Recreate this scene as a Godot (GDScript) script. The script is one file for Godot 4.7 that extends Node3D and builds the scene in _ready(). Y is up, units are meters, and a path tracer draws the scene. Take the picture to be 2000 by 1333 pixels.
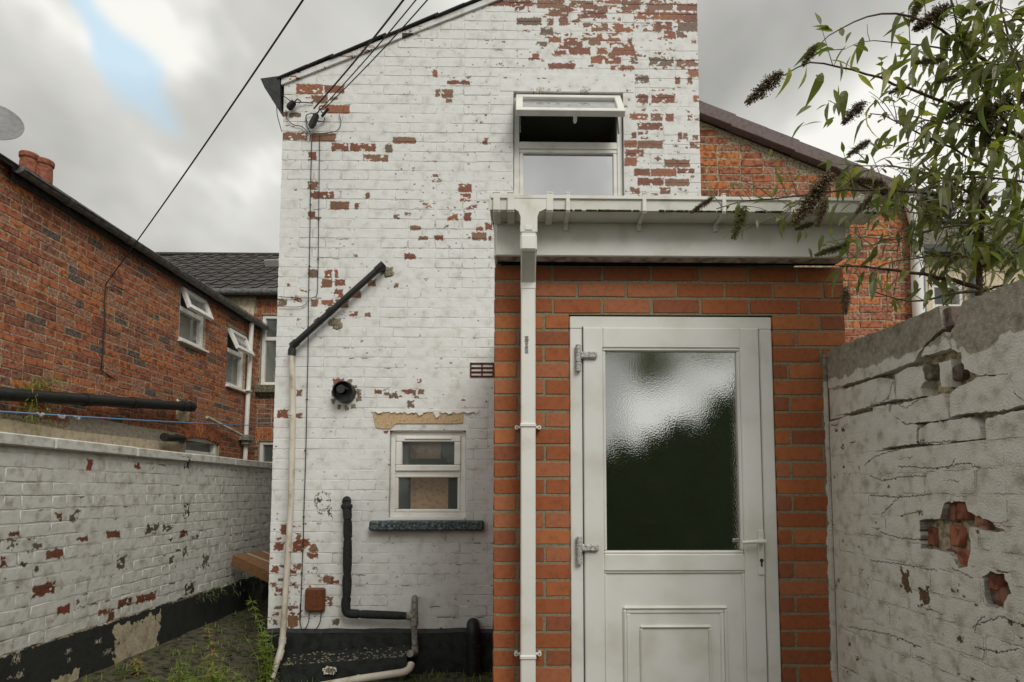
extends Node3D
# The yard behind a terraced house: painted brick gable, brick lobby with a white door, boundary walls, neighbours, a butterfly bush.

var rng := RandomNumberGenerator.new()
var M := {}
var taken := {}
var fn := FastNoiseLite.new()

class Acc:
	var v := PackedVector3Array()
	var n := PackedVector3Array()
	var uv := PackedVector2Array()
	var ix := PackedInt32Array()
	var uo := Vector3.ZERO
	var uu := Vector3.RIGHT
	var uw := Vector3.DOWN
	func map(o: Vector3, a: Vector3, b: Vector3) -> Acc:
		uo = o
		uu = a
		uw = b
		return self
	func add(p: Vector3, nn: Vector3) -> int:
		v.append(p)
		n.append(nn)
		var d := p - uo
		uv.append(Vector2(d.dot(uu), d.dot(uw)))
		return v.size() - 1
	func tri3(a: int, b: int, c: int, outward: Vector3):
		var g := (v[b] - v[a]).cross(v[c] - v[a])
		if g.dot(outward) >= 0.0:
			ix.append(a)
			ix.append(c)
			ix.append(b)
		else:
			ix.append(a)
			ix.append(b)
			ix.append(c)
	func quad(a: Vector3, b: Vector3, c: Vector3, d: Vector3, outward: Vector3):
		var g := (b - a).cross(c - a)
		if g.length_squared() < 1e-16:
			g = (c - a).cross(d - a)
		g = g.normalized()
		if g.dot(outward) < 0.0:
			g = -g
		var i := add(a, g)
		add(b, g)
		add(c, g)
		add(d, g)
		tri3(i, i + 1, i + 2, g)
		tri3(i, i + 2, i + 3, g)
	func tri(a: Vector3, b: Vector3, c: Vector3, outward: Vector3):
		var g := (b - a).cross(c - a).normalized()
		if g.dot(outward) < 0.0:
			g = -g
		var i := add(a, g)
		add(b, g)
		add(c, g)
		tri3(i, i + 1, i + 2, g)
	func box(c: Vector3, size: Vector3, bev := 0.0, bs := Basis()) -> Acc:
		var h := size * 0.5
		var e := minf(bev, minf(h.x, minf(h.y, h.z)) * 0.9)
		for a in 3:
			var b := (a + 1) % 3
			var d := (a + 2) % 3
			for s in [-1.0, 1.0]:
				var q := []
				for k in [[-1.0, -1.0], [1.0, -1.0], [1.0, 1.0], [-1.0, 1.0]]:
					var p := Vector3.ZERO
					p[a] = s * h[a]
					p[b] = k[0] * (h[b] - e)
					p[d] = k[1] * (h[d] - e)
					q.append(c + bs * p)
				var o := Vector3.ZERO
				o[a] = s
				quad(q[0], q[1], q[2], q[3], bs * o)
				if e > 0.0:
					for t in [-1.0, 1.0]:
						var r := []
						for k in [[0, -1.0], [0, 1.0], [1, 1.0], [1, -1.0]]:
							var p := Vector3.ZERO
							p[a] = s * (h[a] if k[0] == 0 else h[a] - e)
							p[b] = t * (h[b] - e if k[0] == 0 else h[b])
							p[d] = k[1] * (h[d] - e)
							r.append(c + bs * p)
						var o2 := Vector3.ZERO
						o2[a] = s
						o2[b] = t
						quad(r[0], r[1], r[2], r[3], bs * o2)
		if e > 0.0:
			for sx in [-1.0, 1.0]:
				for sy in [-1.0, 1.0]:
					for sz in [-1.0, 1.0]:
						var s := Vector3(sx, sy, sz)
						tri(c + bs * (s * (h - Vector3(0, e, e))), c + bs * (s * (h - Vector3(e, 0, e))), c + bs * (s * (h - Vector3(e, e, 0))), bs * s)
		return self
	func tube(pts: Array, radii, seg := 10, caps := true) -> Acc:
		var np := pts.size()
		var t0: Vector3 = (pts[1] - pts[0]).normalized()
		var side := t0.cross(Vector3.UP)
		if side.length() < 0.05:
			side = t0.cross(Vector3.RIGHT)
		side = side.normalized()
		var first := v.size()
		for i in np:
			var t: Vector3
			if i == 0:
				t = t0
			elif i == np - 1:
				t = (pts[i] - pts[i - 1]).normalized()
			else:
				t = ((pts[i] - pts[i - 1]).normalized() + (pts[i + 1] - pts[i]).normalized()).normalized()
			side = (side - t * side.dot(t)).normalized()
			var up := t.cross(side)
			var r: float = radii[i] if radii is Array else radii
			for k in seg:
				var a := TAU * k / seg
				var d := side * cos(a) + up * sin(a)
				add(pts[i] + d * r, d)
		for i in np - 1:
			for k in seg:
				var a := first + i * seg + k
				var b := first + i * seg + (k + 1) % seg
				tri3(a, b, b + seg, n[a] + n[b])
				tri3(a, b + seg, a + seg, n[a] + n[b])
		if caps:
			for e in [0, np - 1]:
				var o: Vector3 = (pts[0] - pts[1]) if e == 0 else (pts[np - 1] - pts[np - 2])
				o = o.normalized()
				var m := add(pts[e], o)
				for k in seg:
					add(v[first + e * seg + k], o)
				for k in seg:
					tri3(m, m + 1 + k, m + 1 + (k + 1) % seg, o)
		return self
	# profile: (radius, height) from bottom to top, turned round the y axis of xf
	func lathe(prof: Array, xf: Transform3D, seg := 20) -> Acc:
		for j in prof.size() - 1:
			var p: Vector2 = prof[j]
			var q: Vector2 = prof[j + 1]
			var t := (q - p).normalized()
			var nr := Vector2(t.y, -t.x)
			var first := v.size()
			for k in seg:
				var a := TAU * k / seg
				var d := Vector3(cos(a), 0, sin(a))
				var nn := (xf.basis * (d * nr.x + Vector3.UP * nr.y)).normalized()
				add(xf * (d * p.x + Vector3.UP * p.y), nn)
				add(xf * (d * q.x + Vector3.UP * q.y), nn)
			for k in seg:
				var a := first + k * 2
				var b := first + ((k + 1) % seg) * 2
				var o := n[a] + n[b]
				tri3(a, b, b + 1, o)
				tri3(a, b + 1, a + 1, o)
		return self
	# flat outline in the plane o + u*x + w*y, front side along f, thickness back behind it
	func slab(poly: PackedVector2Array, o: Vector3, u: Vector3, w: Vector3, f: Vector3, back: float) -> Acc:
		var t := Geometry2D.triangulate_polygon(poly)
		for s in [0, 1]:
			var off := f * (-back if s else 0.0)
			var out := -f if s else f
			var first := v.size()
			for p in poly:
				add(o + u * p.x + w * p.y + off, out)
			for k in range(0, t.size(), 3):
				tri3(first + t[k], first + t[k + 1], first + t[k + 2], out)
		var cw := Geometry2D.is_polygon_clockwise(poly)
		for i in poly.size():
			var p := poly[i]
			var q := poly[(i + 1) % poly.size()]
			var e := q - p
			var out2 := Vector2(e.y, -e.x) * (-1.0 if cw else 1.0)
			var a := o + u * p.x + w * p.y
			var b := o + u * q.x + w * q.y
			quad(a, b, b - f * back, a - f * back, u * out2.x + w * out2.y)
		return self
	# one brick: worn outline with a rounded edge; o is the middle of its face
	func brick(o: Vector3, u: Vector3, w: Vector3, f: Vector3, hw: float, hh: float, deep: float, bev: float, jit: float, r: RandomNumberGenerator) -> Acc:
		var c := add(o + f * r.randf_range(-0.0006, 0.0012), f)
		var base := v.size()
		var K := [Vector2(-1, -1), Vector2(0, -1), Vector2(1, -1), Vector2(1, 0), Vector2(1, 1), Vector2(0, 1), Vector2(-1, 1), Vector2(-1, 0)]
		var P := []
		for k in K:
			P.append(Vector2(k.x * hw + r.randf_range(-jit, jit), k.y * hh + r.randf_range(-jit, jit)))
		for dup in 2:
			for i in 8:
				var d: Vector2 = K[i].normalized()
				var p: Vector2 = P[i] - Vector2(K[i]) * bev
				add(o + u * p.x + w * p.y, f if dup == 0 else (f * 0.75 + (u * d.x + w * d.y) * 0.66))
		for i in 8:
			var d: Vector2 = K[i].normalized()
			var p: Vector2 = P[i] - (d * bev * 0.35 if i % 2 == 0 else Vector2.ZERO)
			add(o + u * p.x + w * p.y - f * bev, (f * 0.4 + (u * d.x + w * d.y) * 0.91))
		for i in 8:
			var d: Vector2 = K[i].normalized()
			var p: Vector2 = P[i]
			add(o + u * p.x + w * p.y - f * deep, (u * d.x + w * d.y))
		for i in 8:
			var j := (i + 1) % 8
			tri3(c, base + i, base + j, f)
			for ring in [1, 2]:
				var a: int = base + ring * 8 + i
				var b: int = base + ring * 8 + j
				var out := n[a] + n[b]
				tri3(a, b, b + 8, out)
				tri3(a, b + 8, a + 8, out)
		return self
	func into(m: ArrayMesh, material: Material):
		if v.is_empty():
			return
		var s := []
		s.resize(Mesh.ARRAY_MAX)
		for i in n.size():
			n[i] = n[i].normalized()
		s[Mesh.ARRAY_VERTEX] = v
		s[Mesh.ARRAY_NORMAL] = n
		s[Mesh.ARRAY_TEX_UV] = uv
		s[Mesh.ARRAY_INDEX] = ix
		m.add_surface_from_arrays(Mesh.PRIMITIVE_TRIANGLES, s)
		m.surface_set_material(m.get_surface_count() - 1, material)

# a picture of paint, wear and painted crack shade laid on one plane, with a height picture beside it
class Coat:
	var w := 0
	var h := 0
	var ppm := 300.0
	var x0 := 0.0
	var y1 := 0.0
	var wide := 1.0
	var high := 1.0
	var px := PackedByteArray()
	var ht := PackedByteArray()
	var fn: FastNoiseLite
	var r: RandomNumberGenerator
	func setup(ax: float, ay: float, bx: float, by: float, p: float, base: int, grain: FastNoiseLite):
		ppm = p
		x0 = ax
		y1 = by
		wide = bx - ax
		high = by - ay
		w = int(wide * ppm)
		h = int(high * ppm)
		px.resize(w * h * 3)
		px.fill(base)
		var im := grain.get_image(w, h)
		im.convert(Image.FORMAT_L8)
		ht = im.get_data()
	# adds a second, coarser unevenness to the height picture
	func swell(coarse: FastNoiseLite, share: float):
		var im := coarse.get_image(w, h)
		im.convert(Image.FORMAT_L8)
		var b := im.get_data()
		for k in ht.size():
			ht[k] = int(lerpf(ht[k], b[k], share))
	func patch(cx: float, cy: float, hw: float, hh: float, col: Color, amp: float, freq: float, island: float, sink := 60):
		var m := amp * 1.6
		for j in range(maxi(0, int((y1 - cy - hh - m) * ppm)), mini(h, int((y1 - cy + hh + m) * ppm) + 1)):
			var y := y1 - (j + 0.5) / ppm
			for i in range(maxi(0, int((cx - hw - m - x0) * ppm)), mini(w, int((cx + hw + m - x0) * ppm) + 1)):
				var x := x0 + (i + 0.5) / ppm
				var d := maxf(absf(x - cx) - hw, absf(y - cy) - hh)
				d += amp * (1.2 * fn.get_noise_2d(x * freq, y * freq) + 0.4 * fn.get_noise_2d(x * freq * 2.7 + 50.0, y * freq * 2.7))
				if d > 0.0:
					if d < 0.003:
						var q := (j * w + i) * 3
						for k in 3:
							px[q + k] = int(px[q + k] * 0.86)
					continue
				if island > 0.0 and fn.get_noise_2d(x * 13.0 + cx * 90.0, y * 19.0) > island:
					continue
				put(i, j, col, 0.97 + 0.16 * fn.get_noise_2d(x * 40.0, y * 40.0 + 9.0) + 0.08 * fn.get_noise_2d(x * 200.0, y * 200.0), sink)
	func put(i: int, j: int, col: Color, s: float, sink: int):
		var q := (j * w + i) * 3
		px[q] = clampi(int(col.r * 255.0 * s), 0, 255)
		px[q + 1] = clampi(int(col.g * 255.0 * s), 0, 255)
		px[q + 2] = clampi(int(col.b * 255.0 * s), 0, 255)
		ht[j * w + i] = maxi(0, ht[j * w + i] - sink)
	func tone(i: int, j: int, t: float, to: Color, sink := 0):
		var q := (j * w + i) * 3
		px[q] = int(lerpf(px[q], to.r * 255.0, t))
		px[q + 1] = int(lerpf(px[q + 1], to.g * 255.0, t))
		px[q + 2] = int(lerpf(px[q + 2], to.b * 255.0, t))
		if sink:
			ht[j * w + i] = maxi(0, ht[j * w + i] - sink)
	# flaking over an area: the paint is gone where the noise is high, less on the joints
	func flake(ax: float, ay: float, bx: float, by: float, level: float, freq: float, pal: Array, yb: float, course: float, fade := 0.15):
		for j in range(maxi(0, int((y1 - by) * ppm)), mini(h, int((y1 - ay) * ppm))):
			var y := y1 - (j + 0.5) / ppm
			var fy := fposmod((y - yb) / course, 1.0)
			var joint := 0.35 if fy < 0.1 or fy > 0.9 else 0.0
			var row := int(floor((y - yb) / course))
			for i in range(maxi(0, int((ax - x0) * ppm)), mini(w, int((bx - x0) * ppm))):
				var x := x0 + (i + 0.5) / ppm
				var edge := minf(minf(x - ax, bx - x), minf(y - ay, by - y)) / fade
				var bx_ := (x - 1.068 - (0.5 if row % 2 else 0.0) * 0.222) / 0.222
				var nb := int(floor(bx_))
				var fx := bx_ - nb
				var seam := 0.3 if fx < 0.035 or fx > 0.965 else 0.0
				var hash_ := fposmod(sin(row * 12.9898 + nb * 78.233) * 43758.5453, 1.0)
				var e := fn.get_noise_2d(x * freq, y * freq * 1.7) + 0.35 * fn.get_noise_2d(x * freq * 4.0, y * freq * 5.0) - maxf(joint, seam) - maxf(0.0, 1.0 - edge) * 0.5 + (hash_ - 0.6) * 0.8
				if e > level:
					var c: Color = pal[posmod(row * 7 + nb * 5, pal.size())]
					put(i, j, c, 0.97 + 0.16 * fn.get_noise_2d(x * 40.0, y * 40.0), 55)
				elif e > level - 0.04:
					tone(i, j, 0.25, Color(0.5, 0.47, 0.42))
	# fine cracks and lines of dirt that follow the bed joints
	func cracks(ax: float, ay: float, bx: float, by: float, yb: float, course: float, level: float, col: Color, wob := 0.004, most := 2):
		for k in range(int(ceil((ay - yb) / course)), int(floor((by - yb) / course)) + 1):
			for i in range(maxi(0, int((ax - x0) * ppm)), mini(w, int((bx - x0) * ppm))):
				var x := x0 + i / ppm
				var m := fn.get_noise_2d(x * 2.6, k * 13.7) + 0.5 * fn.get_noise_2d(x * 14.0, k * 5.1)
				if m > level:
					var y := yb + k * course + wob * fn.get_noise_2d(x * 11.0, k * 3.3) + wob * 0.5 * fn.get_noise_2d(x * 60.0, k * 3.3) - course * 0.06
					var j := int((y1 - y) * ppm)
					for t in (most if m > level + 0.22 else 1):
						if j + t >= 0 and j + t < h:
							tone(i, j + t, clampf((m - level) * 4.0, 0.15, 0.85), col, 70)
	# broken hairlines round single bricks, where the paint has cracked along their edges
	func outlines(ax: float, ay: float, bx: float, by: float, yb: float, course: float, pitch: float, phase: float, level: float, col: Color, strength := 0.5):
		for k in range(int(ceil((ay - yb) / course)), int(floor((by - yb) / course))):
			var off := phase + (0.5 if k % 2 else 0.0) * pitch
			for b in range(int(ceil((ax - off) / pitch)), int(floor((bx - off) / pitch))):
				var own := fposmod(sin(k * 12.9898 + b * 78.233) * 43758.5453, 1.0)
				if own < level:
					continue
				var x_0 := off + b * pitch + 0.004
				var x_1 := x_0 + pitch - 0.008
				var y_0 := yb + k * course + 0.004
				var y_1 := y_0 + course - 0.008
				var round_ := 0.008
				var pts := [Vector2(x_0 + round_, y_0), Vector2(x_1 - round_, y_0), Vector2(x_1, y_0 + round_), Vector2(x_1, y_1 - round_), Vector2(x_1 - round_, y_1), Vector2(x_0 + round_, y_1), Vector2(x_0, y_1 - round_), Vector2(x_0, y_0 + round_)]
				for q in 8:
					var p0: Vector2 = pts[q]
					var p1: Vector2 = pts[(q + 1) % 8]
					var n_ := int(p0.distance_to(p1) * ppm) + 1
					for s in n_:
						var p := p0.lerp(p1, float(s) / n_)
						var m := fn.get_noise_2d(p.x * 9.0 + k * 3.0, p.y * 9.0)
						if m < -0.1:
							continue
						p += Vector2(fn.get_noise_2d(p.x * 40.0, p.y * 40.0), fn.get_noise_2d(p.y * 40.0, p.x * 40.0 + 9.0)) * 0.004
						var i := int((p.x - x0) * ppm)
						var j := int((y1 - p.y) * ppm)
						if i >= 0 and j >= 0 and i < w and j < h:
							tone(i, j, strength * clampf(0.4 + m * 1.6, 0.2, 1.0), col, 60)
	func specks(ax: float, ay: float, bx: float, by: float, count: int, big: float, cols: Array):
		for c in count:
			var x := r.randf_range(ax, bx)
			var y := r.randf_range(ay, by)
			var s := big * (0.25 + 0.75 * r.randf() * r.randf())
			patch(x, y, s * r.randf_range(0.4, 1.6), s * r.randf_range(0.3, 0.9), cols[r.randi() % cols.size()], s * 1.1, 70.0, 0.0, 40)
	# a crack, its inner shade painted dark, drawn through points (s, y, s, y ...)
	func crack(pts: Array, wid: float, col: Color, sink := 120):
		for k in range(0, pts.size() - 3, 2):
			var a := Vector2(pts[k], pts[k + 1])
			var b := Vector2(pts[k + 2], pts[k + 3])
			var steps := int(a.distance_to(b) * ppm * 1.5) + 1
			for q in steps:
				var p := a.lerp(b, float(q) / steps)
				p += Vector2(fn.get_noise_2d(p.x * 70.0, p.y * 70.0), fn.get_noise_2d(p.y * 70.0 + 40.0, p.x * 70.0)) * 0.006
				var wd := wid * (0.6 + 0.7 * absf(fn.get_noise_2d(p.x * 30.0 + 7.0, p.y * 30.0)) * 2.0)
				var rad := maxi(0, int(wd * ppm * 0.5))
				for jj in range(-rad, rad + 1):
					for ii in range(-rad, rad + 1):
						var i := int((p.x - x0) * ppm) + ii
						var j := int((y1 - p.y) * ppm) + jj
						if i >= 0 and j >= 0 and i < w and j < h:
							tone(i, j, 0.75, col, sink)
	func albedo() -> ImageTexture:
		return ImageTexture.create_from_image(Image.create_from_data(w, h, false, Image.FORMAT_RGB8, px))
	func height() -> ImageTexture:
		return ImageTexture.create_from_image(Image.create_from_data(w, h, false, Image.FORMAT_L8, ht))

# breaks straight outlines into short crumbling steps
func crumbled(pl: PackedVector2Array, step: float, amp: float) -> PackedVector2Array:
	var out := PackedVector2Array()
	for i in pl.size():
		var p := pl[i]
		var q := pl[(i + 1) % pl.size()]
		var m := maxi(1, int(p.distance_to(q) / step))
		for j in m:
			var r := p.lerp(q, float(j) / m)
			out.append(r + Vector2(fn.get_noise_2d(r.x * 60.0, r.y * 60.0), fn.get_noise_2d(r.y * 60.0, r.x * 60.0 + 30.0)) * amp * 2.0 + Vector2(rng.randf_range(-1, 1), rng.randf_range(-1, 1)) * amp * 0.35)
	return out

func lin(r: float, g: float, b: float) -> Color:
	return Color(r, g, b).linear_to_srgb()

func noise(seed_: int, freq: float, oct := 4, type := FastNoiseLite.TYPE_SIMPLEX_SMOOTH) -> FastNoiseLite:
	var q := FastNoiseLite.new()
	q.seed = seed_
	q.frequency = freq
	q.noise_type = type
	q.fractal_octaves = oct
	return q

func noise_tex(seed_: int, freq: float, oct: int, stops: Array, size := 512, type := FastNoiseLite.TYPE_SIMPLEX_SMOOTH) -> NoiseTexture2D:
	var t := NoiseTexture2D.new()
	t.width = size
	t.height = size
	t.seamless = true
	t.noise = noise(seed_, freq, oct, type)
	var g := Gradient.new()
	var off := PackedFloat32Array()
	var cols := PackedColorArray()
	for s in stops:
		off.append(s[0])
		cols.append(s[1] if s[1] is Color else Color(s[1], s[1], s[1]))
	g.offsets = off
	g.colors = cols
	t.color_ramp = g
	return t

func mat(key: String, c: Color, rough: float, tex: Texture2D = null, ts := 1.0, bump: Texture2D = null, bs := 0.1) -> StandardMaterial3D:
	var m := StandardMaterial3D.new()
	m.resource_name = key
	m.albedo_color = c
	m.roughness = rough
	if tex or bump:
		m.uv1_triplanar = true
		m.uv1_world_triplanar = true
		m.uv1_scale = Vector3.ONE * ts
		m.albedo_texture = tex
		if bump:
			m.heightmap_enabled = true
			m.heightmap_texture = bump
			m.heightmap_scale = bs
	M[key] = m
	return m

func numbered(called: String) -> String:
	taken[called] = taken.get(called, -1) + 1
	return called if taken[called] == 0 else "%s_%03d" % [called, taken[called]]

func thing(called: String, label: String, category: String, at := Vector3.ZERO, group := "") -> Node3D:
	var o := Node3D.new()
	o.name = numbered(called)
	add_child(o)
	o.position = at
	o.set_meta("label", label)
	o.set_meta("category", category)
	if group:
		o.set_meta("group", group)
	return o

# the shapes are given in world coordinates; a thing's parts are moved back by the thing's own place
func part(called: String, a, m: Material, parent: Node, label := "") -> MeshInstance3D:
	var o := MeshInstance3D.new()
	o.name = called
	if a is Acc:
		var am := ArrayMesh.new()
		a.into(am, m)
		o.mesh = am
	else:
		o.mesh = a
		if m:
			o.material_override = m
	parent.add_child(o, true)
	if parent != self and parent.get_parent() == self and not parent is MeshInstance3D:
		o.position = -parent.position
	if label:
		o.set_meta("label", label)
	return o

func struct(called: String, a: Acc, m: Material) -> MeshInstance3D:
	var o := part(numbered(called), a, m, self)
	o.set_meta("kind", "structure")
	return o

# rows of bricks on a plane: [s, y, half width, half height]
func rows(s0: float, s1: float, yb: float, k0: int, k1: int, course: float, pitch: float, phase: float, joint: float, header := 0.0) -> Array:
	var out := []
	for k in range(k0, k1):
		var y := yb + (k + 0.5) * course
		var s := s0 - fposmod(s0 - phase - (0.5 if k % 2 else 0.0) * pitch, pitch)
		while s < s1:
			var len_ := pitch * (0.5 if rng.randf() < header else 1.0)
			var a := maxf(s + joint * 0.5, s0 + 0.001)
			var b := minf(s + len_ - joint * 0.5, s1 - 0.001)
			if b - a > 0.03:
				out.append([(a + b) * 0.5, y, (b - a) * 0.5, (course - joint) * 0.5])
			s += len_
	return out

# cut holes [s0, y0, s1, y1] out of rows of bricks
func cut(list: Array, holes: Array, joint: float) -> Array:
	for hole in holes:
		var out := []
		for b in list:
			if b[1] + b[3] * 0.4 < hole[1] or b[1] - b[3] * 0.4 > hole[3] or b[0] + b[2] < hole[0] or b[0] - b[2] > hole[2]:
				out.append(b)
				continue
			if b[0] - b[2] < hole[0] - 0.03:
				var e: float = hole[0] - joint * 0.3
				out.append([(b[0] - b[2] + e) * 0.5, b[1], (e - b[0] + b[2]) * 0.5, b[3]])
			if b[0] + b[2] > hole[2] + 0.03:
				var e: float = hole[2] + joint * 0.3
				out.append([(b[0] + b[2] + e) * 0.5, b[1], (b[0] + b[2] - e) * 0.5, b[3]])
		list = out
	return list

# lays bricks: the largest in view as parts, the others joined
func lay(parent: Node, list: Array, o: Vector3, u: Vector3, f: Vector3, opt: Dictionary, mats: Array, most := 300, map: Array = []):
	var eye := Vector3(0, 1.25, 0)
	for b in list:
		var p: Vector3 = o + u * b[0] + Vector3.UP * b[1]
		if b.size() < 5:
			b.append(0.0)
		b[4] = b[2] * b[3] / p.distance_squared_to(eye)
	list.sort_custom(func(a, b): return a[4] > b[4])
	var rest := {}
	var i := 0
	for b in list:
		var m: Material = mats[rng.randi() % mats.size()]
		var a: Acc
		if i < most:
			a = Acc.new()
		else:
			if not rest.has(m):
				rest[m] = Acc.new()
			a = rest[m]
		if map:
			a.map(map[0], map[1], map[2])
		var tilt := Vector3.UP.rotated(f, rng.randfn(0.0, opt.get("tilt", 0.004)))
		var uu := tilt.cross(f) * signf(tilt.cross(f).dot(u))
		var sink := 0.0
		if opt.has("sink"):
			sink = opt["sink"] * smoothstep(-0.1, 0.25, fn.get_noise_2d(b[0] * 1.1 + 4.0, b[1] * 1.4))
		a.brick(o + u * b[0] + Vector3.UP * b[1] - f * sink + f * rng.randf_range(-opt.get("uneven", 0.001), opt.get("uneven", 0.001)), uu, tilt, f, b[2], b[3], opt.get("deep", 0.02), opt.get("bev", 0.004), opt.get("jit", 0.002), rng)
		if i < most:
			part("brick", a, m, parent)
		i += 1
	if rest:
		var am := ArrayMesh.new()
		for m in rest:
			rest[m].into(am, m)
		part("brickwork", am, null, parent).set_meta("kind", "stuff")

# rounds the corners of a line of points
func bent(pts: Array, r: float, n := 5) -> Array:
	var out := [pts[0]]
	for i in range(1, pts.size() - 1):
		var p: Vector3 = pts[i]
		var a: Vector3 = pts[i - 1] - p
		var b: Vector3 = pts[i + 1] - p
		var ra := minf(r, minf(a.length(), b.length()) * 0.48)
		var p0 := p + a.normalized() * ra
		var p1 := p + b.normalized() * ra
		for k in n + 1:
			var t := float(k) / n
			out.append(p0.lerp(p, t).lerp(p.lerp(p1, t), t))
	out.append(pts[-1])
	return out

func wobbly(pts: Array, step: float, amp: float) -> Array:
	var out := []
	for i in pts.size() - 1:
		var k := maxi(1, int(pts[i].distance_to(pts[i + 1]) / step))
		for j in k:
			var t := float(j) / k
			var p: Vector3 = pts[i].lerp(pts[i + 1], t)
			if i + j > 0:
				p += Vector3(rng.randf_range(-amp, amp), rng.randf_range(-amp, amp), 0)
			out.append(p)
	out.append(pts[-1])
	return out

# a window or door frame of four members round the opening s0..s1, y0..y1 on the plane o, u
func frame(a: Acc, o: Vector3, u: Vector3, f: Vector3, s0: float, y0: float, s1: float, y1: float, t: float, deep: float, bev := 0.003) -> Acc:
	var bs := Basis(u, Vector3.UP, u.cross(Vector3.UP))
	var mid := (s0 + s1) * 0.5
	for y in [y0 + t * 0.5, y1 - t * 0.5]:
		a.box(o + u * mid + Vector3.UP * y - f * deep * 0.5, Vector3(s1 - s0, t, deep), bev, bs)
	for s in [s0 + t * 0.5, s1 - t * 0.5]:
		a.box(o + u * s + Vector3.UP * (y0 + y1) * 0.5 - f * deep * 0.5, Vector3(t, y1 - y0 - 2.0 * t, deep), bev, bs)
	return a

func pane(s0: float, y0: float, s1: float, y1: float, o: Vector3, u: Vector3, f: Vector3) -> Acc:
	var a := Acc.new()
	a.quad(o + u * s0 + Vector3.UP * y0, o + u * s1 + Vector3.UP * y0, o + u * s1 + Vector3.UP * y1, o + u * s0 + Vector3.UP * y1, f)
	return a

# a dark room behind a window: five inner faces with thickness
func room(s0: float, y0: float, s1: float, y1: float, o: Vector3, u: Vector3, f: Vector3, deep: float) -> Acc:
	var a := Acc.new()
	var bs := Basis(u, Vector3.UP, u.cross(Vector3.UP))
	var c := o + u * (s0 + s1) * 0.5 + Vector3.UP * (y0 + y1) * 0.5
	var w := s1 - s0
	var h := y1 - y0
	a.box(c - f * (deep + 0.02), Vector3(w + 0.08, h + 0.08, 0.04), 0.0, bs)
	for s in [-1.0, 1.0]:
		a.box(c - f * deep * 0.5 + u * s * (w * 0.5 + 0.02), Vector3(0.04, h, deep), 0.0, bs)
		a.box(c - f * deep * 0.5 + Vector3.UP * s * (h * 0.5 + 0.02), Vector3(w + 0.08, 0.04, deep), 0.0, bs)
	return a

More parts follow.
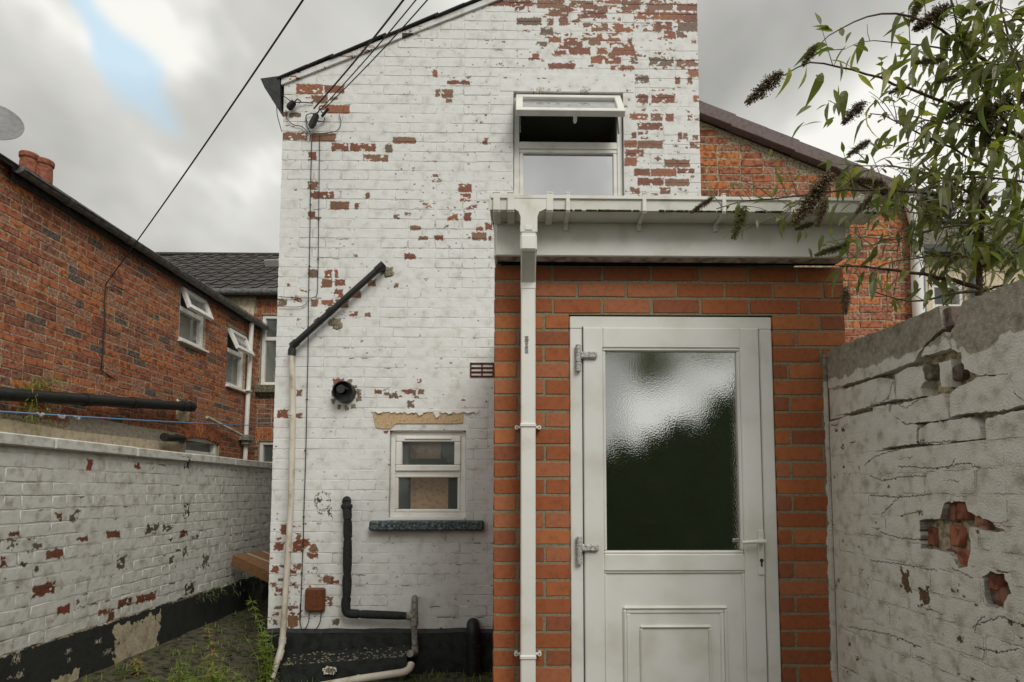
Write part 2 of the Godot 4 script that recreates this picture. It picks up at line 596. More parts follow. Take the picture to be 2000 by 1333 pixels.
func materials():
	fn.noise_type = FastNoiseLite.TYPE_SIMPLEX_SMOOTH
	fn.fractal_octaves = 3
	fn.frequency = 1.0
	fn.seed = 11
	var grain := noise_tex(1, 0.03, 5, [[0.0, 0.72], [0.45, 0.92], [1.0, 1.0]])
	var grain2 := noise_tex(2, 0.02, 5, [[0.0, 0.45], [0.35, 0.75], [0.6, 0.95], [1.0, 1.0]])
	var blot := noise_tex(3, 0.012, 4, [[0.0, 0.25], [0.32, 0.5], [0.5, 0.95], [1.0, 1.0]])
	var soot := noise_tex(31, 0.014, 5, [[0.0, Color(0.58, 0.55, 0.54)], [0.35, Color(0.8, 0.77, 0.75)], [0.55, Color(1, 1, 1)], [0.8, Color(1, 1, 1)], [1.0, Color(1, 0.98, 0.94)]])
	var fine := noise_tex(4, 0.11, 3, [[0.0, 0.0], [1.0, 1.0]])
	var rough := noise_tex(5, 0.05, 5, [[0.0, 0.0], [1.0, 1.0]])
	var grime := noise_tex(6, 0.014, 7, [[0.0, Color(0.88, 0.87, 0.85)], [0.3, Color(0.96, 0.955, 0.945)], [0.45, Color(0.99, 0.985, 0.98)], [0.7, Color(1, 1, 1)]])
	M["grime"] = grime
	M["grime_heavy"] = noise_tex(36, 0.018, 7, [[0.0, Color(0.76, 0.74, 0.7)], [0.28, Color(0.89, 0.88, 0.855)], [0.45, Color(0.97, 0.965, 0.955)], [0.7, Color(1, 1, 1)]])
	M["fine"] = fine
	# red facing bricks of the lobby
	var tones := [[0.41, 0.128, 0.042], [0.36, 0.105, 0.036], [0.45, 0.15, 0.052], [0.29, 0.09, 0.038], [0.40, 0.14, 0.06], [0.34, 0.10, 0.032]]
	var soft := noise_tex(37, 0.02, 5, [[0.0, 0.84], [0.4, 0.95], [1.0, 1.0]])
	for i in 6:
		mat("lobby_brick_%d" % i, lin(tones[i][0], tones[i][1], tones[i][2]), 0.85, soft, 1.7 + 0.3 * i, fine, 0.025)
	mat("lobby_mortar", lin(0.28, 0.255, 0.165), 0.95, grain, 3.7, rough, 0.08)
	# old stock bricks
	var old := [[0.39, 0.13, 0.06], [0.44, 0.15, 0.06], [0.31, 0.11, 0.065], [0.25, 0.115, 0.075], [0.50, 0.18, 0.06], [0.44, 0.21, 0.13], [0.36, 0.135, 0.075], [0.15, 0.11, 0.09]]
	for i in 8:
		mat("old_brick_%d" % i, lin(old[i][0], old[i][1], old[i][2]), 0.9, soot if i % 3 != 2 else grain2, 1.3 + 0.27 * i, rough, 0.12)
	mat("old_mortar", lin(0.50, 0.42, 0.28), 0.95, grain2, 2.9, rough, 0.3)
	mat("render_cream", lin(0.78, 0.66, 0.46), 0.9, grain, 0.8, rough, 0.04)
	mat("cement", lin(0.42, 0.38, 0.30), 0.95, grain, 1.2, rough, 0.08)
	mat("stone_sill", lin(0.22, 0.2, 0.14), 0.95, grain2, 2.2, rough, 0.3)
	# plastics, metal
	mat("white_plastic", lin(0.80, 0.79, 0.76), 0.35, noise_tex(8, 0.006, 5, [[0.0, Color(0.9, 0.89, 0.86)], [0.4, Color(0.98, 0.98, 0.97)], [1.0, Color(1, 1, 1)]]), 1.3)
	mat("door_plastic", lin(0.78, 0.775, 0.755), 0.32, noise_tex(9, 0.005, 4, [[0.0, Color(0.9, 0.89, 0.86)], [0.5, Color(0.98, 0.98, 0.97)], [1.0, Color(1, 1, 1)]]), 0.9)
	mat("gutter_plastic", lin(0.75, 0.74, 0.70), 0.4, noise_tex(10, 0.006, 6, [[0.0, Color(0.82, 0.8, 0.74)], [0.25, Color(0.95, 0.945, 0.92)], [0.45, Color(0.99, 0.99, 0.98)], [1.0, Color(1, 1, 1)]]), 1.7)
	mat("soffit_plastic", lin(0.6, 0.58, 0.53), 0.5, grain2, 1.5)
	mat("old_pipe_white", lin(0.70, 0.67, 0.61), 0.5, noise_tex(12, 0.008, 5, [[0.0, Color(0.6, 0.52, 0.4)], [0.4, Color(0.9, 0.88, 0.84)], [1.0, Color(1, 1, 1)]]), 1.1)
	mat("grey_pipe", lin(0.34, 0.33, 0.29), 0.6, grain2, 2.6)
	mat("black_plastic", lin(0.018, 0.02, 0.019), 0.5, grain2, 2.0)
	mat("black_foam", lin(0.022, 0.024, 0.023), 0.85, grain2, 3.0, rough, 0.2)
	mat("black_paint", lin(0.022, 0.026, 0.025), 0.5, soot, 1.3, rough, 0.14)
	mat("dark_void", lin(0.012, 0.012, 0.011), 0.9)
	mat("room_dark", lin(0.32, 0.33, 0.28), 0.9)
	mat("cable", lin(0.022, 0.022, 0.021), 0.6)
	mat("cable_pale", lin(0.30, 0.29, 0.27), 0.6)
	mat("gutter_grey", lin(0.16, 0.16, 0.15), 0.5, grain2, 1.5)
	mat("brown_box", lin(0.17, 0.055, 0.018), 0.5, grain, 2.1)
	mat("terracotta", lin(0.34, 0.11, 0.06), 0.85, grain2, 1.6)
	mat("airbrick", lin(0.17, 0.055, 0.04), 0.9, grain2, 3.0)
	mat("slate", lin(0.045, 0.047, 0.045), 0.75, grain2, 2.0, rough, 0.3)
	mat("tile_brown", lin(0.062, 0.055, 0.05), 0.8, grain2, 1.7, rough, 0.2)
	mat("tile_brown_b", lin(0.08, 0.072, 0.062), 0.8, grain2, 1.9, rough, 0.2)
	mat("verge_brown", lin(0.17, 0.125, 0.12), 0.7, grain, 1.2)
	mat("tile_mossy", lin(0.16, 0.14, 0.1), 0.95, blot, 2.2, rough, 0.5)
	mat("fascia_dark", lin(0.02, 0.024, 0.022), 0.5)
	mat("pale_board", lin(0.16, 0.2, 0.25), 0.6)
	mat("clothes_line", lin(0.12, 0.28, 0.5), 0.5)
	mat("cardboard", lin(0.27, 0.14, 0.06), 0.85, grain, 1.4)
	mat("tape", lin(0.42, 0.36, 0.28), 0.3)
	mat("lintel_cream", lin(0.62, 0.44, 0.26), 0.95, grain, 2.4, rough, 0.12)
	mat("flake", lin(0.72, 0.71, 0.67), 0.7)
	mat("sill_paint", Color(1, 1, 1), 0.6, noise_tex(14, 0.02, 5, [[0.0, Color(0.12, 0.14, 0.12)], [0.36, Color(0.15, 0.21, 0.2)], [0.44, Color(0.2, 0.3, 0.36)], [0.5, Color(0.24, 0.31, 0.45)], [0.56, Color(0.42, 0.42, 0.34)], [0.62, Color(0.18, 0.27, 0.27)], [0.75, Color(0.5, 0.49, 0.45)]]), 2.6, rough, 0.5)
	mat("metal_dish", lin(0.25, 0.25, 0.25), 0.5, grain, 1.0)
	mat("curtain", lin(0.20, 0.21, 0.18), 0.9)
	mat("lace", lin(0.5, 0.5, 0.48), 0.9)
	mat("blind", lin(0.35, 0.36, 0.36), 0.8)
	mat("wood_with_reflection", lin(0.52, 0.32, 0.17), 0.7, grain, 1.5)  # brown board, lightened to stand in for a tan reflection in the glass
	mat("trickle", lin(0.07, 0.04, 0.02), 0.6)
	mat("hinge", lin(0.62, 0.61, 0.58), 0.5, grain2, 6.0, rough, 0.2)
	mat("label_print", lin(0.16, 0.16, 0.15), 0.6)
	mat("soil", lin(0.085, 0.075, 0.042), 1.0, blot, 1.6, rough, 0.35)
	mat("moss", lin(0.08, 0.095, 0.025), 1.0, grain2, 4.0, fine, 0.8)
	mat("bark", lin(0.12, 0.075, 0.045), 0.9, grain2, 6.0, rough, 0.3)
	mat("twig_red", lin(0.13, 0.075, 0.06), 0.8)
	mat("twig_pale", lin(0.17, 0.15, 0.12), 0.8)
	mat("putty", lin(0.37, 0.33, 0.23), 0.95, grain2, 5.0, rough, 0.4)
	mat("hedge", lin(0.03, 0.05, 0.018), 0.8)
	for k in [["leaf_a", 0.085, 0.095, 0.026], ["leaf_b", 0.17, 0.17, 0.035], ["leaf_c", 0.07, 0.09, 0.03], ["leaf_y", 0.17, 0.16, 0.03], ["weed", 0.16, 0.215, 0.04], ["weed_dry", 0.30, 0.2, 0.09], ["spike", 0.13, 0.09, 0.045], ["spike_green", 0.12, 0.115, 0.035]]:
		var m := mat(k[0], lin(k[1], k[2], k[3]), 0.5 if k[0].begins_with("leaf") else 0.8)
		m.cull_mode = BaseMaterial3D.CULL_DISABLED
		if not k[0].begins_with("spike"):
			m.backlight_enabled = true
			m.backlight = lin(k[1] * 2.2, k[2] * 2.4, k[3] * 1.2)
	# glass
	var g := mat("glass", Color(0.85, 0.9, 0.88, 0.1), 0.02)
	g.transparency = BaseMaterial3D.TRANSPARENCY_ALPHA
	g.metallic_specular = 0.62
	var mg := mat("sky_glass", lin(0.62, 0.63, 0.65), 0.03)
	mg.metallic = 1.0
	var ob := mat("obscure_glass", lin(0.60, 0.61, 0.60), 0.03)
	ob.metallic = 1.0
	ob.uv1_triplanar = true
	ob.uv1_world_triplanar = true
	ob.uv1_scale = Vector3.ONE * 2.2
	ob.heightmap_enabled = true
	ob.heightmap_texture = noise_tex(16, 0.045, 2, [[0.0, 0.0], [1.0, 1.0]], 1024, FastNoiseLite.TYPE_SIMPLEX_SMOOTH)
	ob.heightmap_scale = 0.0075

func coat_mat(key: String, c: Coat, tint: Color, rough: float, deep: float, gs := 0.55, dirt := "grime") -> StandardMaterial3D:
	var m := StandardMaterial3D.new()
	m.resource_name = key
	m.albedo_color = tint
	m.albedo_texture = c.albedo()
	m.roughness = rough
	m.heightmap_enabled = true
	m.heightmap_texture = c.height()
	m.heightmap_scale = deep
	m.detail_enabled = true
	m.detail_albedo = M[dirt]
	m.detail_blend_mode = BaseMaterial3D.BLEND_MODE_MUL
	m.detail_uv_layer = BaseMaterial3D.DETAIL_UV_2
	m.uv2_triplanar = true
	m.uv2_world_triplanar = true
	m.uv2_scale = Vector3.ONE * gs
	M[key] = m
	return m

func new_coat(ax: float, ay: float, bx: float, by: float, ppm: float, base: int, grain: FastNoiseLite) -> Coat:
	var c := Coat.new()
	c.fn = fn
	c.r = rng
	c.setup(ax, ay, bx, by, ppm, base, grain)
	return c

const YB := 0.271
const COURSE := 0.0821

func paint_house() -> Coat:
	var c := new_coat(-2.02, -0.3, 1.54, 6.3, 300.0, 225, noise(21, 0.035, 4))
	var pal := [Color(0.55, 0.33, 0.24), Color(0.52, 0.31, 0.23), Color(0.54, 0.39, 0.30), Color(0.46, 0.38, 0.32), Color(0.60, 0.37, 0.25), Color(0.50, 0.29, 0.22), Color(0.52, 0.36, 0.27)]
	var grey := [Color(0.40, 0.38, 0.35), Color(0.33, 0.31, 0.29), Color(0.5, 0.47, 0.42)]
	# hairlines of dirt along the joints
	c.cracks(-2.0, 0.2, 1.5, 5.6, YB, COURSE, 0.5, Color(0.36, 0.34, 0.31), 0.004, 1)
	c.cracks(-2.0, 0.2, -0.2, 1.0, YB, COURSE, 0.25, Color(0.30, 0.28, 0.25), 0.007)
	c.cracks(-2.0, 2.0, -0.2, 3.0, YB, COURSE, 0.42, Color(0.33, 0.31, 0.28), 0.005)
	c.cracks(-2.0, 3.0, -1.3, 4.7, YB, COURSE, 0.3, Color(0.4, 0.38, 0.35), 0.004)
	c.cracks(-0.9, 4.7, 0.3, 5.5, YB, COURSE, 0.3, Color(0.34, 0.27, 0.2), 0.006, 3)
	var hair := Color(0.5, 0.48, 0.44)
	c.outlines(-1.97, 0.2, -0.2, 4.8, YB, COURSE, 0.222, 1.068, 0.72, hair, 0.55)
	c.outlines(-1.97, 3.1, -1.35, 4.6, YB, COURSE, 0.222, 1.068, 0.35, hair, 0.6)
	c.outlines(-1.2, 3.0, -0.1, 5.4, YB, COURSE, 0.222, 1.068, 0.45, hair, 0.6)
	c.outlines(-1.97, 0.2, -0.2, 1.1, YB, COURSE, 0.222, 1.068, 0.4, hair, 0.6)
	c.outlines(0.9, 3.5, 1.49, 5.5, YB, COURSE, 0.222, 1.068, 0.6, hair, 0.5)
	# the flaking top and right of the gable
	c.flake(0.05, 4.72, 1.52, 6.2, 0.12, 7.0, pal, YB, COURSE, 0.3)
	c.flake(-0.5, 5.2, 0.4, 6.0, 0.3, 6.0, pal, YB, COURSE, 0.2)
	c.flake(0.82, 3.4, 1.52, 4.8, 0.5, 8.0, pal, YB, COURSE, 0.2)
	c.flake(-2.0, 0.2, -1.62, 1.0, 0.3, 9.0, pal, YB, COURSE, 0.15)
	c.flake(-2.0, 4.25, -1.45, 4.65, 0.5, 9.0, pal, YB, COURSE, 0.15)
	c.flake(-1.95, 2.5, -1.3, 3.0, 0.55, 9.0, pal, YB, COURSE, 0.15)
	c.flake(-0.95, 3.4, -0.1, 3.75, 0.55, 11.0, pal, YB, COURSE, 0.15)
	c.flake(-1.2, 1.9, -0.35, 2.15, 0.5, 11.0, pal, YB, COURSE, 0.1)
	var big := [-1763, 4581, 105, 41, -1557, 4583, 78, 30, -1681, 4493, 65, 31, -1558, 4502, 30, 13, -1528, 4409, 97, 33, -1876, 4353, 45, 18, -1957, 4362, 18, 18, -1876, 4171, 104, 32, -1634, 4164, 95, 33, -1498, 4080, 65, 30, -1313, 4082, 102, 30, -1098, 4073, 25, 31, -973, 4146, 92, 24, -302, 4144, 18, 26, -1203, 3992, 97, 27, -1723, 4003, 30, 33, -1714, 3752, 38, 33, -1634, 3671, 91, 27, -1492, 3585, 74, 32, -1351, 3579, 14, 25, -1263, 3669, 15, 23, -465, 3742, 50, 33, -460, 3663, 40, 30, -528, 4653, 90, 13, -622, 4556, 45, 35, -698, 4562, 16, 31, -606, 4495, 20, 15, -723, 4730, 14, 31, -709, 3849, 20, 9, -701, 3806, 32, 12]
	var mid := [-1718, 3500, 27, 31, -1682, 3477, 38, 8, -1026, 3493, 19, 14, -930, 3517, 21, 11, -566, 3492, 40, 24, -444, 3496, 26, 31, -867, 3400, 40, 17, -805, 3316, 35, 13, -678, 3319, 31, 17, -346, 3333, 57, 29, -342, 3396, 28, 14, -269, 3417, 26, 29, -259, 3315, 12, 14, -910, 3161, 40, 23, -1691, 3013, 36, 31, -1570, 3009, 26, 31, -1503, 3010, 10, 31, -1580, 2933, 38, 31, -1475, 2940, 40, 24, -1217, 2939, 28, 25, -1016, 2917, 14, 17, -1483, 2850, 31, 33, -1341, 2846, 33, 28, -1455, 2766, 47, 31, -1576, 2775, 42, 16, -1675, 2770, 26, 26, -1935, 2771, 31, 28, -1813, 2791, 28, 14, -1358, 2681, 30, 16, -1240, 2675, 19, 14, -1886, 2914, 10, 9]
	var low := [-1470, 2134, 39, 14, -1493, 2106, 17, 23, -1372, 2136, 14, 7, -1301, 2032, 14, 33, -1149, 2046, 23, 14, -1085, 2042, 19, 23, -1024, 2010, 28, 17, -878, 2049, 28, 12, -861, 2028, 12, 28, -888, 1947, 21, 26, -1901, 1865, 37, 30, -1777, 1852, 28, 16, -1775, 2033, 17, 21, -821, 2133, 16, 12, -804, 2045, 19, 16, -1082, 1721, 12, 9]
	var foot := [-1748, 824, 40, 45, -1750, 885, 12, 28, -1701, 843, 31, 25, -1636, 801, 29, 33, -1634, 746, 40, 17, -1899, 816, 34, 25, -1524, 562, 23, 28, -1484, 551, 12, 28, -1451, 540, 17, 11, -1888, 467, 29, 25, -1506, 391, 26, 33, -1444, 232, 23, 17, -1911, 296, 22, 8, -1912, 231, 14, 14, -1779, 238, 37, 44, -1924, 638, 20, 25, -1866, 949, 21, 36, -1880, 560, 17, 8, -1755, 654, 23, 14, -1832, 345, 86, 9]
	var top := [-172, 5362, 111, 24, 20, 5362, 70, 22, 241, 5359, 108, 33, 501, 5360, 97, 30, 924, 5352, 76, 33, 1172, 5347, 106, 30, 1403, 5345, 87, 30, 609, 5270, 103, 30, 290, 5280, 59, 28, 1057, 5265, 106, 30, 1277, 5265, 103, 33, 1434, 5253, 54, 42, 60, 5200, 100, 30, 241, 5199, 22, 28, 349, 5198, 32, 31, 211, 5116, 51, 31, 1205, 5178, 65, 33, 1406, 5170, 81, 39, 1252, 5099, 48, 34, 1339, 5103, 27, 25, 278, 5041, 48, 22, 413, 5025, 54, 33, 615, 5031, 51, 31, 488, 4944, 86, 30, 324, 4928, 46, 16, 677, 4947, 38, 25, 858, 4946, 89, 33, 630, 4864, 46, 28, 768, 4863, 64, 30, 948, 4862, 24, 28, 1175, 4857, 99, 36, 1394, 4848, 91, 30, 337, 4809, 107, 21, 845, 4799, 94, 16, 1447, 4761, 43, 33, 1011, 4700, 51, 33, 1310, 4692, 16, 28, 1413, 4693, 16, 28, 913, 5032, 13, 28, 780, 5047, 22, 11, 117, 4886, 27, 22, -463, 4653, 24, 17]
	var right := [1007, 4534, 46, 31, 1187, 4530, 96, 33, 1468, 4535, 22, 27, 979, 4372, 72, 24, 1128, 4370, 44, 29, 1238, 4369, 30, 31, 1410, 4367, 16, 19, 1464, 4367, 14, 19, 1074, 4290, 100, 28, 1451, 4194, 20, 16, 1454, 4129, 48, 27, 907, 4134, 48, 29, 1072, 4131, 100, 32, 941, 4055, 70, 28, 906, 3980, 48, 33, 1292, 3970, 102, 30, 999, 3890, 62, 28, 1179, 3890, 102, 30, 1367, 3906, 66, 16, 1071, 3810, 103, 30, 1289, 3806, 98, 28, 1190, 3733, 40, 26, 939, 3733, 36, 28, 936, 4209, 16, 25, 995, 4228, 18, 10, 1322, 4207, 12, 27, 1367, 4205, 16, 25, 1023, 4187, 26, 6]
	var amps := [0.008, 0.009, 0.010, 0.012, 0.010, 0.007]
	var lists := [big, mid, low, foot, top, right]
	for l in 6:
		for k in range(0, lists[l].size(), 4):
			var hw: float = lists[l][k + 2] / 1000.0
			var hh: float = lists[l][k + 3] / 1000.0
			c.patch(lists[l][k] / 1000.0, lists[l][k + 1] / 1000.0, hw + 0.003, hh + 0.002, pal[rng.randi() % pal.size()], minf(amps[l], minf(hw, hh) * 0.8), 26.0, 0.36 if rng.randf() < 0.55 else 0.0)
	c.specks(-1.95, 0.25, -0.2, 4.4, 70, 0.010, grey)
	c.specks(-1.95, 0.25, -1.5, 1.1, 30, 0.02, pal)
	c.specks(-1.0, 3.2, 0.0, 5.2, 60, 0.013, grey)
	c.specks(0.85, 3.5, 1.49, 5.5, 70, 0.016, pal)
	c.specks(0.0, 4.75, 1.49, 5.5, 70, 0.018, pal)
	c.specks(0.0, 4.585, 0.75, 4.62, 9, 0.025, [Color(0.62, 0.61, 0.58), Color(0.7, 0.66, 0.58)])
	c.specks(-1.95, 0.25, -0.2, 5.2, 420, 0.0055, grey)
	c.specks(-0.8, 3.0, 1.49, 5.5, 300, 0.006, grey + [pal[0], pal[2]])
	# the black-painted foot of the wall runs up in a ragged edge; a scraped mortar ring
	c.patch(-1.0, -0.1, 1.1, 0.27, Color(0.16, 0.17, 0.165), 0.018, 9.0, 0.0, 0)
	for k in 26:
		var a := TAU * k / 26.0
		c.patch(-1.57 + 0.06 * cos(a), 1.17 + 0.07 * sin(a), 0.004, 0.004, grey[k % 3], 0.012, 60.0, 0.2)
	c.patch(-1.6, 1.18, 0.014, 0.016, grey[1], 0.02, 40.0, 0.0)
	c.patch(-1.515, 1.09, 0.008, 0.03, grey[1], 0.02, 40.0, 0.0)
	return c

func paint_left() -> Coat:
	var c := new_coat(1.4, -0.35, 12.0, 1.65, 190.0, 203, noise(22, 0.10, 4))
	var pal := [Color(0.50, 0.24, 0.15), Color(0.42, 0.24, 0.17), Color(0.46, 0.27, 0.19)]
	var grey := [Color(0.34, 0.32, 0.29), Color(0.26, 0.24, 0.22), Color(0.4, 0.36, 0.31)]
	c.cracks(1.5, 0.36, 12.0, 1.55, 0.36, 0.0785, 0.42, Color(0.3, 0.28, 0.25), 0.006, 2)
	c.cracks(5.0, 0.36, 12.0, 1.0, 0.36, 0.0785, 0.2, Color(0.26, 0.24, 0.22), 0.008, 2)
	c.flake(4.6, 0.5, 11.0, 1.1, 0.72, 4.0, grey, 0.36, 0.0785, 0.2)
	var p := [3781, 876, 71, 24, 3705, 675, 83, 32, 4297, 953, 67, 22, 3869, 523, 51, 23, 4460, 465, 71, 26, 4708, 458, 122, 27, 4271, 439, 80, 13, 4316, 393, 34, 30, 4032, 1419, 21, 34, 4526, 1434, 34, 21, 3787, 1096, 21, 18, 3469, 1014, 31, 12, 3410, 874, 16, 24, 5185, 895, 57, 27, 3999, 948, 44, 13]
	for k in range(0, p.size(), 4):
		c.patch(p[k] / 1000.0, p[k + 1] / 1000.0, p[k + 2] / 1000.0, p[k + 3] / 1000.0, pal[rng.randi() % 3], 0.014, 14.0, 0.45)
	var d := [3927, 1093, 38, 26, 5218, 1079, 35, 53, 5190, 1478, 38, 41, 4742, 965, 75, 30, 4405, 759, 38, 41, 5569, 637, 52, 44, 5220, 748, 27, 33, 3465, 962, 33, 22, 3636, 930, 26, 11, 3587, 893, 9, 14, 3651, 803, 20, 13, 3540, 824, 12, 9, 3986, 527, 17, 22, 5024, 693, 28, 28, 5316, 434, 70, 42, 4956, 964, 62, 19]
	for k in range(0, d.size(), 4):
		c.patch(d[k] / 1000.0, d[k + 1] / 1000.0, d[k + 2] / 1000.0, d[k + 3] / 1000.0, grey[rng.randi() % 3], 0.03, 14.0, 0.2)
	c.outlines(2.9, 0.36, 9.0, 1.5, 0.36, 0.0785, 0.23, 0.05, 0.5, Color(0.45, 0.43, 0.39), 0.5)
	c.specks(2.9, 0.4, 9.0, 1.5, 120, 0.007, grey)
	c.swell(noise(27, 0.02, 3), 0.5)
	# black tar band along the foot, with bare cream patches
	c.patch(6.7, 0.0, 5.4, 0.362, Color(0.155, 0.165, 0.162), 0.02, 4.0, 0.0, 0)
	c.patch(4.62, 0.12, 0.26, 0.19, Color(0.72, 0.68, 0.6), 0.06, 6.0, 0.0, 30)
	c.patch(3.9, 0.02, 0.12, 0.1, Color(0.72, 0.68, 0.6), 0.05, 9.0, 0.0, 30)
	c.patch(3.22, 0.1, 0.18, 0.14, Color(0.72, 0.68, 0.6), 0.07, 8.0, 0.0, 30)
	c.patch(6.6, 0.12, 0.2, 0.1, Color(0.4, 0.39, 0.36), 0.09, 7.0, 0.0, 10)
	c.specks(3.0, 0.0, 4.6, 0.33, 14, 0.04, [Color(0.7, 0.67, 0.62)])
	for k in 40:
		c.patch(rng.randf_range(2.9, 5.8), 0.362 + rng.randf_range(-0.006, 0.004), 0.05, 0.003, Color(0.62, 0.55, 0.4), 0.008, 20.0, 0.2, 0)
	return c

func paint_right() -> Coat:
	var c := new_coat(1.35, -0.3, 2.75, 1.95, 430.0, 214, noise(23, 0.33, 3))
	var grey := [Color(0.33, 0.30, 0.26), Color(0.24, 0.22, 0.2), Color(0.42, 0.36, 0.29)]
	var brown := [Color(0.40, 0.31, 0.22), Color(0.36, 0.24, 0.17)]
	c.swell(noise(28, 0.025, 4), 0.5)
	# the bare cement of the sloping top is greyer than the paint below it
	c.patch(2.35, 1.86, 0.6, 0.115, Color(0.62, 0.605, 0.575), 0.02, 9.0, 0.0, 0)
	c.patch(1.6, 1.86, 0.3, 0.17, Color(0.64, 0.625, 0.595), 0.03, 7.0, 0.0, 0)
	c.cracks(1.4, 0.0, 2.7, 1.62, -0.01, 0.0865, 0.42, Color(0.34, 0.31, 0.27), 0.007, 2)
	c.outlines(1.5, 0.0, 2.7, 1.4, 0.0005, 0.0825, 0.235, 0.08, 0.3, Color(0.42, 0.39, 0.34), 0.7)
	c.specks(1.5, 0.3, 2.6, 1.4, 40, 0.007, grey)
	c.specks(1.6, 0.6, 2.3, 1.2, 14, 0.012, brown)
	c.specks(2.55, 0.2, 2.72, 1.6, 16, 0.014, grey)
	for q in [[2.257, 0.95, 2.171, 0.917], [2.125, 0.898, 2.104, 0.884]]:
		c.patch((q[0] + q[2]) * 0.5, (q[1] + q[3]) * 0.5, 0.025, 0.03, brown[0], 0.02, 22.0, 0.0, 120)
	var dark := Color(0.2, 0.18, 0.15)  # crack colour, standing in for the shade down in the gaps
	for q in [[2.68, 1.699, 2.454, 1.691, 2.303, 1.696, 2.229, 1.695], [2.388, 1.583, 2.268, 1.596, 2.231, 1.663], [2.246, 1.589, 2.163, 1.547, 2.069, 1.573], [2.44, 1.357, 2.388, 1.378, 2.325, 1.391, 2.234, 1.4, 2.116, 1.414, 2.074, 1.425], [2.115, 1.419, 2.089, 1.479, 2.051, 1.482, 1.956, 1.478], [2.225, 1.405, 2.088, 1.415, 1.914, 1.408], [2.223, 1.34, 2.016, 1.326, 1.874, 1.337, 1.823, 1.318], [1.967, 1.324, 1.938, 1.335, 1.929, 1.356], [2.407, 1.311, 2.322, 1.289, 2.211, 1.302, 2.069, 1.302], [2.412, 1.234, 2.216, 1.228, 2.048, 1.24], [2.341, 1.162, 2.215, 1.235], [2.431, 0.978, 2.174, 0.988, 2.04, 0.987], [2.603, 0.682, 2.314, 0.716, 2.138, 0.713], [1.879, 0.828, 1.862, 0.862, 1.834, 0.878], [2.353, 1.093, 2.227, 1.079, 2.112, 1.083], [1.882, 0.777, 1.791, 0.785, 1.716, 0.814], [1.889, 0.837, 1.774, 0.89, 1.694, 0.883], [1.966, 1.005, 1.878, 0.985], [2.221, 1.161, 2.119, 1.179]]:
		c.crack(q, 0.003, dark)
	return c

func sky_picture() -> ImageTexture:
	var w := 1280
	var h := 640
	var data := PackedByteArray()
	data.resize(w * h * 3)
	var big := noise(41, 1.0, 5)
	var soft := noise(42, 1.0, 3)
	var a := Vector3(-0.512, 0.572, -0.645).normalized()
	var b := Vector3(-0.470, 0.503, -0.725).normalized()
	var axis := (b - a).normalized()
	for j in h:
		var up := PI * 0.5 - PI * (j + 0.5) / h
		var y := sin(up)
		var cu := cos(up)
		for i in w:
			var az := (i + 0.5) / w * TAU
			var d := Vector3(sin(az) * cu, y, -cos(az) * cu)
			var o := (j * w + i) * 3
			if y < -0.02:
				data[o] = 120
				data[o + 1] = 118
				data[o + 2] = 112
				continue
			var q := d / (maxf(d.y, 0.0) + 0.55)
			q = Vector3(q.x * 1.6 + q.z * 0.5, q.y * 1.3, q.z * 1.2 - q.x * 0.6)
			var n1 := big.get_noise_3dv(q * 1.5 + Vector3(7.3, 2, 4.1))
			var n2 := soft.get_noise_3dv(q * 0.8 + Vector3(9, 4, 2))
			var l := 0.84 + 0.24 * n1 + 0.16 * n2
			l = l + 0.13 * smoothstep(0.02, 0.35, n1)
			var t := (d - a).dot(axis)
			var lenx := a.distance_to(b)
			var off := (d - a - axis * t).length()
			var wide := 0.005 + 0.015 * clampf(t / lenx, 0.0, 1.0)
			var e := off / wide + 1.6 * big.get_noise_3dv(d * 10.0)
			if t < 0.0 or t > lenx:
				e += (maxf(-t, t - lenx)) * 22.0
			var blue := 1.0 - smoothstep(0.2, 2.1, e)
			# brighter rim of cloud along the gap
			l += 0.12 * exp(-pow((off - wide * 2.2) / 0.06, 2.0)) * clampf(1.0 - absf(t - lenx * 0.5) / (lenx * 0.9), 0.0, 1.0)
			l = clampf(l, 0.62, 0.965)
			var c := Color(l, l * 0.997, l * 0.972).lerp(Color(0.74, 0.86, 0.95), blue * 0.7)
			data[o] = int(c.r * 255.0)
			data[o + 1] = int(c.g * 255.0)
			data[o + 2] = int(c.b * 255.0)
	return ImageTexture.create_from_image(Image.create_from_data(w, h, false, Image.FORMAT_RGB8, data))

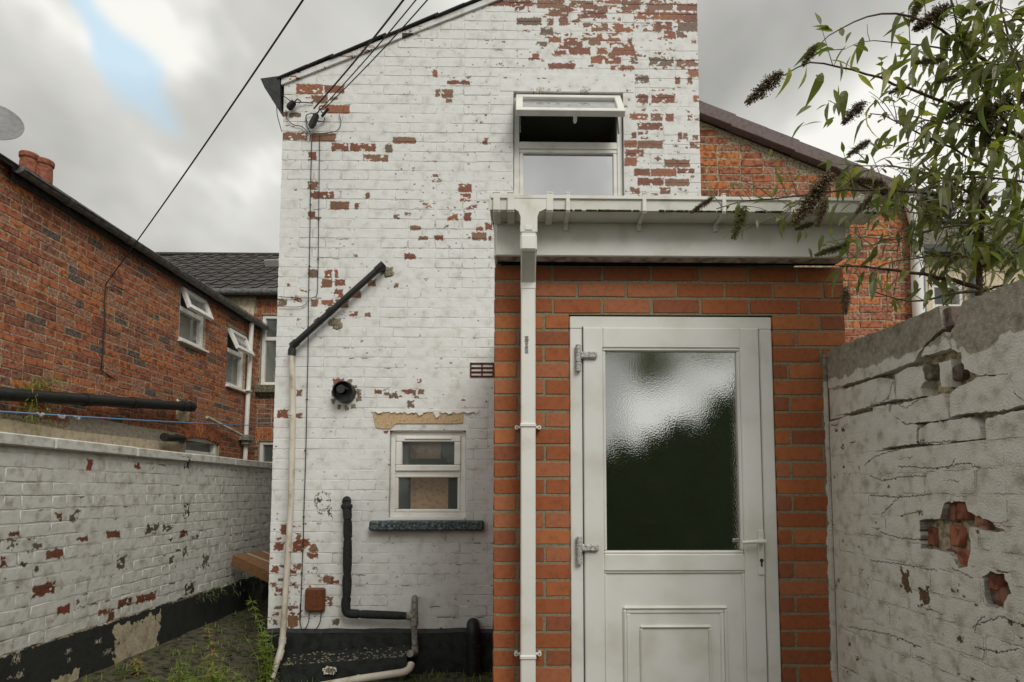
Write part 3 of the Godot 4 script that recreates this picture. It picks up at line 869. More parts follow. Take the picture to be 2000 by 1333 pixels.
func _ready():
	rng.seed = 7
	# camera
	var cam := Camera3D.new()
	cam.name = "camera"
	cam.projection = Camera3D.PROJECTION_FRUSTUM
	cam.near = 0.05
	cam.far = 400.0
	cam.size = 0.05 * 1333.0 / 1200.0
	cam.frustum_offset = Vector2(-0.0325, 0.1713) * 0.05
	cam.position = Vector3(0, 1.25, 0)
	cam.rotation = Vector3(atan(0.0733), deg_to_rad(-1.0), 0)
	add_child(cam)
	# sky, exposure
	var env := Environment.new()
	env.background_mode = Environment.BG_SKY
	var sky := Sky.new()
	var sm := PanoramaSkyMaterial.new()
	sm.panorama = sky_picture()
	sky.sky_material = sm
	env.sky = sky
	env.background_energy_multiplier = 0.69
	env.tonemap_mode = Environment.TONE_MAPPER_LINEAR
	env.tonemap_exposure = 1.5
	env.sdfgi_enabled = true
	env.ssao_enabled = true
	env.ssil_enabled = true
	var we := WorldEnvironment.new()
	we.name = "world_environment"
	we.environment = env
	add_child(we)
	# the sun behind thin cloud, high and behind the camera
	var sun := DirectionalLight3D.new()
	sun.name = "sun"
	sun.light_energy = 0.40
	sun.light_angular_distance = 30.0
	sun.light_color = Color(1.0, 0.985, 0.955)
	sun.shadow_enabled = true
	add_child(sun)
	sun.look_at_from_position(Vector3(2.3, 4.05, 4.1), Vector3.ZERO)
	materials()
	build_ground()
	build_house()
	build_lobby()
	build_left_wall()
	build_right_wall()
	build_left_building()
	build_back_building()
	build_right_building()
	build_far_house()
	build_roofline_things()
	build_house_fittings()
	build_lobby_fittings()
	build_left_fittings()
	build_wires()
	build_bush()
	build_weeds()
	build_behind()

func lie(x: float, z: float) -> float:
	return lerpf(0.065, -0.15, smoothstep(-2.75, -1.75, x)) + 0.018 * fn.get_noise_2d(x * 2.2, z * 2.2)

func build_ground():
	var a := Acc.new()
	var nx := 46
	var nz := 84
	for i in nx:
		for j in nz:
			var q := []
			for k in [[0, 0], [1, 0], [1, 1], [0, 1]]:
				var x: float = -4.6 + (i + k[0]) * 0.14
				var z: float = 1.4 - (j + k[1]) * 0.14
				q.append(Vector3(x, lie(x, z), z))
			a.quad(q[0], q[1], q[2], q[3], Vector3.UP)
	for r in [[-200.0, -200.0, -4.6, 200.0], [1.84, -200.0, 200.0, 200.0], [-4.6, 1.4, 1.84, 200.0], [-4.6, -200.0, 1.84, -10.36]]:
		a.quad(Vector3(r[0], -0.16, r[1]), Vector3(r[2], -0.16, r[1]), Vector3(r[2], -0.16, r[3]), Vector3(r[0], -0.16, r[3]), Vector3.UP)
	struct("ground", a, M["soil"])

func roof_y(x: float) -> float:
	return 4.663 + 0.4305 * (x + 1.998)

func build_house():
	var coat := paint_house()
	var pm := coat_mat("house_paint", coat, Color(0.98, 0.985, 0.975), 0.62, 0.22, 1.1)
	var mo := Vector3(coat.x0, coat.y1, 0)
	var mu := Vector3.RIGHT / coat.wide
	var mw := Vector3.DOWN / coat.high
	var th := thing("house", "white painted brick house gable with flaking paint, two white windows and a sloping roof edge", "house", Vector3(-0.24, 0, -4.9))
	var f := Vector3(0, 0, 1)
	var o := Vector3(0, 0, -4.9)
	# wall behind the bricks, in pieces round the openings
	var a := Acc.new().map(mo, mu, mw)
	var back := Vector3(0, 0, -4.9026)
	var cols := [[-1.972, -1.051, []], [-1.051, -0.441, [1.038, 1.735]], [-0.441, -0.069, []], [-0.069, 0.85, [3.55, 4.61]], [0.85, 1.487, []]]
	for c in cols:
		var spans := [[-0.3, 99.0]]
		if c[2].size():
			spans = [[-0.3, c[2][0]], [c[2][1], 99.0]]
		for s in spans:
			a.slab(PackedVector2Array([Vector2(c[0], s[0]), Vector2(c[1], s[0]), Vector2(c[1], minf(s[1], roof_y(c[1]) - 0.03)), Vector2(c[0], minf(s[1], roof_y(c[0]) - 0.03))]), back, Vector3.RIGHT, Vector3.UP, f, 0.12)
	part("wall", a, pm, th)
	a = Acc.new().map(mo, mu, mw)
	# side walls and the back, so that the rooms are closed
	a.box(Vector3(-1.91, 2.15, -8.0), Vector3(0.12, 4.95, 5.9), 0.0)
	a.box(Vector3(1.427, 2.9, -8.0), Vector3(0.12, 6.4, 5.9), 0.0)
	a.box(Vector3(-0.24, 2.2, -10.9), Vector3(3.45, 5.0, 0.1), 0.0)
	part("side_wall", a, pm, th)
	# bricks
	var list := rows(-1.975, 1.49, YB, -1, 75, COURSE, 0.222, 1.179 - 0.111, 0.007, 0.06)
	list = cut(list, [[-1.051, 1.038, -0.441, 1.735], [-0.069, 3.5, 0.85, 4.61], [-0.19, 4.577, 0.948, 4.739], [-1.179, 1.748, -0.422, 1.879], [-1.182, 0.94, -0.295, 1.022], [-0.414, 2.167, -0.22, 2.288], [-0.105, -1.0, 1.5, 2.53]], 0.007)
	var kept := []
	for b in list:
		var top: float = b[1] + b[3] + 0.035
		var lo: float = (top - 4.663) / 0.4305 - 1.998
		if b[0] - b[2] < lo:
			var e: float = b[0] + b[2]
			if e - lo < 0.04:
				continue
			b[0] = (e + lo) * 0.5
			b[2] = (e - lo) * 0.5
		kept.append(b)
	lay(th, kept, o, Vector3.RIGHT, f, {"deep": 0.012, "bev": 0.0026, "jit": 0.0022, "uneven": 0.0006, "tilt": 0.005, "sink": 0.0021}, [pm], 300, [mo, mu, mw])
	# lintels
	a = Acc.new().map(mo, mu, mw)
	a.box(Vector3(0.379, 4.658, -4.949), Vector3(1.132, 0.158, 0.1), 0.006)
	part("lintel", a, pm, th)
	var poly := PackedVector2Array()
	for p in [Vector3(-1.186, 1.882, -4.9), Vector3(-0.463, 1.891, -4.9), Vector3(-0.466, 1.795, -4.9), Vector3(-0.525, 1.79, -4.9), Vector3(-1.003, 1.789, -4.9), Vector3(-1.043, 1.749, -4.9), Vector3(-1.112, 1.747, -4.9), Vector3(-1.162, 1.758, -4.9)]:
		poly.append(Vector2(p.x, p.y))
	a = Acc.new()
	a.slab(poly, Vector3(0, 0, -4.894), Vector3.RIGHT, Vector3.UP, f, 0.1)
	part("lintel", a, M["lintel_cream"], th, "cream stone lintel with torn white paint along its top")
	# torn paint along the top of that lintel: thin curled flakes
	var fl := Acc.new()
	var s := -1.185
	while s < -0.36:
		var w := rng.randf_range(0.03, 0.075)
		var drop := rng.randf_range(0.012, 0.035)
		if rng.randf() < 0.25:
			drop += 0.03
		var y := 1.893
		var p0 := Vector3(s, y, -4.892)
		var p1 := Vector3(s + w, y, -4.892)
		var m := Vector3(s + w * rng.randf_range(0.2, 0.8), y - drop, -4.892 + rng.randf_range(0.002, 0.014))
		fl.tri(p0, p1, m, f)
		fl.quad(p0, m, m + Vector3(w * 0.5, drop * 0.35, 0.002), p1, f)
		s += w * 0.85
	fl.box(Vector3(-0.772, 1.889, -4.894), Vector3(0.85, 0.024, 0.006), 0.002)
	part("paint_flake", fl, M["flake"], th).set_meta("kind", "stuff")
	# black foot of the wall
	a = Acc.new()
	var xs := -1.995
	while xs < -0.13:
		var e := minf(xs + 0.11, -0.128)
		var y := 0.185 + 0.012 * fn.get_noise_2d(xs * 6.0, 1.0)
		var y2 := 0.185 + 0.012 * fn.get_noise_2d(e * 6.0, 1.0)
		var z := -4.872 + 0.006 * fn.get_noise_2d(xs * 5.0, 7.0)
		var z2 := -4.872 + 0.006 * fn.get_noise_2d(e * 5.0, 7.0)
		a.quad(Vector3(xs, -0.3, z), Vector3(e, -0.3, z2), Vector3(e, y - 0.03, z2), Vector3(xs, y - 0.03, z), f)
		a.quad(Vector3(xs, y - 0.03, z), Vector3(e, y2 - 0.03, z2), Vector3(e, y2, z2 - 0.034), Vector3(xs, y, z - 0.034), Vector3(0, 1, 1))
		xs = e
	a.box(Vector3(-1.985, -0.06, -5.2), Vector3(0.02, 0.46, 0.65), 0.0)
	part("plinth", a, M["black_paint"], th)
	# roof: slates over the verge and the slope behind
	var rise := Vector3(1, 0.4305, 0).normalized()
	var up := Vector3(-rise.y, rise.x, 0)
	var rb := Basis(rise, up, Vector3(0, 0, 1))
	var vs := Acc.new()
	vs.slab(PackedVector2Array([Vector2(-1.99, roof_y(-1.99) - 0.06), Vector2(1.49, roof_y(1.49) - 0.06), Vector2(1.49, roof_y(1.49) - 0.012), Vector2(-1.99, roof_y(-1.99) - 0.012)]), Vector3(0, 0, -4.882), Vector3.RIGHT, Vector3.UP, f, 0.14)
	part("verge_mortar", vs, pm, th)
	var len_ := 4.1
	var k := 0
	var d := -0.03
	while d < len_:
		var sl := Acc.new()
		sl.box(Vector3(-1.998, 4.663, -4.93) + rise * (d + 0.14) + up * (0.0 + 0.006 * (k % 2)), Vector3(0.27, 0.009, 0.14 + rng.randf_range(0, 0.012)), 0.001, rb * Basis(Vector3(0, 0, 1), 0.03))
		part("verge_slate", sl, M["slate"], th)
		d += 0.235
		k += 1
	var rf := Acc.new()
	rf.box(Vector3(-1.998, 4.663, -7.9) + rise * 1.95 - up * 0.03, Vector3(4.2, 0.03, 5.8), 0.0, rb)
	part("roof", rf, M["slate"], th)
	# eaves at the left corner: boxed end and gutter
	poly = PackedVector2Array()
	for p in [Vector3(-2.157, 4.647, -4.9), Vector3(-2.002, 4.672, -4.9), Vector3(-1.997, 4.631, -4.9), Vector3(-1.985, 4.392, -4.9), Vector3(-2.029, 4.427, -4.9), Vector3(-2.086, 4.515, -4.9), Vector3(-2.121, 4.568, -4.9)]:
		poly.append(Vector2(p.x, p.y))
	a = Acc.new()
	a.slab(poly, Vector3(0, 0, -4.87), Vector3.RIGHT, Vector3.UP, f, 5.9)
	part("eaves_box", a, M["black_paint"], th)
	# windows
	house_windows(th, f)
	# air brick beside the lobby
	a = Acc.new()
	a.box(Vector3(-0.317, 2.2275, -4.945), Vector3(0.192, 0.119, 0.05), 0.002)
	var ab := part("air_brick", a, M["dark_void"], th, "dark red louvred air brick")
	a = Acc.new()
	for y in [2.176, 2.211, 2.246, 2.281]:
		a.box(Vector3(-0.317, y, -4.906), Vector3(0.19, 0.012, 0.03), 0.002, Basis(Vector3.RIGHT, 0.5))
	for x in [-0.408, -0.317, -0.226]:
		a.box(Vector3(x, 2.2275, -4.91), Vector3(0.012, 0.117, 0.03), 0.002)
	part("louvre", a, M["airbrick"], ab)

func house_windows(th: Node3D, f: Vector3):
	var u := Vector3.RIGHT
	# upper window
	var o := Vector3(0, 0, -4.94)
	var a := frame(Acc.new(), o, u, f, -0.065, 3.58, 0.846, 4.606, 0.045, 0.07, 0.004)
	a.box(Vector3(0.39, 4.14, -4.975), Vector3(0.82, 0.062, 0.068), 0.004)
	var w := part("window", a, M["white_plastic"], th, "upper white window with its top light open")
	# fixed light below: beads round the glass
	a = frame(Acc.new(), o + Vector3(0, 0, -0.004), u, f, -0.0195, 3.6255, 0.8005, 4.108, 0.034, 0.05, 0.006)
	part("casement", a, M["white_plastic"], w)
	part("pane", pane(0.013, 3.65, 0.77, 4.076, o + Vector3(0, 0, -0.03), u, f), M["sky_glass"], w)
	# the open top light, hung at its top edge
	var al := deg_to_rad(40.0)
	var down := Vector3(0, -cos(al), sin(al))
	var out := Vector3(0, sin(al), cos(al))
	var hinge := Vector3(0.39, 4.545, -4.925)
	var bs := Basis(u, -down, out)
	a = Acc.new()
	var hw := 0.437
	a.box(hinge + down * 0.026, Vector3(hw * 2, 0.052, 0.05), 0.005, bs)
	a.box(hinge + down * 0.35, Vector3(hw * 2, 0.055, 0.05), 0.005, bs)
	for s in [-1.0, 1.0]:
		a.box(hinge + down * 0.188 + u * s * (hw - 0.028), Vector3(0.055, 0.27, 0.05), 0.004, bs)
	var sash := part("sash", a, M["white_plastic"], w, "open top light")
	a = Acc.new()
	a.box(hinge + down * 0.188 - out * 0.004, Vector3(hw * 2 - 0.11, 0.27, 0.012), 0.0, bs)
	part("sash_pane", a, M["sky_glass"], w)
	a = Acc.new()
	a.box(hinge + down * 0.365 - out * 0.045 + u * 0.04, Vector3(0.03, 0.02, 0.05), 0.006, bs)
	a.box(hinge + down * 0.35 - out * 0.07 + u * 0.04, Vector3(0.022, 0.05, 0.018), 0.006, bs)
	part("handle", a, M["white_plastic"], w)
	a = Acc.new()
	for s in [-1.0, 1.0]:
		a.box(Vector3(0.39 + s * 0.402, 4.33, -4.86), Vector3(0.012, 0.36, 0.01), 0.0, Basis(Vector3.RIGHT, -0.35))
	part("stay", a, M["gutter_grey"], w)
	a = Acc.new()
	a.box(Vector3(0.39, 4.574, -4.936), Vector3(0.4, 0.022, 0.012), 0.003)
	part("trickle_vent", a, M["trickle"], w)
	part("interior", room(-0.06, 3.2, 0.84, 4.6, Vector3(0, 0, -5.03), u, f, 1.6), M["room_dark"], w)
	# lower window
	a = frame(Acc.new(), o, u, f, -1.048, 1.041, -0.444, 1.732, 0.042, 0.07, 0.004)
	a.box(Vector3(-0.746, 1.408, -4.975), Vector3(0.52, 0.05, 0.068), 0.004)
	w = part("window", a, M["white_plastic"], th, "small white lower window with two panes")
	a = frame(Acc.new(), o + Vector3(0, 0, 0.016), u, f, -1.005, 1.41, -0.487, 1.695, 0.05, 0.05, 0.006)
	part("sash", a, M["white_plastic"], w)
	a = Acc.new()
	a.box(Vector3(-0.746, 1.672, -4.921), Vector3(0.37, 0.014, 0.016), 0.003)
	a.box(Vector3(-0.746, 1.735, -4.93), Vector3(0.56, 0.02, 0.03), 0.003)
	part("trickle_vent", a, M["white_plastic"], w)
	a = frame(Acc.new(), o + Vector3(0, 0, 0.003), u, f, -1.006, 1.083, -0.486, 1.383, 0.024, 0.04, 0.006)
	part("casement", a, M["white_plastic"], w)
	part("pane", pane(-0.96, 1.455, -0.53, 1.65, o + Vector3(0, 0, -0.02), u, f), M["glass"], w)
	part("pane", pane(-0.985, 1.1, -0.505, 1.365, o + Vector3(0, 0, -0.02), u, f), M["glass"], w)
	part("interior", room(-1.04, 0.8, -0.45, 1.75, Vector3(0, 0, -5.03), u, f, 1.2), M["room_dark"], w)
	a = Acc.new()
	a.box(Vector3(-0.755, 1.2, -5.09), Vector3(0.31, 0.5, 0.02), 0.003)
	a.box(Vector3(-0.80, 1.62, -5.14), Vector3(0.26, 0.2, 0.02), 0.003)
	part("wooden_panel", a, M["wood_with_reflection"], w)
	# stone sill, thickly painted blue-green
	a = Acc.new()
	a.box(Vector3(-0.739, 0.981, -4.88), Vector3(0.888, 0.078, 0.12), 0.012)
	part("sill", a, M["sill_paint"], th, "sill with layers of blue and green paint")
	a = Acc.new()
	a.box(Vector3(-0.746, 1.03, -4.925), Vector3(0.606, 0.022, 0.1), 0.004)
	part("sill", a, M["flake"], th)

func build_lobby():
	var th := thing("brick_lobby", "small red brick lobby with flat white fascia built against the white house", "porch", Vector3(0.68, 0, -2.73))
	var f := Vector3(0, 0, 1)
	var zb := -2.7335
	var a := Acc.new()
	for r in [[-0.119, -0.3, 0.214, 2.277], [1.146, -0.3, 1.477, 2.277], [0.214, 2.05, 1.146, 2.277]]:
		a.slab(PackedVector2Array([Vector2(r[0], r[1]), Vector2(r[2], r[1]), Vector2(r[2], r[3]), Vector2(r[0], r[3])]), Vector3(0, 0, zb), Vector3.RIGHT, Vector3.UP, f, 0.095)
	a.box(Vector3(-0.07, 1.0, -3.86), Vector3(0.1, 2.6, 2.04), 0.0)
	a.box(Vector3(1.427, 1.0, -3.86), Vector3(0.1, 2.6, 2.04), 0.0)
	part("wall", a, M["lobby_mortar"], th)
	var yb := -0.1075
	var cs := 0.0745
	var joint := 0.0115
	var list := []
	for k in range(0, 32):
		var y := yb + (k + 0.5) * cs
		var edges := []
		if k >= 29:
			var s := 0.0285 + (0.1125 if k % 2 else 0.0) - 0.225
			edges = [-0.12]
			while s < 1.47:
				if s > -0.06:
					edges.append(s + rng.randf_range(-0.003, 0.003))
				s += 0.225
			edges.append(1.478)
			for i in edges.size() - 1:
				list.append([edges[i], edges[i + 1], y])
		else:
			var j := (0.103 if k % 2 == 0 else -0.018) + rng.randf_range(-0.004, 0.004)
			list.append([-0.12, j, y])
			list.append([j, 0.2155, y])
			j = (1.362 if k % 2 == 0 else (1.256 if k > 25 else 1.213)) + rng.randf_range(-0.005, 0.005)
			list.append([1.1445, j, y])
			list.append([j, 1.478, y])
	var bricks := []
	for e in list:
		var jl := joint * rng.randf_range(0.8, 1.25)
		var x0: float = e[0] + (jl * 0.5 if e[0] > -0.11 and absf(e[0] - 1.1445) > 0.001 else 0.0)
		var x1: float = e[1] - (jl * 0.5 if e[1] < 1.47 and absf(e[1] - 0.2155) > 0.001 else 0.0)
		bricks.append([(x0 + x1) * 0.5, e[2] + rng.randf_range(-0.001, 0.001), (x1 - x0) * 0.5, (cs - joint) * 0.5 + rng.randf_range(-0.0008, 0.0008)])
	lay(th, bricks, Vector3(0, 0, -2.73), Vector3.RIGHT, f, {"deep": 0.03, "bev": 0.0018, "jit": 0.0009, "uneven": 0.0009, "tilt": 0.003}, [M["lobby_brick_0"], M["lobby_brick_1"], M["lobby_brick_2"], M["lobby_brick_3"], M["lobby_brick_4"], M["lobby_brick_5"]], 300)
	lay(th, rows(2.74, 4.88, yb, 0, 32, cs, 0.225, 0.02, joint), Vector3(-0.1235, 0, 0), Vector3(0, 0, -1), Vector3.LEFT, {"deep": 0.03, "bev": 0.0022, "jit": 0.0009, "uneven": 0.0009, "tilt": 0.003}, [M["lobby_brick_0"], M["lobby_brick_1"], M["lobby_brick_3"], M["lobby_brick_5"]], 0)
	# fascia, soffit with its insect grille, flat roof
	a = Acc.new()
	a.box(Vector3(0.664, 2.375, -2.629), Vector3(1.552, 0.19, 0.018), 0.003)
	part("fascia", a, M["white_plastic"], th)
	a = Acc.new()
	a.box(Vector3(-0.115, 2.39, -3.7), Vector3(0.012, 0.22, 2.14), 0.002)
	part("fascia", a, M["white_plastic"], th)
	a = Acc.new()
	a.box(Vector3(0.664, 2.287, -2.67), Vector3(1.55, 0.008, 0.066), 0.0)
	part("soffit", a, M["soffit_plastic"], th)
	a = Acc.new()
	a.box(Vector3(0.664, 2.296, -2.716), Vector3(1.55, 0.006, 0.026), 0.0)
	part("soffit_gap", a, M["dark_void"], th)
	a = Acc.new()
	var x := -0.1
	while x < 1.435:
		a.box(Vector3(x, 2.288, -2.716), Vector3(0.0045, 0.006, 0.026), 0.0)
		x += 0.0105
	a.box(Vector3(0.664, 2.2845, -2.724), Vector3(1.545, 0.004, 0.008), 0.0)
	part("grille", a, M["black_plastic"], th).set_meta("kind", "stuff")
	a = Acc.new()
	a.box(Vector3(0.68, 2.5, -3.77), Vector3(1.62, 0.03, 2.24), 0.0, Basis(Vector3.RIGHT, 0.02))
	part("roof", a, M["slate"], th)
	part("interior", room(0.16, -0.1, 1.2, 2.2, Vector3(0, 0, -2.87), Vector3.RIGHT, f, 1.2), M["room_dark"], th)
	# door
	var zf := -2.736
	a = frame(Acc.new(), Vector3(0, 0, zf), Vector3.RIGHT, f, 0.2185, -0.02, 1.1415, 2.0435, 0.058, 0.06, 0.004)
	part("door_frame", a, M["door_plastic"], th)
	a = Acc.new()
	var zs := zf + 0.008
	# stiles and rails of the leaf
	a.box(Vector3(0.3225, 1.03, zs - 0.03), Vector3(0.088, 1.92, 0.06), 0.005)
	a.box(Vector3(1.0335, 1.03, zs - 0.03), Vector3(0.088, 1.92, 0.06), 0.005)
	a.box(Vector3(0.678, 1.943, zs - 0.03), Vector3(0.623, 0.094, 0.06), 0.005)
	a.box(Vector3(0.678, 0.936, zs - 0.03), Vector3(0.623, 0.076, 0.06), 0.005)
	a.box(Vector3(0.678, 0.12, zs - 0.03), Vector3(0.623, 0.1, 0.06), 0.005)
	var door := part("door", a, M["door_plastic"], th, "white half-glazed door")
	a = Acc.new()
	a.box(Vector3(0.678, 0.53, zs - 0.03), Vector3(0.625, 0.74, 0.03), 0.0)
	part("panel", a, M["door_plastic"], door)
	a = Acc.new()
	# glazing beads
	frame(a, Vector3(0, 0, zs - 0.004), Vector3.RIGHT, f, 0.3655, 0.973, 0.9905, 1.897, 0.014, 0.02, 0.005)
	frame(a, Vector3(0, 0, zs - 0.006), Vector3.RIGHT, f, 0.3655, 0.17, 0.9905, 0.899, 0.012, 0.02, 0.005)
	part("bead", a, M["door_plastic"], door)
	a = Acc.new()
	frame(a, Vector3(0, 0, zs - 0.002), Vector3.RIGHT, f, 0.449, 0.28, 0.909, 0.745, 0.014, 0.02, 0.006)
	frame(a, Vector3(0, 0, zs - 0.009), Vector3.RIGHT, f, 0.463, 0.294, 0.895, 0.731, 0.018, 0.01, 0.004)
	frame(a, Vector3(0, 0, zs - 0.004), Vector3.RIGHT, f, 0.522, 0.355, 0.838, 0.662, 0.013, 0.02, 0.006)
	part("moulding", a, M["door_plastic"], door)
	part("pane", pane(0.372, 0.98, 0.984, 1.89, Vector3(0, 0, zs - 0.021), Vector3.RIGHT, f), M["obscure_glass"], door)
	a = Acc.new()
	a.box(Vector3(1.061, 0.979, zs + 0.004), Vector3(0.028, 0.196, 0.008), 0.0035)
	a.tube([Vector3(1.062, 1.03, zs), Vector3(1.062, 1.03, zs + 0.034)], 0.010, 12)
	a.tube(bent([Vector3(1.068, 1.03, zs + 0.04), Vector3(1.03, 1.031, zs + 0.042), Vector3(0.966, 1.026, zs + 0.038)], 0.02), [0.010, 0.010, 0.0095, 0.009, 0.0088, 0.0085, 0.0082, 0.008, 0.0075], 12)
	var hd := part("handle", a, M["door_plastic"], door)
	a = Acc.new()
	a.tube([Vector3(1.061, 0.945, zs + 0.004), Vector3(1.061, 0.945, zs + 0.0095)], 0.0085, 14)
	a.box(Vector3(1.061, 0.928, zs + 0.006), Vector3(0.009, 0.022, 0.007), 0.002)
	part("keyhole", a, M["black_plastic"], door)
	for y in [1.85, 0.992]:
		a = Acc.new()
		a.tube([Vector3(0.256, y - 0.062, zf + 0.013), Vector3(0.256, y - 0.022, zf + 0.013)], 0.0125, 12)
		a.tube([Vector3(0.256, y - 0.020, zf + 0.013), Vector3(0.256, y + 0.02, zf + 0.013)], 0.0125, 12)
		a.tube([Vector3(0.256, y + 0.022, zf + 0.013), Vector3(0.256, y + 0.058, zf + 0.013)], 0.0115, 12)
		a.box(Vector3(0.302, y + 0.01, zs + 0.008), Vector3(0.078, 0.032, 0.018), 0.006)
		a.box(Vector3(0.25, y, zf + 0.004), Vector3(0.02, 0.1, 0.01), 0.003)
		part("hinge", a, M["hinge"], door)
	a = Acc.new()
	a.box(Vector3(0.2775, 1.03, zf + 0.001), Vector3(0.004, 1.93, 0.004), 0.0)
	part("seal", a, M["black_plastic"], door)
	a = Acc.new()
	a.box(Vector3(0.68, -0.06, -2.70), Vector3(0.98, 0.1, 0.16), 0.008)
	part("doorstep", a, M["cement"], th)

func build_left_wall():
	var coat := paint_left()
	var pm := coat_mat("left_wall_paint", coat, Color(0.985, 0.985, 0.96), 0.75, 0.4, 0.9, "grime_heavy")
	var mo := Vector3(0, coat.y1, -coat.x0)
	var mu := Vector3(0, 0, -1.0 / coat.wide)
	var mw := Vector3.DOWN / coat.high
	var th := thing("garden_wall", "long low white painted brick boundary wall with a black tarred foot, left of the yard", "wall", Vector3(-2.9, 0, -5.0))
	var f := Vector3.RIGHT
	var u := Vector3(0, 0, -1)
	var a := Acc.new().map(mo, mu, mw)
	a.box(Vector3(-2.9135, 0.6, -4.5), Vector3(0.222, 1.79, 14.0), 0.0)
	part("wall", a, pm, th)
	var list := rows(2.9, 11.0, 0.36, 0, 15, 0.0785, 0.23, 0.05, 0.007, 0.15)
	lay(th, list, Vector3(-2.8, 0, 0), u, f, {"deep": 0.012, "bev": 0.003, "jit": 0.004, "uneven": 0.0009, "tilt": 0.010, "sink": 0.0018}, [pm], 300, [mo, mu, mw])
	# tarred render band
	a = Acc.new().map(mo, mu, mw)
	var s := -2.5
	while s < 11.4:
		var e := s + 0.12
		var x := -2.795 + 0.008 * fn.get_noise_2d(s * 3.0, 4.0)
		var x2 := -2.795 + 0.008 * fn.get_noise_2d(e * 3.0, 4.0)
		a.quad(Vector3(x, -0.3, -s), Vector3(x2, -0.3, -e), Vector3(x2, 0.36, -e), Vector3(x, 0.36, -s), f)
		a.quad(Vector3(x, 0.36, -s), Vector3(x2, 0.36, -e), Vector3(x2 - 0.03, 0.366, -e), Vector3(x - 0.03, 0.366, -s), Vector3(1, 1, 0))
		s = e
	part("tarred_band", a, pm, th)
	# coping stones
	s = -2.4
	while s < 11.3:
		var l := rng.randf_range(0.75, 0.95)
		a = Acc.new().map(mo, mu, mw)
		a.box(Vector3(-2.905 + rng.randf_range(-0.004, 0.004), 1.533 + rng.randf_range(-0.004, 0.004), -s - l * 0.5), Vector3(0.285, 0.068, l - 0.008), 0.008, Basis(Vector3.UP, rng.randf_range(-0.004, 0.004)))
		part("coping_stone", a, pm, th)
		s += l

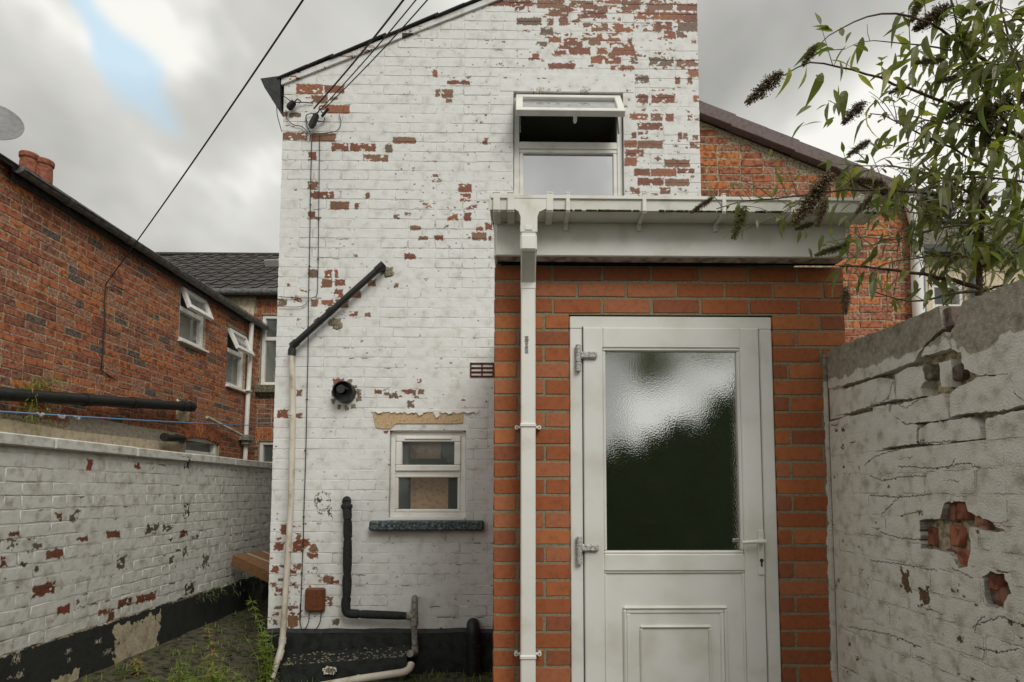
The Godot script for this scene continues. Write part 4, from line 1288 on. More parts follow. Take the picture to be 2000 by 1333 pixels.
func build_right_wall():
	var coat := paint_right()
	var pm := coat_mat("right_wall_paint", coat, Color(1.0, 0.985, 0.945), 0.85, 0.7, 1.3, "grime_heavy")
	var mo := Vector3(0, coat.y1, -coat.x0)
	var mu := Vector3(0, 0, -1.0 / coat.wide)
	var mw := Vector3.DOWN / coat.high
	var th := thing("garden_wall", "tall rough grey-white wall with cracked cement top and bare brick holes, right of the door", "wall", Vector3(1.5, 0, -1.9))
	var f := Vector3.LEFT
	var u := Vector3(0, 0, -1)
	var a := Acc.new()
	a.slab(PackedVector2Array([Vector2(1.595, -0.3), Vector2(2.716, -0.3), Vector2(2.716, 1.83), Vector2(1.63, 1.79), Vector2(1.595, 1.785)]), Vector3(1.418, 0, 0), u, Vector3.UP, f, 0.18)
	part("wall", a, M["old_mortar"], th)
	# skim of paint between the bricks, left out at the broken places
	a = Acc.new().map(mo, mu, mw)
	var hole1 := PackedVector2Array()
	for p in [Vector3(1.38, 1.152, -2.118), Vector3(1.38, 1.162, -2.015), Vector3(1.38, 1.215, -1.98), Vector3(1.38, 1.221, -1.893), Vector3(1.38, 1.188, -1.885), Vector3(1.38, 1.166, -1.811), Vector3(1.38, 1.137, -1.738), Vector3(1.38, 1.132, -1.763), Vector3(1.38, 1.14, -1.881), Vector3(1.38, 1.059, -1.88), Vector3(1.38, 1.017, -1.897), Vector3(1.38, 1.004, -1.934), Vector3(1.38, 1.049, -1.976), Vector3(1.38, 1.057, -2.031), Vector3(1.38, 1.052, -2.116)]:
		hole1.append(Vector2(-p.z, p.y))
	var hole2 := PackedVector2Array()
	for p in [Vector3(1.38, 0.994, -1.837), Vector3(1.38, 1.013, -1.803), Vector3(1.38, 1.011, -1.753), Vector3(1.38, 0.967, -1.732), Vector3(1.38, 0.935, -1.759), Vector3(1.38, 0.913, -1.763), Vector3(1.38, 0.914, -1.823), Vector3(1.38, 0.956, -1.833)]:
		hole2.append(Vector2(-p.z, p.y))
	hole1 = crumbled(hole1, 0.012, 0.004)
	hole2 = crumbled(hole2, 0.010, 0.004)
	var cs := 0.0825
	var list := rows(1.6, 2.712, 0.0005, -3, 19, cs, 0.235, 0.08, 0.006, 0.2)
	var kept := []
	for b in list:
		if b[1] > 1.403 and b[0] < 2.36:
			continue
		kept.append(b)
	# bricks that meet a hole are cut to its outline
	var whole := []
	var nb := 0
	for b in kept:
		var q := PackedVector2Array()
		for k in [[-1, -1], [0, -1], [1, -1], [1, 0], [1, 1], [0, 1], [-1, 1], [-1, 0]]:
			q.append(Vector2(b[0] + k[0] * (b[2] + 0.002) + rng.randf_range(-0.003, 0.003), b[1] + k[1] * (b[3] + 0.002) + rng.randf_range(-0.002, 0.002)))
		var pieces := [q]
		var touched := false
		for hl in [hole1, hole2]:
			var next := []
			for pc in pieces:
				if Geometry2D.intersect_polygons(pc, hl).size():
					touched = true
					for r in Geometry2D.clip_polygons(pc, hl):
						if not Geometry2D.is_polygon_clockwise(r):
							next.append(r)
				else:
					next.append(pc)
			pieces = next
		if not touched:
			whole.append(b)
			continue
		for pc in pieces:
			if pc.size() < 3:
				continue
			a = Acc.new().map(mo, mu, mw)
			a.slab(pc, Vector3(1.38, 0, 0) + f * rng.randf_range(-0.001, 0.001), u, Vector3.UP, f, 0.036)
			part("brick", a, pm, th)
	lay(th, whole, Vector3(1.38, 0, 0), u, f, {"deep": 0.036, "bev": 0.0018, "jit": 0.003, "uneven": 0.0006, "tilt": 0.008}, [pm], 300, [mo, mu, mw])
	# paint bridging the joints, a little behind the faces
	a = Acc.new().map(mo, mu, mw)
	var big := PackedVector2Array([Vector2(1.0, -0.3), Vector2(2.714, -0.3), Vector2(2.714, 1.56), Vector2(2.36, 1.56), Vector2(2.36, 1.403), Vector2(1.0, 1.403)])
	var plate := PackedVector2Array(big)
	# cut the holes out by splitting the sheet in strips
	var ys := [-0.3, 0.9, 0.95, 1.0, 1.05, 1.1, 1.15, 1.2, 1.24, 1.403]
	for i in ys.size() - 1:
		var strip := [PackedVector2Array([Vector2(1.6, ys[i]), Vector2(2.714, ys[i]), Vector2(2.714, ys[i + 1]), Vector2(1.6, ys[i + 1])])]
		for hl in [hole1, hole2]:
			var next := []
			for pc in strip:
				for r in Geometry2D.clip_polygons(pc, hl):
					if not Geometry2D.is_polygon_clockwise(r):
						next.append(r)
			strip = next
		for pc in strip:
			a.slab(pc, Vector3(1.3809, 0, 0), u, Vector3.UP, f, 0.03)
	a.slab(PackedVector2Array([Vector2(2.36, 1.403), Vector2(2.714, 1.403), Vector2(2.714, 1.56), Vector2(2.36, 1.56)]), Vector3(1.3809, 0, 0), u, Vector3.UP, f, 0.03)
	a.slab(PackedVector2Array([Vector2(2.6, 1.57), Vector2(2.714, 1.57), Vector2(2.714, 1.72), Vector2(2.6, 1.72)]), Vector3(1.386, 0, 0), u, Vector3.UP, f, 0.03)
	part("paint_skim", a, pm, th)
	# bare old bricks in the holes
	for e in [Vector3(1.395, 1.106, -1.97), Vector3(1.405, 1.093, -2.103), Vector3(1.4, 1.182, -1.987), Vector3(1.395, 1.189, -1.931), Vector3(1.405, 1.027, -1.99), Vector3(1.395, 1.033, -1.934), Vector3(1.4, 0.93, -1.838), Vector3(1.395, 0.939, -1.79), Vector3(1.395, 0.991, -1.811), Vector3(1.393, 1.157, -1.849)]:
		a = Acc.new()
		a.brick(Vector3(e.x + rng.randf_range(-0.003, 0.003), e.y, e.z), u, Vector3.UP, f, rng.randf_range(0.022, 0.034), 0.033, 0.05, 0.006, 0.004, rng)
		part("brick", a, M["old_brick_%d" % [6, 2, 3, 2, 3, 6, 7, 3, 2, 5][nb % 10]], th)
		nb += 1
	# cracked cement top and the loosened bricks under it
	var tops := [[2.709, 1.879, 2.519, 1.874, 2.367, 1.87, 2.165, 1.863, 2.056, 1.859, 1.963, 1.858, 1.956, 1.82, 1.954, 1.783, 1.995, 1.768, 2.032, 1.753, 2.06, 1.738, 2.086, 1.719, 2.098, 1.704, 2.158, 1.702, 2.219, 1.701, 2.257, 1.699, 2.31, 1.697, 2.491, 1.702, 2.707, 1.708], [1.945, 1.769, 1.996, 1.755, 2.043, 1.743, 2.07, 1.714, 1.994, 1.711, 1.925, 1.707, 1.93, 1.737], [1.856, 1.84, 1.817, 1.839, 1.697, 1.835, 1.609, 1.832, 1.585, 1.83, 1.61, 1.481, 1.633, 1.486, 1.652, 1.506, 1.672, 1.523, 1.677, 1.553, 1.697, 1.581, 1.743, 1.59, 1.803, 1.595, 1.823, 1.61, 1.862, 1.628, 1.869, 1.655, 1.872, 1.685, 1.912, 1.702, 1.915, 1.754, 1.887, 1.783, 1.867, 1.811], [2.659, 1.684, 2.493, 1.685, 2.318, 1.687, 2.256, 1.666, 2.232, 1.652, 2.221, 1.59, 2.301, 1.587, 2.387, 1.587, 2.54, 1.58, 2.662, 1.582], [2.215, 1.677, 2.133, 1.689, 2.064, 1.679, 2.058, 1.652, 2.052, 1.626, 2.077, 1.606, 2.069, 1.574, 2.132, 1.577, 2.212, 1.585], [1.984, 1.674, 1.93, 1.673, 1.926, 1.632, 1.936, 1.587, 1.958, 1.588, 1.982, 1.592], [2.247, 1.568, 2.105, 1.569, 1.964, 1.568, 1.953, 1.523, 1.944, 1.485, 2.02, 1.482, 2.167, 1.492, 2.256, 1.542], [1.933, 1.562, 1.888, 1.579, 1.857, 1.583, 1.803, 1.592, 1.744, 1.584, 1.69, 1.577, 1.679, 1.547, 1.676, 1.518, 1.65, 1.497, 1.617, 1.486, 1.617, 1.475, 1.65, 1.486, 1.732, 1.482, 1.817, 1.487, 1.881, 1.491, 1.936, 1.488], [2.098, 1.463, 2.051, 1.479, 1.942, 1.48, 1.854, 1.476, 1.823, 1.454, 1.813, 1.431, 1.81, 1.408, 1.903, 1.407, 2.015, 1.406, 2.099, 1.416], [1.788, 1.464, 1.724, 1.468, 1.651, 1.473, 1.614, 1.471, 1.62, 1.399, 1.657, 1.4, 1.728, 1.401, 1.792, 1.4], [2.367, 1.578, 2.26, 1.575, 2.268, 1.549, 2.179, 1.491, 2.105, 1.483, 2.112, 1.46, 2.113, 1.417, 2.227, 1.415, 2.344, 1.414, 2.38, 1.491]]
	for k in tops.size():
		var pl := PackedVector2Array()
		for i in range(0, tops[k].size(), 2):
			pl.append(Vector2(tops[k][i], tops[k][i + 1]))
		var fine_pl := crumbled(pl, 0.012, 0.0028)
		a = Acc.new().map(mo, mu, mw)
		a.slab(fine_pl, Vector3(1.38, 0, 0) + f * [0.002, 0.0, 0.004, 0.0, 0.002, -0.004, 0.001, 0.004, 0.0005, 0.002, 0.0][k], u, Vector3.UP, f, 0.04 if k > 2 else 0.2)
		part("cement_cap" if k < 3 else "loose_brick", a, pm, th)
	a = Acc.new()
	a.box(Vector3(1.415, 1.816, -1.967), Vector3(0.05, 0.07, 0.07), 0.006)
	part("brick", a, M["old_brick_7"], th)
	a = Acc.new()
	a.box(Vector3(1.405, 1.653, -2.061), Vector3(0.05, 0.055, 0.06), 0.008)
	part("brick", a, M["stone_sill"], th)
	a = Acc.new()
	a.box(Vector3(1.412, 1.629, -1.92), Vector3(0.05, 0.05, 0.05), 0.008)
	part("brick", a, M["old_brick_7"], th)
	a = Acc.new()
	a.box(Vector3(1.49, 0.755, -1.589), Vector3(0.232, 2.11, 0.024), 0.008)
	part("end_render", a, M["cement"], th)
	# mortar squeezed into the corner against the lobby, with paint drips
	a = Acc.new().map(mo, mu, mw)
	var edge := PackedVector2Array([Vector2(1.385, -0.3)])
	var y := -0.3
	while y < 1.87:
		edge.append(Vector2(1.36 + rng.randf_range(-0.003, 0.003) + 0.006 * fn.get_noise_2d(y * 9.0, 2.0) + (0.008 if y > 1.1 else 0.0), y))
		y += rng.randf_range(0.008, 0.02)
	edge.append(Vector2(1.385, 1.87))
	a.slab(edge, Vector3(0, 0, -2.7265), Vector3.RIGHT, Vector3.UP, Vector3(0, 0, 1), 0.02)
	part("corner_mortar", a, pm, th)

func old_bricks(n: Array) -> Array:
	var out := []
	for k in n:
		out.append(M["old_brick_%d" % k])
	return out

# a white window set in a brick wall; returns the window node
func wall_window(th: Node3D, o: Vector3, u: Vector3, f: Vector3, s0: float, y0: float, s1: float, y1: float, split: float, open_deg: float, cloth: Material, label: String) -> MeshInstance3D:
	var bs := Basis(u, Vector3.UP, u.cross(Vector3.UP))
	var fo := o - f * 0.03
	var a := frame(Acc.new(), fo, u, f, s0, y0, s1, y1, 0.055, 0.07, 0.004)
	a.box(fo + u * (s0 + s1) * 0.5 + Vector3.UP * split - f * 0.034, Vector3(s1 - s0 - 0.11, 0.06, 0.066), 0.003, bs)
	a.box(fo + u * (s0 + s1) * 0.5 + Vector3.UP * (y0 - 0.016) + f * 0.02, Vector3(s1 - s0 + 0.06, 0.03, 0.12), 0.005, bs)
	var w := part("window", a, M["white_plastic"], th, label)
	part("pane", pane(s0 + 0.055, y0 + 0.055, s1 - 0.055, split - 0.03, fo - f * 0.03, u, f), M["glass"], w)
	a = Acc.new()
	var up := split - 0.03 if open_deg != 0.0 or cloth == M["lace"] else y1 - 0.055
	if cloth:
		part("curtain", pane(s0 + 0.03, y0 + 0.03, s1 - 0.03, up, fo - f * 0.12, u, f), cloth, w)
	part("interior", room(s0 + 0.02, y0 + 0.02, s1 - 0.02, y1 - 0.02, fo - f * 0.08, u, f, 0.9), M["room_dark"], w)
	if open_deg > 0.0:
		var al := deg_to_rad(open_deg)
		var down := Vector3.DOWN * cos(al) + f * sin(al)
		var out := f * cos(al) + Vector3.UP * sin(al)
		var h := y1 - split
		var hinge := fo + u * (s0 + s1) * 0.5 + Vector3.UP * (y1 - 0.03) + f * 0.02
		var b2 := Basis(u, -down, u.cross(-down))
		var hw := (s1 - s0) * 0.5 - 0.02
		a = Acc.new()
		a.box(hinge + down * 0.03, Vector3(hw * 2, 0.06, 0.05), 0.004, b2)
		a.box(hinge + down * (h - 0.03), Vector3(hw * 2, 0.06, 0.05), 0.004, b2)
		for s in [-1.0, 1.0]:
			a.box(hinge + down * h * 0.5 + u * s * (hw - 0.03), Vector3(0.06, h - 0.12, 0.05), 0.004, b2)
		part("sash", a, M["white_plastic"], w)
		a = Acc.new()
		a.box(hinge + down * h * 0.5, Vector3(hw * 2 - 0.12, h - 0.12, 0.01), 0.0, b2)
		part("sash_pane", a, M["glass"], w)
	else:
		part("pane", pane(s0 + 0.055, split + 0.03, s1 - 0.055, y1 - 0.055, fo - f * 0.03, u, f), M["glass"], w)
	return w

# pieces of wall round openings [s0, y0, s1, y1]; openings must not share s ranges
func wall_with_holes(a: Acc, o: Vector3, u: Vector3, f: Vector3, s0: float, y0: float, s1: float, y1: float, holes: Array, back: float):
	var cuts := [s0, s1]
	for h in holes:
		cuts.append(clampf(h[0], s0, s1))
		cuts.append(clampf(h[2], s0, s1))
	cuts.sort()
	for i in cuts.size() - 1:
		if cuts[i + 1] - cuts[i] < 0.001:
			continue
		var m: float = (cuts[i] + cuts[i + 1]) * 0.5
		var ys := [y0]
		for h in holes:
			if h[0] < m and m < h[2]:
				ys.append(h[1])
				ys.append(h[3])
		ys.append(y1)
		ys.sort()
		for j in range(0, ys.size() - 1, 2):
			a.slab(PackedVector2Array([Vector2(cuts[i], ys[j]), Vector2(cuts[i + 1], ys[j]), Vector2(cuts[i + 1], ys[j + 1]), Vector2(cuts[i], ys[j + 1])]), o, u, Vector3.UP, f, back)

func build_left_building():
	var th := thing("brick_building", "long dark red brick wing with grey eaves gutter and two propped-open windows", "house", Vector3(-4.5, 0, -7.6))
	var f := Vector3.RIGHT
	var u := Vector3(0, 0, -1)
	var o := Vector3(-4.35, 0, 0)
	var holes := [[7.75, 3.17, 8.40, 3.90], [9.03, 2.81, 9.635, 3.705], [8.0, 0.9, 8.9, 1.99]]
	var a := Acc.new()
	wall_with_holes(a, o - f * 0.0035, u, f, 4.85, -0.3, 10.09, 4.04, holes, 0.15)
	a.box(Vector3(-5.5, 1.9, -4.91), Vector3(2.0, 4.4, 0.1), 0.0)
	a.box(Vector3(-6.55, 2.3, -7.6), Vector3(0.1, 5.2, 5.0), 0.0)
	a.box(Vector3(-5.5, 1.9, -10.03), Vector3(2.0, 4.4, 0.1), 0.0)
	part("wall", a, M["old_mortar"], th)
	var list := rows(4.86, 10.08, 0.002, 18, 53, 0.0762, 0.231, 0.06, 0.009, 0.14)
	list = cut(list, holes + [[4.8, 0.0, 7.96, 1.87], [5.95, 1.87, 7.75, 1.985]], 0.009)
	var kept := []
	for b in list:
		if b[1] > 1.2:
			kept.append(b)
	lay(th, kept, o, u, f, {"deep": 0.025, "bev": 0.004, "jit": 0.0032, "uneven": 0.003, "tilt": 0.012}, old_bricks([0, 0, 0, 1, 1, 2, 2, 3, 4, 5, 5, 6, 6, 6, 0, 7]), 300)
	lay(th, rows(-6.5, -4.36, 0.002, 0, 53, 0.0762, 0.231, 0.04, 0.009, 0.14), Vector3(0, 0, -4.855), Vector3.RIGHT, Vector3(0, 0, 1), {"deep": 0.025, "bev": 0.004, "jit": 0.003, "uneven": 0.002, "tilt": 0.01}, old_bricks([0, 1, 2, 3, 4, 5, 6]), 0)
	# brick arch over the lower window
	for k in 13:
		a = Acc.new()
		var t := (k - 6) / 6.0
		var s := 8.45 + t * 0.46
		var y := 2.07 - 0.06 * t * t
		a.brick(o + u * s + Vector3.UP * y + f * 0.003, u.rotated(f, t * 0.16), Vector3.UP.rotated(f, t * 0.16), f, 0.033, 0.10, 0.05, 0.004, 0.003, rng)
		part("arch_brick", a, M["old_brick_%d" % [1, 4, 0, 6][k % 4]], th)
	# cream and cement rendered foot
	a = Acc.new()
	a.slab(PackedVector2Array([Vector2(4.86, -0.3), Vector2(7.96, -0.3), Vector2(7.96, 1.86), Vector2(7.0, 1.845), Vector2(6.0, 1.83), Vector2(4.86, 1.865)]), o + f * 0.012, u, Vector3.UP, f, 0.03)
	part("render", a, M["render_cream"], th, "cream painted render low on the wall")
	a = Acc.new()
	a.slab(PackedVector2Array([Vector2(5.9, 1.80), Vector2(7.9, 1.80), Vector2(7.86, 1.93), Vector2(7.3, 1.97), Vector2(6.8, 1.985), Vector2(6.3, 1.99), Vector2(6.0, 1.95)]), o + f * 0.008, u, Vector3.UP, f, 0.03)
	part("cement_patch", a, M["cement"], th)
	# windows
	wall_window(th, o, u, f, 7.755, 3.175, 8.395, 3.895, 3.60, 22.0, M["curtain"], "nearer upper window, top light propped open")
	wall_window(th, o, u, f, 9.035, 2.815, 9.63, 3.70, 3.36, 26.0, M["curtain"], "farther upper window, top light propped open")
	wall_window(th, o, u, f, 8.01, 0.95, 8.89, 1.975, 1.76, 0.0, M["curtain"], "low arched window half hidden by the garden wall")
	# eaves: fascia, gutter with unions, tiles
	a = Acc.new()
	a.box(Vector3(-4.31, 3.93, -7.58), Vector3(0.03, 0.1, 5.0), 0.003)
	a.box(Vector3(-4.27, 4.0, -7.58), Vector3(0.2, 0.02, 5.0), 0.0, Basis(Vector3(0, 0, 1), -0.52))
	part("fascia", a, M["black_paint"], th)
	var rise := Vector3(-1, 0.5, 0).normalized()
	var rup := Vector3(0.5, 1, 0).normalized()
	a = Acc.new()
	a.box(Vector3(-4.23, 3.975, -7.58) + rise * 1.3 - rup * 0.02, Vector3(2.6, 0.02, 5.4), 0.0, Basis(rise, rup, rise.cross(rup)))
	part("roof", a, M["tile_brown"], th)
	for row in 2:
		var s := 4.84
		while s < 10.05:
			a = Acc.new()
			a.box(Vector3(-4.24, 3.985, -s - 0.12) + rise * (0.16 + row * 0.3) + rup * (rng.randf_range(0, 0.006) + row * 0.008), Vector3(0.36, 0.02, 0.235), 0.005, Basis(rise, rup, rise.cross(rup)) * Basis(Vector3(0, 0, 1), 0.05))
			part("roof_tile", a, M["slate"], th)
			s += 0.242
	var g := Acc.new()
	var gp := []
	for k in 9:
		var an := PI + PI * k / 8.0
		gp.append(Vector2(cos(an) * 0.056, sin(an) * 0.056))
	for k in 8:
		var p0: Vector2 = gp[k]
		var p1: Vector2 = gp[k + 1]
		g.quad(Vector3(-4.235 + p0.x, 3.975 + p0.y, -5.06), Vector3(-4.235 + p1.x, 3.975 + p1.y, -5.06), Vector3(-4.235 + p1.x, 3.955 + p1.y, -10.05), Vector3(-4.235 + p0.x, 3.955 + p0.y, -10.05), Vector3(p0.x + p1.x, p0.y + p1.y, 0))
	g.slab(PackedVector2Array(gp), Vector3(-4.235, 3.975, -5.055), Vector3.RIGHT, Vector3.UP, Vector3(0, 0, 1), 0.01)
	g.box(Vector3(-4.18, 3.965, -7.555), Vector3(0.008, 0.012, 4.98), 0.002, Basis(Vector3.RIGHT, 0.004))
	part("gutter", g, M["gutter_grey"], th)
	for s in [5.62, 6.5, 7.45, 8.4, 9.3]:
		a = Acc.new()
		var up2 := []
		for k in 9:
			var an := PI + PI * k / 8.0
			up2.append(Vector3(-4.235 + cos(an) * 0.062, 3.972 - (s - 5.06) * 0.004 + sin(an) * 0.062, -s))
		for k in 8:
			a.quad(up2[k] + Vector3(0, 0, 0.04), up2[k + 1] + Vector3(0, 0, 0.04), up2[k + 1] - Vector3(0, 0, 0.04), up2[k] - Vector3(0, 0, 0.04), up2[k] - Vector3(-4.235, 3.97, -s))
		part("gutter_union", a, M["gutter_grey"], th)

func build_back_building():
	var th := thing("brick_building", "brown-tiled brick house seen in the gap behind the white gable", "house", Vector3(-2.8, 0, -10.1))
	var f := Vector3(0, 0, 1)
	var u := Vector3.RIGHT
	var o := Vector3(0, 0, -10.1)
	var holes := [[-4.325, 2.99, -3.3, 4.18], [-4.3, 0.9, -3.3, 2.07]]
	var a := Acc.new()
	wall_with_holes(a, o - f * 0.0035, u, f, -7.6, -0.3, -0.6, 4.5, holes, 0.15)
	part("wall", a, M["old_mortar"], th)
	var list := cut(rows(-4.9, -2.6, 0.01, 16, 59, 0.0762, 0.231, 0.05, 0.009, 0.15), holes + [[-4.4, 4.18, -3.2, 4.42], [-4.4, 2.07, -3.2, 2.29], [-4.4, 2.86, -3.2, 2.99], [-4.9, 4.2, -4.42, 4.6]], 0.009)
	lay(th, list, o, u, f, {"deep": 0.025, "bev": 0.004, "jit": 0.003, "uneven": 0.003, "tilt": 0.01}, old_bricks([2, 3, 3, 7, 0, 5, 6]), 300)
	for k in 9:
		for y in [4.30, 2.18]:
			a = Acc.new()
			a.brick(o + u * (-4.36 + k * 0.078) + Vector3.UP * (y + 0.01 * sin(k * 0.5)), u, Vector3.UP, f, 0.034, 0.105, 0.04, 0.004, 0.003, rng)
			part("arch_brick", a, M["old_brick_%d" % [1, 4, 0][k % 3]], th)
	a = Acc.new()
	a.box(Vector3(-3.85, 2.92, -10.07), Vector3(1.15, 0.13, 0.16), 0.01)
	part("sill", a, M["stone_sill"], th)
	a = Acc.new()
	a.slab(PackedVector2Array([Vector2(-5.0, 4.1), Vector2(-4.45, 4.15), Vector2(-4.42, 4.46), Vector2(-5.0, 4.46)]), o + f * 0.012, u, Vector3.UP, f, 0.03)
	part("render_patch", a, M["render_cream"], th)
	var w := wall_window(th, o, u, f, -4.315, 2.995, -3.31, 4.175, 3.78, 0.0, null, "tall window with a lace curtain")
	a = Acc.new()
	a.slab(PackedVector2Array([Vector2(-4.02, 3.74), Vector2(-3.4, 3.74), Vector2(-3.4, 3.05), Vector2(-3.78, 3.2)]), o - f * 0.14, u, Vector3.UP, f, 0.01)
	part("lace_curtain", a, M["lace"], w)
	a = Acc.new()
	a.lathe([Vector2(0.0, 3.05), Vector2(0.05, 3.05), Vector2(0.055, 3.14), Vector2(0.03, 3.18), Vector2(0.03, 3.22), Vector2(0.0, 3.22)], Transform3D(Basis(), Vector3(-4.1, 0.0, -10.2)), 12)
	part("jar", a, M["curtain"], w)
	wall_window(th, o, u, f, -4.295, 0.95, -3.31, 2.065, 1.7, 0.0, null, "lower window partly behind the wall")
	# roof of interlocking tiles, each course laid over the next
	var rise := Vector3(0, 1.9, -3.2).normalized()
	var up := Vector3(0, 3.2, 1.9).normalized()
	var bs := Basis(Vector3.RIGHT, rise, Vector3.RIGHT.cross(rise))
	a = Acc.new()
	a.box(Vector3(-4.5, 4.5, -10.0) + rise * 1.86 - up * 0.03, Vector3(7.0, 3.74, 0.02), 0.0, bs)
	part("roof", a, M["tile_brown"], th)
	var meshes := []
	for v in 3:
		var t := Acc.new()
		# a tile with a trough and a roll
		var prof := [Vector2(-0.15, 0.0), Vector2(-0.06, -0.006), Vector2(0.02, -0.004), Vector2(0.07, 0.012), Vector2(0.11, 0.022), Vector2(0.15, 0.012)]
		for k in 5:
			var p: Vector2 = prof[k]
			var q: Vector2 = prof[k + 1]
			t.quad(Vector3(p.x, -0.19, p.y + 0.02), Vector3(q.x, -0.19, q.y + 0.02), Vector3(q.x, 0.19, q.y), Vector3(p.x, 0.19, p.y), Vector3(0, 0, 1))
			t.quad(Vector3(p.x, -0.19, p.y + 0.02), Vector3(q.x, -0.19, q.y + 0.02), Vector3(q.x, -0.19, q.y - 0.005), Vector3(p.x, -0.19, p.y - 0.005), Vector3(0, -1, 0))
		var am := ArrayMesh.new()
		t.into(am, M[["tile_brown", "tile_brown_b", "tile_brown"][v]])
		meshes.append(am)
	for row in 11:
		for c in range(0, 13):
			var p := Vector3(-7.35 + c * 0.3 + (0.0 if row % 2 else 0.0), 4.5, -10.0) + rise * (0.17 + row * 0.335) + up * rng.randf_range(0.0, 0.005)
			if p.x + 0.15 < -4.9 - row * 0.25 - 0.6:
				continue
			var tl := part("roof_tile", meshes[rng.randi() % 3], null, th)
			tl.transform = Transform3D(bs * Basis(Vector3(0, 0, 1), rng.randf_range(-0.008, 0.008)), p - th.position)
	a = Acc.new()
	a.box(Vector3(-4.5, 4.5, -10.0) + rise * 3.74, Vector3(7.0, 0.09, 0.12), 0.03)
	part("ridge", a, M["tile_brown"], th)
	# small roof window flashing at the right
	a = Acc.new()
	a.box(Vector3(-4.779, 5.739, -11.9), Vector3(0.55, 0.04, 0.14), 0.01, bs * Basis(Vector3(0, 0, 1), 0.2))
	part("flashing", a, M["cable_pale"], th)
	a = Acc.new()
	a.tube([Vector3(-5.2, 4.50, -9.92), Vector3(-1.0, 4.53, -9.92)], 0.055, 12)
	part("gutter", a, M["gutter_grey"], th)

func build_right_building():
	var th := thing("brick_house", "red brick gable with brown verge tiles behind the lobby gutter", "house", Vector3(2.7, 0, -6.0))
	var f := Vector3(0, 0, 1)
	var u := Vector3.RIGHT
	var o := Vector3(0, 0, -6.0)
	var sl := -0.4116
	var ty := func(x: float) -> float: return 5.03 + sl * (x - 1.843)
	var a := Acc.new()
	a.slab(PackedVector2Array([Vector2(1.52, -0.3), Vector2(3.955, -0.3), Vector2(3.955, ty.call(3.955)), Vector2(1.52, ty.call(1.52))]), Vector3(0, 0, -6.004), u, Vector3.UP, f, 3.0)
	part("wall", a, M["old_mortar"], th)
	var kept := []
	for b in rows(1.55, 3.95, 0.02, 22, 66, 0.0795, 0.232, 0.03, 0.009, 0.25):
		if b[1] + b[3] > ty.call(b[0]) - 0.01:
			continue
		var top: float = ty.call(b[0] + b[2])
		if b[1] + b[3] > top:
			continue
		kept.append(b)
	lay(th, kept, o, u, f, {"deep": 0.025, "bev": 0.005, "jit": 0.0045, "uneven": 0.004, "tilt": 0.014}, old_bricks([0, 0, 1, 4, 4, 5, 6, 6, 2]), 300)
	var d := Vector3(1, sl, 0).normalized()
	var bs := Basis(d, Vector3(-d.y, d.x, 0), Vector3(0, 0, 1))
	for k in 9:
		a = Acc.new()
		var w := 0.345
		a.box(Vector3(1.5, ty.call(1.5) + 0.075, -5.95) + d * (k + 0.5) * w + bs.y * 0.004 * (k % 2), Vector3(w + 0.012, 0.125, 0.1), 0.006, bs * Basis(Vector3(0, 0, 1), 0.02))
		part("verge_tile", a, M["verge_brown"], th)
	a = Acc.new()
	a.box(Vector3(1.5, ty.call(1.5) + 0.06, -7.5) + d * 1.45, Vector3(3.1, 0.04, 3.1), 0.0, bs)
	part("roof", a, M["verge_brown"], th)
	a = Acc.new()
	a.box(Vector3(4.163, 4.181, -5.95), Vector3(0.3, 0.12, 0.16), 0.01, bs)
	a.box(Vector3(4.213, 4.137, -5.98), Vector3(0.26, 0.1, 0.2), 0.01, bs)
	part("eaves_box", a, M["fascia_dark"], th)

func build_far_house():
	var th := thing("cream_house", "cream rendered house with mossy tiled roof and pale window far behind the bush", "house", Vector3(8.0, 0, -9.0))
	var f := Vector3(0, 0, 1)
	var u := Vector3.RIGHT
	var o := Vector3(0, 0, -9.0)
	var holes := [[6.22, 3.3, 6.72, 4.40]]
	var a := Acc.new()
	wall_with_holes(a, o, u, f, 5.6, -0.3, 11.0, 4.85, holes, 0.15)
	part("wall", a, M["render_cream"], th)
	var w := wall_window(th, o, u, f, 6.225, 3.305, 6.715, 4.395, 4.05, 0.0, M["lace"], "")
	a = Acc.new()
	a.box(Vector3(8.3, 4.86, -8.9), Vector3(5.4, 0.13, 0.22), 0.01)
	part("gutter", a, M["fascia_dark"], th)
	a = Acc.new()
	a.tube([Vector3(6.847, 4.759, -8.93), Vector3(6.831, 4.325, -8.93), Vector3(7.0, 2.0, -8.93)], 0.05, 10)
	part("downpipe", a, M["pale_board"], th)
	var rise := Vector3(0, 0.9, -1.35).normalized()
	var up := Vector3(0, 1.35, 0.9).normalized()
	var bs := Basis(Vector3.RIGHT, rise, Vector3.RIGHT.cross(rise))
	a = Acc.new()
	a.box(Vector3(8.3, 4.9, -8.85) + rise * 0.95 - up * 0.03, Vector3(5.4, 1.9, 0.03), 0.0, bs)
	part("roof", a, M["tile_mossy"], th)
	for row in 10:
		for c in 15:
			a = Acc.new()
			a.box(Vector3(5.7 + c * 0.26 + (0.13 if row % 2 else 0.0), 4.9, -8.85) + rise * (0.1 + row * 0.185) + up * rng.randf_range(0.0, 0.012), Vector3(0.25, 0.24, 0.03), 0.006, bs * Basis(Vector3.RIGHT, 0.07))
			part("roof_tile", a, M["tile_mossy"], th)
	a = Acc.new()
	a.box(Vector3(8.3, 4.94, -8.85) + rise * 1.9, Vector3(5.4, 0.1, 0.2), 0.03)
	part("ridge", a, M["slate"], th)

